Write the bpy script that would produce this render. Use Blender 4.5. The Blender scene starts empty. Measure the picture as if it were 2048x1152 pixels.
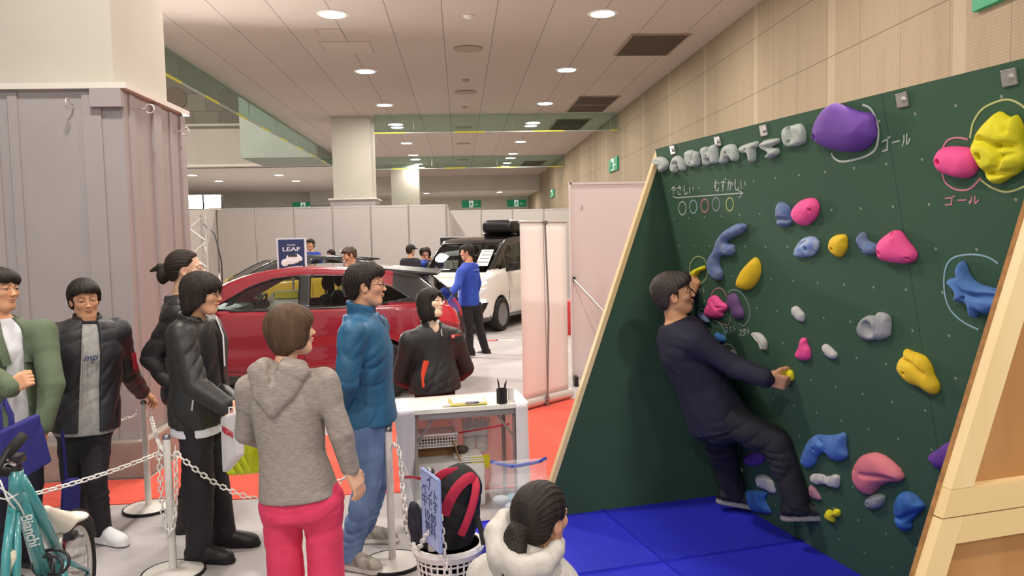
import bpy, bmesh, math, random
import numpy as np
from mathutils import Vector, Matrix
random.seed(7); np.random.seed(7)
S = bpy.context.scene
COL = S.collection
PI = math.pi
# ------------------------------------------------------------------ camera
FPX, YAW, PIT, ROL, CAMH = 1563.0, 0.0651, -0.0668, -0.0211, 1.85
_fw = np.array([math.sin(YAW)*math.cos(PIT), math.cos(YAW)*math.cos(PIT), math.sin(PIT)])
_rt = np.array([math.cos(YAW), -math.sin(YAW), 0.0])
_up = np.cross(_rt, _fw)
_R = _rt*math.cos(ROL)+_up*math.sin(ROL)
_U = -_rt*math.sin(ROL)+_up*math.cos(ROL)
CAM0 = np.array([0, 0, CAMH])
cam_d = bpy.data.cameras.new('camera'); cam = bpy.data.objects.new('camera', cam_d); COL.objects.link(cam)
cam_d.sensor_fit = 'HORIZONTAL'; cam_d.sensor_width = 36.0; cam_d.lens = 36.0*FPX/2048.0
cam_d.clip_start = 0.05; cam_d.clip_end = 200
M4 = Matrix.Identity(4)
for i in range(3):
    M4[i][0], M4[i][1], M4[i][2], M4[i][3] = _R[i], _U[i], -_fw[i], CAM0[i]
cam.matrix_world = M4
S.camera = cam
# ------------------------------------------------------------------ world, exposure
w = bpy.data.worlds.new('hall_air'); S.world = w; w.use_nodes = True
w.node_tree.nodes['Background'].inputs[0].default_value = (0.92, 0.93, 0.95, 1)
w.node_tree.nodes['Background'].inputs[1].default_value = 0.50
S.view_settings.view_transform = 'Standard'; S.view_settings.look = 'None'
S.view_settings.gamma = 1.0; S.view_settings.use_curve_mapping = False
S.view_settings.exposure = 0.42
S.cycles.max_bounces = 7; S.cycles.diffuse_bounces = 4; S.cycles.glossy_bounces = 3
S.cycles.transmission_bounces = 5; S.cycles.transparent_max_bounces = 10
S.cycles.sample_clamp_indirect = 4.0; S.cycles.caustics_reflective = False; S.cycles.caustics_refractive = False
LAMP_W, LAMP_COL = 105.0, (1.0, 0.92, 0.83)
LAMP_ROWS = [(x, 13.28+4.44*k) for k in range(-4, 7) for x in (-1.99, 2.49)]
CEIL, XR, XL = 5.55, 4.95, -5.5

# ------------------------------------------------------------------ measuring helpers (metres from the place's own planes)
def ray(px, py): return _fw+_R*(px-1024)/FPX-_U*(py-576)/FPX
def onz(px, py, z=0.0):
    d = ray(px, py); return CAM0+d*(z-CAMH)/d[2]
def ony(px, py, y):
    d = ray(px, py); return CAM0+d*y/d[1]
def onx(px, py, x):
    d = ray(px, py); return CAM0+d*x/d[0]
def onp(px, py, p, n):
    d = ray(px, py); n = np.array(n); return CAM0+d*float((np.array(p)-CAM0)@n)/float(d@n)
def V(*a): return np.array(a, float)
def unit(v):
    v = np.array(v, float); return v/np.linalg.norm(v)

# ------------------------------------------------------------------ materials
def lin(h):
    h = h.lstrip('#'); c = [int(h[i:i+2], 16)/255 for i in (0, 2, 4)]
    return tuple(x/12.92 if x <= .04045 else ((x+.055)/1.055)**2.4 for x in c)+(1.0,)
class NT:
    def __init__(s, m):
        m.use_nodes = True; s.m = m; s.t = m.node_tree; s.b = s.t.nodes['Principled BSDF']
    def n(s, typ, **k):
        x = s.t.nodes.new(typ)
        for a, v in k.items(): setattr(x, a, v)
        return x
    def l(s, a, b): s.t.links.new(a, b)
    def math(s, op, a, b=None, c=None):
        x = s.n('ShaderNodeMath', operation=op)
        for i, v in enumerate((a, b, c)):
            if v is None: continue
            if isinstance(v, (int, float)): x.inputs[i].default_value = v
            else: s.l(v, x.inputs[i])
        return x.outputs[0]
    def xyz(s, kind='Object'):
        tc = s.n('ShaderNodeTexCoord'); sp = s.n('ShaderNodeSeparateXYZ'); s.l(tc.outputs[kind], sp.inputs[0])
        return sp.outputs
    def mix(s, fac, a, b):
        x = s.n('ShaderNodeMix', data_type='RGBA')
        if isinstance(fac, (int, float)): x.inputs[0].default_value = fac
        else: s.l(fac, x.inputs[0])
        for i, v in ((6, a), (7, b)):
            if isinstance(v, tuple): x.inputs[i].default_value = v
            else: s.l(v, x.inputs[i])
        return x.outputs[2]
    def line(s, c, step, off, wid):      # 1 on a line of width wid every step
        f = s.math('FRACT', s.math('DIVIDE', s.math('SUBTRACT', c, off-wid/2), step))
        return s.math('LESS_THAN', f, wid/step)
    def noise(s, scale, detail=3, coord='Object', stretch=None):
        tc = s.n('ShaderNodeTexCoord'); x = s.n('ShaderNodeTexNoise'); x.inputs['Scale'].default_value = scale; x.inputs['Detail'].default_value = detail
        if stretch:
            mp = s.n('ShaderNodeMapping'); mp.inputs['Scale'].default_value = stretch
            s.l(tc.outputs[coord], mp.inputs[0]); s.l(mp.outputs[0], x.inputs[0])
        else: s.l(tc.outputs[coord], x.inputs[0])
        return x.outputs[0]
    def ramp(s, f, lo, hi):
        x = s.n('ShaderNodeMapRange'); s.l(f, x.inputs[0]); x.inputs[1].default_value = lo; x.inputs[2].default_value = hi
        return x.outputs[0]
    def col(s, c): s.l(c, s.b.inputs['Base Color'])
    def bump(s, h, strength, dist=.01):
        x = s.n('ShaderNodeBump'); x.inputs['Strength'].default_value = strength; x.inputs['Distance'].default_value = dist
        s.l(h, x.inputs['Height']); s.l(x.outputs[0], s.b.inputs['Normal'])
MATS = {}
def mat(name, col, rough=.6, metal=0.0, spec=.5, var=0.0, vs=6.0, col2=None, bump=0.0, bs=40.0, bd=.004, stretch=None, emit=0.0, coat=0.0, alpha=1.0, trans=0.0, sheen=0.0):
    if name in MATS: return MATS[name]
    m = bpy.data.materials.new(name); t = NT(m); b = t.b
    c = lin(col) if isinstance(col, str) else col
    b.inputs['Base Color'].default_value = c
    b.inputs['Roughness'].default_value = rough; b.inputs['Metallic'].default_value = metal
    b.inputs['Specular IOR Level'].default_value = spec
    if coat: b.inputs['Coat Weight'].default_value = coat; b.inputs['Coat Roughness'].default_value = .04
    if sheen: b.inputs['Sheen Weight'].default_value = sheen
    if var or col2:
        c2 = lin(col2) if col2 else tuple(x*(1-var) for x in c[:3])+(1,)
        t.col(t.mix(t.ramp(t.noise(vs, 4, stretch=stretch), .35, .65), c, c2))
    if bump: t.bump(t.noise(bs, 4, stretch=stretch), bump, bd)
    if emit: b.inputs['Emission Color'].default_value = c; b.inputs['Emission Strength'].default_value = emit
    if alpha < 1: b.inputs['Alpha'].default_value = alpha
    if trans: b.inputs['Transmission Weight'].default_value = trans
    MATS[name] = m; return m
def glass(name, tint, gloss=.12, rough=.02):
    if name in MATS: return MATS[name]
    m = bpy.data.materials.new(name); m.use_nodes = True; t = m.node_tree; t.nodes.remove(t.nodes['Principled BSDF'])
    o = t.nodes['Material Output']; tr = t.nodes.new('ShaderNodeBsdfTransparent'); gl = t.nodes.new('ShaderNodeBsdfGlossy'); mx = t.nodes.new('ShaderNodeMixShader')
    tr.inputs[0].default_value = tint; gl.inputs['Roughness'].default_value = rough
    fr = t.nodes.new('ShaderNodeLayerWeight'); fr.inputs[0].default_value = .5; pw = t.nodes.new('ShaderNodeMath'); pw.operation = 'POWER'; pw.inputs[1].default_value = 4.0; t.links.new(fr.outputs['Facing'], pw.inputs[0])
    ad = t.nodes.new('ShaderNodeMath'); ad.operation = 'MULTIPLY_ADD'; ad.inputs[1].default_value = .75; ad.inputs[2].default_value = gloss*.5
    t.links.new(pw.outputs[0], ad.inputs[0]); t.links.new(ad.outputs[0], mx.inputs[0]); t.links.new(tr.outputs[0], mx.inputs[1]); t.links.new(gl.outputs[0], mx.inputs[2]); t.links.new(mx.outputs[0], o.inputs[0])
    MATS[name] = m; return m

# ------------------------------------------------------------------ object helpers
def tag(o, label=None, cat=None, group=None, kind=None):
    if label: o['label'] = label
    if cat: o['category'] = cat
    if group: o['group'] = group
    if kind: o['kind'] = kind
    return o
def thing(name, label, cat, loc=(0, 0, 0), rz=0.0, group=None):
    o = bpy.data.objects.new(name, None); COL.objects.link(o); o.empty_display_size = .1
    o.location = Vector([float(x) for x in loc]); o.rotation_euler = (0, 0, rz)
    o.matrix_world = Matrix.LocRotScale(o.location, o.rotation_euler, None)
    return tag(o, label, cat, group)
def link(name, me, m=None, parent=None, smooth=False, world=False):
    o = bpy.data.objects.new(name, me); COL.objects.link(o)
    for x in (m if isinstance(m, (list, tuple)) else [m]):
        if x: me.materials.append(x)
    if smooth: me.polygons.foreach_set('use_smooth', [True]*len(me.polygons))
    if parent:
        o.parent = parent
        if world:            # the mesh is in world metres: take the parent's transform off
            top = parent
            M = Matrix.Identity(4)
            while top is not None:
                M = top.matrix_basis @ M if top.parent is None else (top.matrix_parent_inverse @ top.matrix_basis @ M)
                top = top.parent
            o.matrix_parent_inverse = M.inverted()
    return o
def rebase(o):              # origin to the base of the mesh
    me = o.data
    co = np.empty(len(me.vertices)*3, np.float32); me.vertices.foreach_get('co', co); co = co.reshape(-1, 3)
    c = (co.min(0)+co.max(0))/2; c[2] = co[:, 2].min()
    me.vertices.foreach_set('co', (co-c).ravel()); me.update(); o.location = Vector([float(x) for x in c])
    return o
class MB:                  # collects solids into one mesh
    def __init__(s): s.b = bmesh.new()
    def box(s, c, d, M=None, bev=0.0):
        M = M or Matrix.Identity(3)
        r = bmesh.ops.create_cube(s.b, size=1.0); vs = r['verts']
        for v in vs: v.co = Vector(c)+M@Vector((v.co.x*d[0], v.co.y*d[1], v.co.z*d[2]))
        if bev:
            es = list({e for v in vs for e in v.link_edges})
            bmesh.ops.bevel(s.b, geom=es, offset=bev, segments=2, affect='EDGES', profile=.6)
        return s
    def span(s, a, b, bev=0.0):
        a, b = Vector(a), Vector(b); return s.box((a+b)/2, [abs(x) for x in (b-a)], None, bev)
    def tube(s, pts, r, seg=10, closed=False, caps=True, flat=None):
        pts = [Vector([float(x) for x in p]) for p in pts]; n = len(pts)
        rs = r if isinstance(r, (list, tuple)) else [r]*n
        t0 = (pts[1]-pts[0]).normalized(); a = t0.orthogonal().normalized()
        if flat is not None: a = (Vector(flat[0])-t0*Vector(flat[0]).dot(t0)).normalized()
        rings = []
        for i, p in enumerate(pts):
            if closed: t = (pts[(i+1) % n]-pts[i-1]).normalized()
            else: t = (pts[min(i+1, n-1)]-pts[max(i-1, 0)]).normalized()
            if t.length < 1e-6: t = t0
            a = (a-t*a.dot(t)).normalized(); b = t.cross(a)
            fl = flat[1] if flat is not None else 1.0
            rings.append([s.b.verts.new(p+(a*math.cos(2*PI*j/seg)*fl+b*math.sin(2*PI*j/seg))*rs[i]) for j in range(seg)])
        for i in range(n if closed else n-1):
            A, B = rings[i], rings[(i+1) % n]
            for j in range(seg): s.b.faces.new((A[j], A[(j+1) % seg], B[(j+1) % seg], B[j]))
        if caps and not closed: s.b.faces.new(rings[0][::-1]); s.b.faces.new(rings[-1])
        return s
    def lathe(s, prof, seg=24, M=None, c=(0, 0, 0)):
        M = M or Matrix.Identity(3); rings = []
        for r, z in prof:
            rings.append([s.b.verts.new(Vector(c)+M@Vector((r*math.cos(2*PI*j/seg), r*math.sin(2*PI*j/seg), z))) for j in range(seg)] if r > 1e-6 else [s.b.verts.new(Vector(c)+M@Vector((0, 0, z)))])
        for A, B in zip(rings, rings[1:]):
            for j in range(seg):
                k = (j+1) % seg
                if len(A) == 1 and len(B) == 1: continue
                if len(A) == 1: s.b.faces.new((A[0], B[k], B[j]))
                elif len(B) == 1: s.b.faces.new((A[j], A[k], B[0]))
                else: s.b.faces.new((A[j], A[k], B[k], B[j]))
        for A, f in ((rings[0], 1), (rings[-1], 0)):
            if len(A) > 1: s.b.faces.new(A[::-1] if f else A)
        return s
    def prism(s, poly, n, h):      # a flat outline (3-D points) pushed h along n
        n = Vector([float(x) for x in n])*h
        A = [s.b.verts.new(Vector([float(x) for x in p])) for p in poly]; B = [s.b.verts.new(v.co+n) for v in A]
        s.b.faces.new(A[::-1]); s.b.faces.new(B)
        for i in range(len(A)): s.b.faces.new((A[i], A[(i+1) % len(A)], B[(i+1) % len(A)], B[i]))
        return s
    def sheet(s, rows):            # a grid of points
        R = [[s.b.verts.new(Vector([float(x) for x in p])) for p in r] for r in rows]
        for a, b in zip(R, R[1:]):
            for j in range(len(a)-1): s.b.faces.new((a[j], a[j+1], b[j+1], b[j]))
        return s
    def build(s, name, m=None, parent=None, smooth=False, world=True, base=False, solid=0.0, sub=0):
        bmesh.ops.recalc_face_normals(s.b, faces=s.b.faces[:])
        me = bpy.data.meshes.new(name); s.b.to_mesh(me); s.b.free()
        if smooth == 'auto':
            me.polygons.foreach_set('use_smooth', [True]*len(me.polygons))
            me.set_sharp_from_angle(angle=math.radians(35))
        o = link(name, me, m, parent, smooth is True, world)
        if solid:
            md = o.modifiers.new('thickness', 'SOLIDIFY'); md.thickness = solid; md.offset = 0
        if sub:
            md = o.modifiers.new('smooth', 'SUBSURF'); md.levels = sub; md.render_levels = sub
        if base: rebase(o)
        return o
def copy_tree(o, parent=None):
    c = o.copy(); COL.objects.link(c)
    if parent is not None: c.parent = parent; c.matrix_parent_inverse = o.matrix_parent_inverse.copy()
    for ch in list(o.children): copy_tree(ch, c)
    return c
def mat3(x, y, z): return Matrix((Vector([float(i) for i in x]), Vector([float(i) for i in y]), Vector([float(i) for i in z]))).transposed()
def text(name, body, m, parent, origin, xdir, ydir, size, depth=.002, align='CENTER', shear=0.0, bold=0.0, sx=1.0):
    cu = bpy.data.curves.new(name, 'FONT'); cu.body = body; cu.size = 1.0; cu.align_x = align; cu.align_y = 'CENTER'; cu.extrude = depth/size; cu.offset = bold; cu.shear = shear; cu.resolution_u = 4
    o = bpy.data.objects.new(name, cu); COL.objects.link(o)
    bpy.context.view_layer.update()
    me = bpy.data.meshes.new_from_object(o.evaluated_get(bpy.context.evaluated_depsgraph_get()))
    bpy.data.objects.remove(o); bpy.data.curves.remove(cu)
    x, y = unit(xdir), unit(ydir); z = np.cross(x, y)
    co = np.empty(len(me.vertices)*3, np.float32); me.vertices.foreach_get('co', co); co = co.reshape(-1, 3)*size
    co = np.array(origin)+np.outer(co[:, 0]*sx, x)+np.outer(co[:, 1], y)+np.outer(co[:, 2], z)
    me.vertices.foreach_set('co', co.astype(np.float32).ravel()); me.materials.clear(); me.update(); me.name = name
    return link(name, me, m, parent, False, True)
# ================================================================== setting
def struct(o): o['kind'] = 'structure'; return o
def plaster(name, col, rough=.85, var=.06): return mat(name, col, rough, var=var, vs=1.2, bump=.05, bs=60)
# floor: grey needle felt with scuffs
m = mat('grey_floor', '#c3bdbb', .75); t = NT(m)
n1 = t.ramp(t.noise(1.1, 5), .3, .75); n2 = t.ramp(t.noise(7, 6), .5, .8)
t.col(t.mix(t.math('MULTIPLY', n2, .25), t.mix(n1, lin('#b3aeae'), lin('#a29d9d')), lin('#827d7d')))
t.bump(t.noise(300, 2), .15, .002)
struct(MB().span((-21, -4, -.1), (XR, 56, 0)).build('floor', m))
# ceiling: perforated pinkish boards with seams along the hall
m = mat('ceiling_board', '#cbb09d', .9); t = NT(m); x, y, z = t.xyz()
seam = t.math('MAXIMUM', t.line(x, .9, -.2, .014), t.math('MULTIPLY', t.line(y, 3.6, 1.0, .008), .35))
fx = t.math('SUBTRACT', t.math('FRACT', t.math('DIVIDE', x, .03)), .5); fy = t.math('SUBTRACT', t.math('FRACT', t.math('DIVIDE', y, .03)), .5)
dot = t.math('LESS_THAN', t.math('ADD', t.math('MULTIPLY', fx, fx), t.math('MULTIPLY', fy, fy)), .06)
pan = t.math('FRACT', t.math('MULTIPLY', t.math('ADD', t.math('FLOOR', t.math('DIVIDE', t.math('ADD', x, .2), .9)), t.math('MULTIPLY', t.math('FLOOR', t.math('DIVIDE', t.math('SUBTRACT', y, 1.0), 3.6)), 3.0)), .37))
base = t.mix(t.math('MULTIPLY', pan, .35), lin('#c6b9b0'), lin('#bcaaa2'))
t.col(t.mix(t.math('MULTIPLY', seam, .75), t.mix(t.math('MULTIPLY', dot, .35), base, lin('#7b6b62')), lin('#5a4d46')))
struct(MB().span((XL, -4, CEIL), (XR, 48, CEIL+.2)).build('ceiling', m))
# edge of the ceiling towards the open void on the west side, and the lower far ceiling
pw = plaster('white_plaster', '#d9d2c8'); pg = plaster('grey_plaster', '#c9c6ba')
struct(MB().span((XL-.02, -4, CEIL-.02), (XL, 48, CEIL+.22)).build('trim_1', plaster('ceiling_edge', '#c8b6a6')))
struct(MB().span((XL-.02, 48, 4.62), (XR+.2, 48.2, 6)).build('wall_bulkhead', pg))
struct(MB().span((XL-.02, 48.2, 4.62), (XR+.2, 56, 4.75)).build('ceiling_far', pw))
# right wall: beige perforated boards, plain upright strips
m = mat('wall_board', '#c0a888', .85); t = NT(m); x, y, z = t.xyz()
fy = t.math('SUBTRACT', t.math('FRACT', t.math('DIVIDE', y, .032)), .5); fz = t.math('SUBTRACT', t.math('FRACT', t.math('DIVIDE', z, .032)), .5)
dot = t.math('LESS_THAN', t.math('ADD', t.math('MULTIPLY', fy, fy), t.math('MULTIPLY', fz, fz)), .05)
strip = t.line(y, 2.66, 10.18, .2)
dot = t.math('MULTIPLY', dot, t.math('SUBTRACT', 1.0, strip))
seam = t.math('MAXIMUM', t.line(z, .9, 4.12, .014), t.line(y, .885, 10.33, .008))
st = t.ramp(t.noise(1.6, 5, stretch=(1, 2.2, .35)), .5, .8)
base = t.mix(t.math('MULTIPLY', st, .35), t.mix(strip, lin('#9a8a72'), lin('#a4957d')), lin('#7d6a51'))
t.col(t.mix(t.math('MULTIPLY', seam, .7), t.mix(t.math('MULTIPLY', dot, .34), base, lin('#55493a')), lin('#574a3b')))
struct(MB().span((XR, -4, 0), (XR+.2, 56, CEIL+.3)).build('wall_right', m))
struct(MB().span((-21, 56, 0), (XR, 56.2, 9)).build('wall_back', plaster('back_wall_boards', '#d2cec0')))
struct(MB().span((-21.2, -4, 0), (-21, 56, 12.5)).build('wall_left', pg))
struct(MB().span((-21, -4, 12.3), (XL+.3, 36, 12.5)).build('ceiling_void', pg))
# concrete blockwork high in the void
m = mat('blockwork', '#8f8b80', .9); t = NT(m); tc = t.n('ShaderNodeTexCoord'); mp = t.n('ShaderNodeMapping'); mp.inputs['Rotation'].default_value = (PI/2, 0, 0)
br = t.n('ShaderNodeTexBrick'); t.l(tc.outputs['Object'], mp.inputs[0]); t.l(mp.outputs[0], br.inputs[0])
br.inputs['Scale'].default_value = 1; br.inputs['Brick Width'].default_value = 1.1; br.inputs['Row Height'].default_value = .76; br.inputs['Mortar Size'].default_value = .012
br.inputs['Color1'].default_value = lin('#847f74'); br.inputs['Color2'].default_value = lin('#777267'); br.inputs['Mortar'].default_value = lin('#5d594f'); t.col(br.outputs[0])
struct(MB().span((-21, 35.65, 5.14), (XL-.03, 36.1, 12.4)).build('wall_void', m))
struct(MB().span((-21, 35.2, 5.12), (XL-.03, 35.65, 6.86)).span((-21, 35.0, 6.86), (XL-.03, 35.65, 6.96)).build('wall_lintel', plaster('lintel_plaster', '#b4ada2')))
struct(MB().span((-8.5, 31.6, 5.12), (XL-.03, 35.2, 12.3)).build('wall_beam', plaster('beam_plaster', '#979f93')))
struct(MB().span((-21, 35.2, 5.14), (XL-.03, 56, 5.24)).build('ceiling_passage', pw))
struct(MB().span((-10.1, 54.3, 4.2), (-8.1, 56, 5.14)).build('trim_2', pg))
# ------------------------------------------------------------------ square columns, clad in grey below
clad_m = mat('cladding_grey', '#a09999', .55, spec=.35, var=.05, vs=3)
def column(nm, x0, x1, y0, y1, near):
    o = MB().span((x0+.1, y0+.1, 0), (x1-.1, y1-.1, CEIL)).build(nm, plaster('column_paint', '#bcb8ad')); struct(o)
    b = MB(); b.span((x0, y0, .28), (x1, y1, 3.04))
    if near:      # raised fluted strips on the faces
        for xa, xb, d in ((x0+.12, x0+.3, .02), (x0+.62, x0+.66, .012), (x1-.30, x1-.16, .018), (-4.05, -3.86, .03), (-3.62, -3.5, .015), (-3.42, -3.35, .015)):
            b.span((xa, y0-d, .28), (xb, y0+.01, 3.02))
        for ya, yb, d in ((y0+.10, y0+.2, .012), (y0+.55, y0+.72, .025), (y0+.95, y0+1.0, .012), (y1-.12, y1, .02)):
            b.span((x1-.01, ya, .28), (x1+d, yb, 3.02))
        b.span((x1-.22, y0-.06, 2.9), (x1+.01, y0+.01, 3.04)); b.span((x1-.02, y0+.2, .62), (x1+.02, y0+.28, .9))
    o2 = b.build('cladding', clad_m, o, smooth=False)
    MB().span((x0-.05, y0-.05, 3.04), (x1+.05, y1+.05, 3.085)).build('cap_rail', mat('rail_white', '#d5d0c8', .5), o)
    MB().span((x0-.07, y0-.07, 0), (x1+.07, y1+.07, .3), .015).build('plinth', mat('plinth_stone', '#a0978d', .8, var=.2, vs=5), o)
    return o
colA = column('column_near', -4.3, -2.57, 6.3, 7.62, True)
for (x, y, z, dx, dy) in ((-2.93, 6.28, 2.92, 0, -1), (-2.55, 6.55, 2.93, 1, 0), (-2.55, 7.35, 2.86, 1, 0)):
    b = MB(); r = .035; pts = [(x, y, z), (x+dx*.03, y+dy*.03, z), (x+dx*.05, y+dy*.05, z)]
    pts += [(x+dx*(.05+.035*(1-math.cos(a))), y+dy*(.05+.035*(1-math.cos(a))), z+r*math.sin(a)) for a in np.linspace(.2, 5.6, 16)]
    b.tube(pts, .006, 8).build('hook', mat('hook_steel', '#d6d2cc', .35, .6), colA, True)
column('column_far', -3.88, -2.52, 24, 25.4, False)
column('column_deep', -3.5, -1.9, 40, 41.4, False)
# ------------------------------------------------------------------ glass smoke curtains under the ceiling
g_sm = glass('smoke_glass', (.74, .88, .83, 1), .08)
def curtain(name, label, a, b, z0=5.0):
    a, b = V(*a), V(*b); d = b-a; L = np.linalg.norm(d); d /= L; n = V(-d[1], d[0])
    t = thing(name, label, 'glass curtain', (*((a+b)/2), z0), 0, 'glass smoke curtains under the ceiling')
    def slab(u0, u1, z0_, z1, th, nm, m): 
        P = [(*(a+d*u0-n*th), z0_), (*(a+d*u1-n*th), z0_), (*(a+d*u1+n*th), z0_), (*(a+d*u0+n*th), z0_)]
        return MB().prism(P, (0, 0, 1), z1-z0_).build(nm, m, t)
    slab(0, L, z0+.03, CEIL-.005, .006, 'glass_pane', g_sm)
    slab(0, L, z0, z0+.03, .014, 'bottom_rail', mat('rail_grey', '#aeb3a8', .4, .3))
    u = 0.0
    while u < L:
        e = min(u+.95, L); b_ = MB(); P = [(*(a+d*u-n*.016), z0-.004), (*(a+d*e-n*.016), z0-.004), (*(a+d*e+n*.016), z0-.004), (*(a+d*u+n*.016), z0-.004)]; b_.prism(P, (0, 0, 1), .042).build('yellow_stripe', mat('tape_yellow', '#d3cf3c', .5), t); u += 2.4
    u = 1.2
    while u < L: q = a+d*u; MB().tube([(q[0], q[1], z0+.1), (q[0], q[1], CEIL-.002)], .008, 6).build('hanger_rod', mat('rail_grey', '#aeb3a8'), t); u += 3.0
curtain('smoke_curtain', 'glass smoke curtain with yellow striped edge from far column to right wall, nearer one', (-2.5, 24.0), (XR-.03, 24.0))
curtain('smoke_curtain', 'glass smoke curtain with yellow striped edge across the ceiling, deeper in the hall', (-5.4, 36.4), (XR-.03, 36.4))
curtain('smoke_curtain', 'long glass smoke curtain with yellow striped edge running along the left ceiling edge', (XL+.06, 8.0), (XL+.06, 36.3))
# ------------------------------------------------------------------ ceiling fittings
m_em = bpy.data.materials.new('lamp_glow'); t = NT(m_em); t.b.inputs['Base Color'].default_value = (1, 1, 1, 1); t.b.inputs['Emission Color'].default_value = (1, .95, .86, 1); t.b.inputs['Emission Strength'].default_value = 30
m_ring = mat('lamp_ring', '#e9e4dc', .5)
def lamp(x, y, z, r, label, group, watts):
    t = thing('ceiling_lamp', label, 'ceiling lamp', (x, y, z), 0, group)
    b = MB(); b.lathe([(r*.86, -.004), (r*.86, -.02), (r, -.02), (r*1.12, -.004)], 28, c=(x, y, z)); b.build('trim_ring', m_ring, t, 'auto')
    MB().lathe([(0, -.012), (r*.86, -.012), (r*.86, -.004), (0, -.004)], 28, c=(x, y, z)).build('diffuser', m_em, t)
    if watts:
        d = bpy.data.lights.new('lamp_light', 'AREA'); d.shape = 'DISK'; d.size = r*2; d.energy = watts; d.color = LAMP_COL
        o = bpy.data.objects.new('lamp_light', d); COL.objects.link(o); o.parent = t; o.location = (0, 0, -.03)
    return t
ordn = ('first', 'second', 'third', 'fourth', 'fifth', 'sixth', 'seventh')
for x, y in LAMP_ROWS:
    k = round((y-13.28)/4.44); side = 'left' if x < 0 else 'right'
    lab = f'round white ceiling lamp, {ordn[k]} nearest in the {side} long row' if k >= 0 else f'round white ceiling lamp of the {side} long row above the camera'
    lamp(x, y, CEIL, .235, lab, f'lamps of the {side} ceiling row' if k >= 0 else 'lamps above the camera', LAMP_W)
lamp(-2.02, 49.6, 4.62, .2, 'round lamp on low far ceiling above the two exit signs, left one', 'lamps on the low far ceiling', 160)
lamp(2.57, 49.6, 4.62, .2, 'round lamp on low far ceiling above the two exit signs, right one', 'lamps on the low far ceiling', 160)
for x, y, w_ in ((-13, 39.5, 'nearer lamp on the passage ceiling above the bright truss floodlight'), (-12.95, 43.6, 'farther lamp on the passage ceiling right of the truss floodlight'), (-9.0, 40.3, 'nearer lamp of the passage ceiling just left of the white far column'), (-9.0, 44.4, 'farther lamp of the passage ceiling just left of the white far column')):
    lamp(x, y, 5.14, .25, 'round '+w_, 'lamps on the passage ceiling', 160)
for x in (-9.5, -14): lamp(x, 24, 12.3, .3, 'round lamp high above the open void behind the near column', 'lamps above the void', 900)  # added fill lamps, out of view, that brighten the dark void
dg = mat('vent_dark', '#6f6256', .7); dm = mat('vent_rim', '#a38f80', .6)
for x, y, lab in ((.255, 15.7, 'first nearest to camera'), (.24, 20.35, 'second nearest'), (.22, 26.9, 'third nearest, behind the glass curtain'), (.24, 31.46, 'fourth nearest'), (.24, 38, 'farthest')):
    t = thing('ceiling_speaker', f'round ceiling diffuser between the lamp rows, {lab}', 'diffuser', (x, y, CEIL), 0, 'round diffusers between the lamp rows')
    MB().lathe([(.23, 0), (.285, 0), (.29, -.02), (.24, -.03)], 32, c=(x, y, CEIL)).build('rim', dm, t, 'auto')
    b = MB()
    for r in (.05, .11, .17): b.lathe([(r, 0), (r+.05, 0), (r+.04, -.022), (r+.01, -.022)], 28, c=(x, y, CEIL))
    b.build('grille', dg, t, 'auto')
for x, y, lab in ((.24, 13.4, 'small round spotlight fitting near top edge, nearest camera'), (.23, 18.8, 'small dark sprinkler fitting between two round diffusers'), (.23, 22.6, 'small pale sprinkler fitting before the first glass curtain')):
    o = MB().lathe([(0, -.05), (.06, -.045), (.09, -.012), (.1, 0), (0, 0)], 20, c=(x, y, CEIL)).build('ceiling_fitting', m_ring if y < 14 else dm, None, True, base=True)
    tag(o, lab+' on ceiling', 'ceiling fitting')
for x0, x1, y0, y1, lab in ((3.3, 4.4, 14.65, 16.3, 'nearest, at top right'), (3.3, 4.4, 21.1, 23.7, 'second nearest, two bays long'), (3.2, 4.3, 25.2, 28, 'third, just behind the glass curtain'), (3.3, 4.4, 39.1, 41.6, 'farthest, beside the last lamps')):
    t = thing('ceiling_vent', f'dark rectangular ceiling vent above the right side, {lab}', 'vent', ((x0+x1)/2, (y0+y1)/2, CEIL), 0, 'dark vents along the right wall')
    MB().span((x0, y0, CEIL-.012), (x1, y1, CEIL-.001)).build('vent_plate', mat('vent_plate', '#57493d', .8), t)
    b = MB()
    for yy in np.arange(y0+.05, y1, .075): b.span((x0+.03, yy, CEIL-.03), (x1-.03, yy+.02, CEIL-.012))
    b.build('louvre', dg, t)
    b = MB(); b.span((x0-.02, y0-.02, CEIL-.025), (x1+.02, y0+.02, CEIL-.001)); b.span((x0-.02, y1-.02, CEIL-.025), (x1+.02, y1+.02, CEIL-.001)); b.span((x0-.02, y0, CEIL-.025), (x0+.02, y1, CEIL-.001)); b.span((x1-.02, y0, CEIL-.025), (x1+.02, y1, CEIL-.001))
    if y1-y0 > 2: b.span((x0, (y0+y1)/2-.02, CEIL-.032), (x1, (y0+y1)/2+.02, CEIL-.001))
    b.build('rim', dm, t)
hm = mat('hatch', '#c5b7ae', .9)
for x0, x1, y0, y1, lab in ((-2.55, -1.6, 15.1, 16.05, 'square access hatch outlined in the ceiling between two left lamps'), (-2.45, -2.0, 14.2, 14.75, 'small access hatch outlined in ceiling in front of larger hatch')):
    t = thing('ceiling_hatch', lab, 'hatch', ((x0+x1)/2, (y0+y1)/2, CEIL))
    MB().span((x0, y0, CEIL-.004), (x1, y1, CEIL-.001)).build('hatch_frame', mat('hatch_rim', '#a8988e', .8), t)
    MB().span((x0+.02, y0+.02, CEIL-.006), (x1-.02, y1-.02, CEIL-.001)).build('hatch_panel', hm, t)
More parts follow.
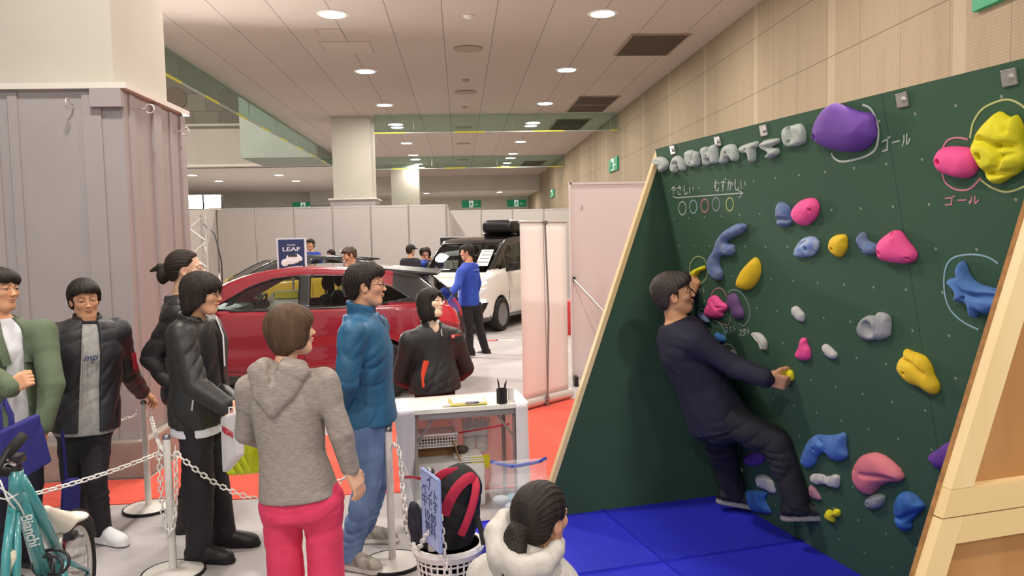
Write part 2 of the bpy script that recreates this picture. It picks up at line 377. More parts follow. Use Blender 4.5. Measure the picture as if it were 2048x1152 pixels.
# round speakers on the void wall
for x, lab in ((-12.3, 'black round speaker high on the blockwork, beside the near column'), (-9.95, 'brown round speaker high on the blockwork behind the long glass curtain')):
    t = thing('wall_speaker', lab, 'speaker', (x, 35.65, 7.7))
    Mx = mat3((1, 0, 0), (0, 0, 1), (0, -1, 0))
    MB().lathe([(.42, 0), (.5, 0), (.5, .05), (.42, .03)], 28, Mx, (x, 35.65, 8.14)).build('rim', dg, t, 'auto'); MB().lathe([(0, 0), (.42, 0), (.42, .02), (0, .03)], 28, Mx, (x, 35.65, 8.14)).build('cone', mat('speaker_cone', '#3b342f', .8), t, 'auto')
# ------------------------------------------------------------------ green exit signs
gsign = mat('exit_green', '#0f7a50', .5, emit=.25); wsign = mat('exit_white', '#e9f3ec', .5, emit=.3)
def exit_sign(lab, o, xd, w_, h_, man=True):
    o, xd = np.array(o), unit(xd); up = V(0, 0, 1); nn = np.cross(xd, up)
    t = thing('exit_sign', lab, 'exit sign', o-up*h_/2, 0, 'green exit signs')
    def quad(pts, d, nm, m): 
        return MB().prism([o+xd*p[0]*w_+up*p[1]*h_+nn*d for p in pts], nn, .012 if nm != 'sign_box' else .06).build(nm, m, t)
    quad([(-.5, -.5), (.5, -.5), (.5, .5), (-.5, .5)], 0, 'sign_box', gsign)
    if not man: return t
    quad([(-.12, -.46), (.1, -.46), (.1, .46), (-.12, .46)], .06, 'doorway_field', wsign)
    b = MB(); n2 = nn
    def lim(p, q, r): b.tube([o+xd*p[0]*w_+up*p[1]*h_+nn*.075, o+xd*q[0]*w_+up*q[1]*h_+nn*.075], r*h_, 6)
    for p, q, r in (((.01, .3), (.011, .33), .09), ((0, .2), (-.03, -.05), .08), ((-.03, -.05), (.05, -.18), .06), ((.05, -.18), (.03, -.4), .05), ((-.03, -.05), (-.06, -.25), .06), ((-.06, -.25), (-.1, -.36), .05), ((0, .18), (.06, .02), .04), ((0, .18), (-.07, .04), .04)): lim(p, q, r)
    b.build('running_man', mat('exit_green', '#0f7a50'), t)
    quad([(.2, -.12), (.32, -.12), (.32, -.04), (.2, -.04)], .06, 'arrow', wsign)
    return t
exit_sign('wide green exit sign over the far doors, just right of centre of the partition', (.88, 55.998, 4.16), (1, 0, 0), 1.35, .5)
exit_sign('wide green exit sign over the far doors, close to the right wall', (4.1, 55.998, 4.16), (1, 0, 0), 1.35, .5)
exit_sign('green exit sign peeping over the partition left of the white far column', (-10.9, 55.998, 4.25), (1, 0, 0), 1.5, .5)
exit_sign('green exit sign on the beige right wall behind the climbing wall top', (4.949, 24.7, 4.03), (0, -1, 0), 1.4, .4)
exit_sign('small distant green exit sign far down the right wall', (4.949, 41.2, 4.03), (0, -1, 0), 1.8, .4)
exit_sign('big green sign high on right wall, cut by the top edge', (4.949, 6.7, 4.12), (0, -1, 0), 1.1, .5)
# ------------------------------------------------------------------ red carpet
m = mat('red_carpet', '#e04a30', .95, var=.1, vs=3, bump=.3, bs=400, bd=.002, sheen=.2)
b = MB(); b.prism([(-7, 5.62, 0), (.9, 5.62, 0), (2.6, 5.2, 0), (2.6, 8.2, 0), (.35, 8.9, 0), (-1.4, 7.3, 0), (-2.4, 7.9, 0), (-2.48, 7.8, 0), (-2.48, 6.21, 0), (-7, 6.21, 0)], (0, 0, 1), .006)
tag(b.build('red_carpet', m, None, base=True), 'bright red carpet strip on grey floor running behind the queue and under the table', 'carpet')
# ================================================================== solids from distance fields (numpy), meshed with surface nets
def axis(lo, hi, r, fine=()):
    out = [lo]
    while out[-1] < hi:
        x = out[-1]; st = r
        for a, b, rf in fine:
            if a-r <= x <= b: st = min(st, rf)
        out.append(x+st)
    return np.array(out, np.float32)
def nets(D, xs, ys, zs):
    Sg = D < 0
    c = [Sg[i:i+Sg.shape[0]-1, j:j+Sg.shape[1]-1, k:k+Sg.shape[2]-1] for i in (0, 1) for j in (0, 1) for k in (0, 1)]
    al = c[0].copy(); an = c[0].copy()
    for q in c[1:]: al &= q; an |= q
    act = an & ~al
    idx = np.argwhere(act)
    if len(idx) == 0: return np.zeros((0, 3)), np.zeros((0, 4), int)
    num = -np.ones(act.shape, np.int64); num[act] = np.arange(len(idx))
    i, j, k = idx.T
    val = {}; pos = {}
    for a in (0, 1):
        for b in (0, 1):
            for d in (0, 1):
                val[a, b, d] = D[i+a, j+b, k+d]; pos[a, b, d] = np.stack([xs[i+a], ys[j+b], zs[k+d]], 1)
    acc = np.zeros((len(idx), 3)); cnt = np.zeros(len(idx))
    cor = list(val)
    for p in cor:
        for ax in range(3):
            if p[ax]: continue
            q = list(p); q[ax] = 1; q = tuple(q)
            v0, v1 = val[p], val[q]; mk = (v0 < 0) != (v1 < 0)
            t = np.where(mk, v0/np.where(mk, v0-v1, 1), 0)
            acc += np.where(mk[:, None], pos[p]+(pos[q]-pos[p])*t[:, None], 0); cnt += mk
    P = acc/cnt[:, None]
    F = []
    nx, ny, nz = D.shape
    for ax in range(3):
        sl0 = [slice(1, -1)]*3; sl1 = [slice(1, -1)]*3
        sl0[ax] = slice(0, -1); sl1[ax] = slice(1, None)
        A = Sg[tuple(sl0)]; B = Sg[tuple(sl1)]
        e = np.argwhere(A != B); 
        if len(e) == 0: continue
        flip = A[tuple(e.T)]
        off = np.ones(3, int); off[ax] = 0; e = e+off
        u, v = [(1, 2), (2, 0), (0, 1)][ax]
        q = []
        for du, dv in ((-1, -1), (0, -1), (0, 0), (-1, 0)):
            f = e.copy(); f[:, u] += du; f[:, v] += dv; q.append(num[f[:, 0], f[:, 1], f[:, 2]])
        q = np.stack(q, 1); q[~flip] = q[~flip][:, ::-1]; F.append(q)
    return P, np.concatenate(F)
def smin(a, b, k):
    if k <= 0: return np.minimum(a, b)
    h = np.maximum(k-np.abs(a-b), 0)/k
    return np.minimum(a, b)-h*h*k*.25
class Field:
    def __init__(s, lo, hi, r, fine=((), (), ())):
        s.ax = [axis(lo[i], hi[i], r, fine[i]) for i in range(3)]
        s.D = np.full([len(a) for a in s.ax], .12, np.float32); s.r = r
    def sl(s, lo, hi):
        o = []
        for a, l, h in zip(s.ax, lo, hi):
            i = max(np.searchsorted(a, l)-1, 0); j = min(np.searchsorted(a, h)+1, len(a)); o.append(slice(i, j))
        return tuple(o)
    def grid(s, q): return s.ax[0][q[0]][:, None, None], s.ax[1][q[1]][None, :, None], s.ax[2][q[2]][None, None, :]
    def put(s, q, d, k, op):
        if op == 'u': s.D[q] = smin(s.D[q], d, k)
        elif op == 's': s.D[q] = -smin(-s.D[q], d, k)
        elif op == 'i': s.D[q] = -smin(-s.D[q], -d, k)
        return s
    def cone(s, a, b, ra, rb=None, k=.02, op='u', flat=None):
        a, b = np.asarray(a, float), np.asarray(b, float); rb = ra if rb is None else rb; m = max(ra, rb)*(1 if not flat else max(1, 1/flat[1]))+k+.03
        q = s.sl(np.minimum(a, b)-m, np.maximum(a, b)+m); X, Y, Z = s.grid(q)
        if 0 in (X.size, Y.size, Z.size): return s
        ba = b-a; L = max(ba@ba, 1e-9); x, y, z = X-a[0], Y-a[1], Z-a[2]
        h = np.clip((x*ba[0]+y*ba[1]+z*ba[2])/L, 0, 1)
        d2 = (x-h*ba[0])**2+(y-h*ba[1])**2+(z-h*ba[2])**2
        if flat: n, sc = unit(flat[0]), flat[1]; d2 = d2+(sc*sc-1)*((x-h*ba[0])*n[0]+(y-h*ba[1])*n[1]+(z-h*ba[2])*n[2])**2
        return s.put(q, np.sqrt(np.maximum(d2, 0))-(ra+(rb-ra)*h), k, op)
    def chain(s, pts, rs, k=.02, op='u', flat=None):
        for i in range(len(pts)-1): s.cone(pts[i], pts[i+1], rs[i], rs[i+1], k if i == 0 else max(k*.3, .006), op, flat)
        return s
    def local(s, q, c, M):
        X, Y, Z = s.grid(q); x, y, z = X-c[0], Y-c[1], Z-c[2]
        return [x*M[0, i]+y*M[1, i]+z*M[2, i] for i in range(3)]
    def ell(s, c, r, M=None, k=.02, op='u'):
        M = np.eye(3) if M is None else M; c = np.asarray(c, float); m = max(r)+k+.02
        q = s.sl(c-m, c+m)
        if any(x.stop-x.start < 1 for x in q): return s
        u = s.local(q, c, M)
        k0 = np.sqrt(sum((u[i]/r[i])**2 for i in range(3))); k1 = np.sqrt(sum((u[i]/r[i]**2)**2 for i in range(3)))+1e-9
        return s.put(q, k0*(k0-1)/k1, k, op)
    def box(s, c, h, M=None, rad=.01, k=.01, op='u'):
        M = np.eye(3) if M is None else M; c = np.asarray(c, float); m = float(np.linalg.norm(h))+k+.02
        q = s.sl(c-m, c+m)
        if any(x.stop-x.start < 1 for x in q): return s
        u = s.local(q, c, M); e = [np.abs(u[i])-(h[i]-rad) for i in range(3)]
        d = np.sqrt(sum(np.maximum(x, 0)**2 for x in e))+np.minimum(np.maximum(np.maximum(e[0], e[1]), e[2]), 0)-rad
        return s.put(q, d, k, op)
    def plane(s, p, n, k=.01):      # keeps what lies on the side n points away from
        n = unit(n); q = (slice(None),)*3; X, Y, Z = s.grid(q)
        return s.put(q, (X-p[0])*n[0]+(Y-p[1])*n[1]+(Z-p[2])*n[2], k, 'i')
    def loft(s, pts, wid, dep, right, fwd, k=.03, op='u', ex=2.4):
        # body of elliptical slices along a bent axis; wid/dep at each point
        pts = np.asarray(pts, float); m = max(max(wid), max(dep))+k+.05
        q = s.sl(pts.min(0)-m, pts.max(0)+m); X, Y, Z = s.grid(q)
        A, B = pts[0], pts[-1]; ax = B-A; L = np.linalg.norm(ax); ax = ax/L
        T = [float((p-A)@ax) for p in pts]
        t = (X-A[0])*ax[0]+(Y-A[1])*ax[1]+(Z-A[2])*ax[2]
        tc = np.clip(t, 0, L)
        ip = lambda v: _smooth(tc, T, v)
        right = unit(np.array(right)-ax*float(np.array(right)@ax)); fwd = unit(np.cross(ax, right))*(1 if np.cross(ax, right)@np.array(fwd) > 0 else -1)
        off = [(p-A)-ax*((p-A)@ax) for p in pts]
        cr = ip([o@right for o in off]); cf = ip([o@fwd for o in off]); w_, d_ = ip(wid), ip(dep)
        u = (X-A[0])*right[0]+(Y-A[1])*right[1]+(Z-A[2])*right[2]-cr
        v = (X-A[0])*fwd[0]+(Y-A[1])*fwd[1]+(Z-A[2])*fwd[2]-cf
        rr = (np.abs(u/w_)**ex+np.abs(v/d_)**ex)**(1/ex)
        d = (rr-1)*np.minimum(w_, d_)*.9
        e = np.abs(t-tc); d = np.where(e > 0, np.sqrt(np.maximum(d, 0)**2+e*e)+np.minimum(d, 0)*0, d)
        return s.put(q, d, k, op)
    def fold(s, amp, freq, axisv, seed=0, warp=2.0, band=None, turb=6.0):
        # cloth folds: waves along axisv, bent by a slow noise; band=(z0,z1) limits the height
        q = (slice(None),)*3
        if band: q = s.sl((s.ax[0][0], s.ax[1][0], band[0]), (s.ax[0][-1], s.ax[1][-1], band[1]))
        X, Y, Z = s.grid(q); r = random.Random(seed); p = [r.uniform(0, 6.3) for _ in range(8)]; a = unit(axisv)
        mk = np.abs(s.D[q]) < .05
        n = np.sin(turb*X+p[0]+2*np.sin(turb*.7*Z+p[1]))+np.sin(turb*1.1*Y+p[2]+2*np.sin(turb*.8*Z+p[3]))+np.sin(turb*.9*Z+p[4]+1.5*np.sin(turb*X+p[5]))
        th = freq*(X*a[0]+Y*a[1]+Z*a[2])+warp*n
        wv = .45-(1-np.abs(np.sin(th)))**2.2*1.15
        ms = np.sin(turb*1.3*X+p[6]+1.3*np.sin(turb*Z+p[7]))*np.sin(turb*1.2*Y+p[1])+np.sin(turb*1.6*Z+p[5]+np.sin(turb*1.5*Y))*.7
        wv = -wv*np.clip(ms*.8+.45, 0.05, 1)
        if band:
            wv = wv*np.clip(np.minimum(Z-band[0], band[1]-Z)/.06, 0, 1)
        s.D[q] = np.where(mk, s.D[q]+amp*wv.astype(np.float32), s.D[q]); return s
    def mesh(s, name, m, parent=None, paint=None, world=True, base=False):
        P, Fq = nets(s.D, *s.ax)
        me = bpy.data.meshes.new(name)
        me.vertices.add(len(P)); me.vertices.foreach_set('co', P.astype(np.float32).ravel())
        me.loops.add(len(Fq)*4); me.loops.foreach_set('vertex_index', Fq.astype(np.int32).ravel())
        me.polygons.add(len(Fq)); me.polygons.foreach_set('loop_start', np.arange(0, len(Fq)*4, 4, dtype=np.int32))
        me.update(calc_edges=True); me.validate()
        if paint is not None:
            at = me.color_attributes.new('tint', 'FLOAT_COLOR', 'POINT'); c = np.ones((len(P), 4), np.float32); c[:, :3] = paint(P); at.data.foreach_set('color', c.ravel())
        o = link(name, me, m, parent, True, world)
        if base: rebase(o)
        return o
def _smooth(t, T, v):
    T = np.array(T); v = np.array(v, float)
    if len(T) < 3: return np.interp(t, T, v).astype(np.float32)
    tt = np.linspace(T[0], T[-1], 96); y = np.interp(tt, T, v)
    for _ in range(10): y[1:-1] = (y[:-2]+2*y[1:-1]+y[2:])/4
    return np.interp(t, tt, y).astype(np.float32)
def outline_sdf(poly, U, W):      # signed distance to a closed outline, inside negative
    P = np.array(poly, float); d = np.full(U.shape, 1e9); ins = np.zeros(U.shape, bool)
    for i in range(len(P)):
        a, b = P[i], P[(i+1) % len(P)]; e = b-a; wx, wy = U-a[0], W-a[1]
        h = np.clip((wx*e[0]+wy*e[1])/(e@e+1e-12), 0, 1); d = np.minimum(d, (wx-e[0]*h)**2+(wy-e[1]*h)**2)
        c = ((a[1] > W) != (b[1] > W)) & (U < (b[0]-a[0])*(W-a[1])/(b[1]-a[1]+1e-12)+a[0]); ins ^= c
    d = np.sqrt(d); return np.where(ins, -d, d)
def round_poly(pts, n=6, closed=True):   # Catmull-Rom through points
    P = np.array(pts, float); out = []; N = len(P)
    for i in range(N if closed else N-1):
        if closed: p0, p1, p2, p3 = P[i-1], P[i], P[(i+1) % N], P[(i+2) % N]
        else: p0, p1, p2, p3 = P[max(i-1, 0)], P[i], P[i+1], P[min(i+2, N-1)]
        for k in range(n):
            t = k/n; out.append(.5*((2*p1)+(-p0+p2)*t+(2*p0-5*p1+4*p2-p3)*t*t+(-p0+3*p1-3*p2+p3)*t**3))
    if not closed: out.append(P[-1])
    return np.array(out)
# ================================================================== the climbing wall (leans 11.7 degrees over the mats)
WU = V(.217, -.976, 0); WU /= np.linalg.norm(WU); WH = V(-.976, -.217, 0); WH /= np.linalg.norm(WH)
WO = V(1.643, 4.717, 0); TL = math.radians(11.7); WV = WH*math.sin(TL)+V(0, 0, 1)*math.cos(TL); WN = WH*math.cos(TL)-V(0, 0, 1)*math.sin(TL)
LV, LU = 2.395, 2.53
def wp(u, v, n=0.0): return WO+WU*u+WV*v+WN*n
def sp(s, u, z): return V(WO[0], WO[1], 0)+WH*s+WU*u+V(0, 0, z)         # horizontal frame: s out from the wall foot
def wuv(px, py, n=0.0):
    p = onp(px, py, WO+WN*n, WN)-WO; return float(p@WU), float(p@WV)
c5 = lambda p: (1280+p[0]/2.3034, 180+p[1]/2.3034)
c6 = lambda p: (1500+p[0]/2.25, 640+p[1]/2.25)
c8 = lambda p: (1300+p[0]/3.841, 500+p[1]/3.841)
c4 = lambda p: (1080+p[0]/1.714, 480+p[1]/1.714)
wall = thing('climbing_wall', 'big dark green overhanging climbing wall with wooden side frame and chalk drawings', 'climbing wall', sp(0, 1.3, 0))
wall_m = mat('wall_green', '#27493a', .85); t = NT(wall_m); x, y, z = t.xyz()
fx = t.math('SUBTRACT', t.math('FRACT', t.math('DIVIDE', t.math('SUBTRACT', x, .0655-.0865), .173)), .5); fy = t.math('SUBTRACT', t.math('FRACT', t.math('DIVIDE', t.math('SUBTRACT', y, 1.971-.0815), .163)), .5)
r2 = t.math('ADD', t.math('MULTIPLY', t.math('MULTIPLY', fx, fx), 1.13), t.math('MULTIPLY', fy, fy))
nut = t.math('MULTIPLY', t.math('LESS_THAN', r2, .0011), t.math('LESS_THAN', y, 2.33)); hole = t.math('LESS_THAN', r2, .0004)
seam = t.line(x, 5, 1.83, .004)
ns = t.ramp(t.noise(2.2, 5), .35, .8)
base = t.mix(t.math('MULTIPLY', ns, .35), lin('#375a43'), lin('#2c4936'))
t.col(t.mix(seam, t.mix(nut, base, lin('#8f9484')), lin('#24392b'))); t.bump(t.noise(220, 3), .25, .002)
plain_green = mat('wing_green', '#31503d', .85, var=.2, vs=2.5, bump=.2, bs=220, bd=.002)
b = MB(); b.span((0, 0, -.018), (LU, LV, 0)); o = b.build('main_board', wall_m, wall, world=False)
MW = Matrix.Identity(4)
for i in range(3): MW[i][0], MW[i][1], MW[i][2], MW[i][3] = WU[i], WV[i], WN[i], WO[i]
o.matrix_parent_inverse = wall.matrix_basis.inverted(); o.matrix_basis = MW; board = o
def cprism(poly3, n, h, nm, m, par=wall): return MB().prism(poly3, n, h).build(nm, m, par)
wing = [(-.02, 0), (1.317, 0), (.455, LV*math.cos(TL)), (.42, LV*math.cos(TL))]
cprism([sp(s, -.001, z) for s, z in wing], -WU, .018, 'far_side_board', plain_green)
wood = mat('pine', '#e6d0a2', .6, col2='#d8bb84', vs=3, stretch=(1, 1, .15), bump=.08, bs=20)
wood2 = mat('pine_pale', '#e8d5aa', .6, col2='#dabf8b', vs=2.2, stretch=(.2, 1, 1), bump=.08, bs=20)
ply = mat('plywood', '#b98a58', .6, col2='#a87846', vs=1.6, stretch=(3, 1, .4))
plyedge = mat('plywood_edge', '#a2713c', .8, var=.35, vs=40)
def slant(u0, u1, s0, z0, s1, z1, wid, nm, m):     # lumber along a slanting free edge, wid measured inwards
    return cprism([sp(s0, u0, z0), sp(s1, u0, z1), sp(s1-wid, u0, z1), sp(s0-wid, u0, z0)], WU, u1-u0, nm, m)
slant(-.035, .004, 1.33, 0, .462, 2.352, .030, 'edge_lumber', wood)
# near side: green board whose back is bare plywood, in a two-storey lumber frame
ZT = LV*math.cos(TL)
cprism([sp(s, LU, z) for s, z in wing], WU, .004, 'near_side_face', plain_green)
cprism([sp(s+.004*(i in (1, 2)), LU+.004, z) for i, (s, z) in enumerate(wing)], WU, .010, 'plywood_panel', ply)
es = lambda z: 1.317+.006-(1.317-.455)*z/ZT
slant(LU-.002, LU+.013, es(0), 0, es(ZT), ZT, .012, 'board_edge', plyedge)
f0, f1 = LU+.014, LU+.046
Z1, Z2, Z3, Z4 = .980, 1.053, 1.057, 1.133; PW = .076
slant(f0, f1, es(Z4)-.002, Z4+.001, es(ZT)-.002, ZT, PW, 'frame_post', wood)
slant(f0, f1, es(0)-.002, 0, es(Z2)-.002, Z2, PW, 'frame_post', wood)
ws = lambda z: .0+z*math.tan(TL)
cprism([sp(es(Z3)-.002, f0, Z3), sp(es(Z4)-.002, f0, Z4), sp(ws(Z4), f0, Z4), sp(ws(Z3), f0, Z3)], WU, f1-f0, 'frame_rail', wood2)
cprism([sp(es(Z1)-PW-.003, f0, Z1), sp(es(Z2)-PW-.003, f0, Z2), sp(ws(Z2), f0, Z2), sp(ws(Z1), f0, Z1)], WU, f1-f0, 'frame_rail', wood2)
cprism([sp(es(.0)-PW-.003, f0, .0), sp(es(.075)-PW-.003, f0, .075), sp(.09, f0, .075), sp(.09, f0, .0)], WU, f1-f0, 'frame_rail', wood2)
cprism([sp(es(ZT-.08)-.08, f0, ZT-.08), sp(es(ZT)-.08, f0, ZT), sp(ws(ZT)-.06, f0, ZT), sp(ws(ZT)-.1, f0, ZT-.08)], WU, f1-f0, 'frame_rail', wood2)
cprism([sp(ws(.08)-.07, f0, .08), sp(ws(.08), f0, .08), sp(ws(Z1), f0, Z1), sp(ws(Z1)-.07, f0, Z1)], WU, f1-f0, 'frame_post', wood)
cprism([sp(ws(Z4)-.07, f0, Z4), sp(ws(Z4), f0, Z4), sp(ws(ZT-.09), f0, ZT-.09), sp(ws(ZT-.09)-.07, f0, ZT-.09)], WU, f1-f0, 'frame_post', wood)
# studs and rails on the back of the board
for uu in (.02, .82, 1.64, 2.47): cprism([wp(uu, 0, -.02), wp(uu, LV, -.02), wp(uu, LV, -.109), wp(uu, 0, -.109)], WU, .038, 'back_stud', wood)
# square washer plates along the top edge
steel = mat('steel', '#c9c7c2', .3, .85)
for px, py in ((1345, 300), (1435, 283), (1527, 261), (1804, 200), (2018, 155)):
    u, v = wuv(px, py, .004); b = MB(); Mx = mat3(WU, WV, WN)
    b.box(wp(u, v, .003), (.045, .045, .006), Mx, .003); b.lathe([(.012, .005), (.012, .014), (0, .014)], 6, Mx, wp(u, v, 0)); b.build('washer_plate', steel, wall)
# ------------------------------------------------------------------ chalk
def chalk_m(nm, c): return mat('chalk_'+nm, c, .95)
CH = {k: chalk_m(k, c) for k, c in dict(white='#b4bbb2', pink='#c88590', yellow='#bcc180', blue='#8fb2bc', grey='#969ca0').items()}
def chalk(nm, lines, colr, r=.0038, smooth=True, label=None):
    b = MB()
    for L in lines:
        q = np.array([wuv(*p, .001) for p in L])
        if smooth and len(q) > 2: q = round_poly(q, 5, False)
        b.tube([wp(u, v, .0008) for u, v in q], r, 6, flat=(WN, .3))
    o = b.build(nm, CH[colr], board, world=False); o.parent = board
    o.matrix_parent_inverse = MW.inverted() ; 
    if label: o['label'] = label
    return o
P5 = lambda L: [c5(p) for p in L]
P8 = lambda L: [c8(p) for p in L]
chalk('chalk_ring', [P5([(1520, 222), (1535, 150), (1575, 90), (1640, 55), (1700, 45), (1760, 72), (1800, 120)]), P5([(1570, 415), (1620, 450), (1690, 470), (1769, 445), (1800, 410)])], 'yellow')
chalk('chalk_ring', [P5([(1395, 265), (1420, 230), (1465, 220), (1510, 228)]), P5([(1392, 385), (1410, 430), (1460, 460), (1520, 455), (1570, 405)])], 'pink')
chalk('chalk_ring', [P5([(1025, 68), (1060, 85), (1085, 130), (1098, 190), (1090, 260), (1060, 295), (1000, 318), (930, 330), (895, 315), (882, 290)])], 'white', .005)
chalk('chalk_ring', [P5([(1650, 800), (1600, 770), (1530, 758), (1450, 770), (1412, 810), (1400, 880), (1408, 960), (1435, 1020), (1490, 1070), (1560, 1105)])], 'blue')
chalk('chalk_ring', [P8([(375, 47), (420, 75), (440, 150), (430, 215), (385, 262), (340, 255), (310, 190), (305, 120), (335, 65), (375, 47)])], 'yellow', .003)
chalk('chalk_ring', [P8([(470, 350), (490, 310), (525, 292), (560, 305), (590, 360)]), P8([(485, 540), (520, 552), (570, 575), (605, 570), (618, 520)])], 'pink', .003)
chalk('chalk_ring', [P8([(600, 330), (630, 307), (690, 320), (735, 375), (765, 460), (760, 530), (720, 580), (680, 560)])], 'grey', .003)
chalk('chalk_ring', [P8([(480, 540), (530, 560), (570, 620), (578, 690), (560, 730)]), P8([(365, 490), (385, 455), (415, 452)])], 'blue', .003)
chalk('chalk_ring', [P8([(555, 738), (590, 722), (630, 740), (665, 800), (682, 865)])], 'white', .003)
KANA = {'go': [[(0, .2), (.65, .2), (.6, .95)], [(0, .95), (.7, .93)], [(.72, -.05), (.8, .12)], [(.9, -.1), (.98, .06)]], 'bar': [[(.05, .5), (.95, .5)]],
 'ru': [[(.25, .15), (.25, .6), (.05, 1)], [(.6, .1), (.6, .95), (1, .55)]], 'su': [[(.1, .15), (.8, .15), (.5, .6), (.05, 1)], [(.5, .6), (.95, 1)]],
 'ta': [[(.4, 0), (.05, .5)], [(.35, .2), (.85, .2), (.6, .7), (.2, 1)], [(.3, .5), (.7, .75)]], 'to': [[(.3, 0), (.3, 1)], [(.3, .4), (.8, .6)]],
 'ya': [[(.05, .45), (.5, .25), (.85, .3), (.85, .5), (.6, .55)], [(.5, .05), (.6, .2)], [(.25, .15), (.55, 1)]], 'sa': [[(.1, .3), (.9, .22)], [(.45, 0), (.7, .55)], [(.2, .6), (.2, .85), (.5, 1), (.8, .95)]],
 'shi': [[(.3, 0), (.28, .75), (.5, 1), (.9, .75)]], 'i': [[(.1, .15), (.15, .75), (.3, .85)], [(.75, .2), (.9, .6)]],
 'mu': [[(.05, .3), (.6, .25)], [(.3, 0), (.3, .7), (.1, .65), (.15, .5), (.3, .6), (.35, .95), (.8, .95), (.85, .7)], [(.75, .2), (.95, .4)]],
 'zu': [[(.05, .25), (.9, .22)], [(.5, 0), (.52, .6), (.35, .65), (.35, .5), (.52, .5), (.45, .85), (.3, 1)], [(.8, -.1), (.85, .05)], [(.93, -.13), (1, .02)]],
 'ka': [[(.05, .35), (.6, .3), (.55, .9), (.4, .95)], [(.35, .05), (.1, 1)], [(.75, .2), (.95, .55)]]}
def kana(word, p0, p1, h, colr, r=.003):      # p0 -> p1: baseline of the top, in photo pixels on the wall; h: letter height
    p0, p1 = np.array(p0, float), np.array(p1, float); n = len(word); st = (p1-p0)/n; L = []
    for i, k in enumerate(word):
        for s_ in KANA[k]: L.append([tuple(p0+st*(i+.08+.84*a)+np.array([0, h*b_])) for a, b_ in s_])
    chalk('chalk_writing', L, colr, r)
kana(['go', 'bar', 'ru'], (1762, 279), (1822, 262), 26, 'white'); kana(['go', 'bar', 'ru'], (1888, 394), (1960, 390), 17, 'pink')
kana(['su', 'ta', 'to'], (1386, 576), (1412, 575), 11, 'white', .0025); kana(['su', 'ta', 'to'], (1449, 654), (1473, 650), 14, 'white', .0025); kana(['su', 'ta', 'to'], (1477, 659), (1501, 655), 14, 'white', .0025)
kana(['ya', 'sa', 'shi', 'i'], (1341, 371), (1389, 371), 18, 'white', .0036); kana(['mu', 'zu', 'ka', 'shi', 'i'], (1427, 360), (1493, 358), 22, 'white', .0036)
chalk('chalk_arrow', [P5([(150, 490), (165, 497), (475, 475)]), P5([(452, 461), (475, 475), (456, 497)])], 'white', .0036, False)
for (cx, cy), c in zip(((195, 545), (245, 538), (298, 533), (350, 527), (414, 527)), ('white', 'blue', 'pink', 'grey', 'yellow')):
    chalk('chalk_circle', [P5([(cx+17*math.cos(a), cy+30*math.sin(a)) for a in np.linspace(0, 2*PI, 15)])], c, .0036)
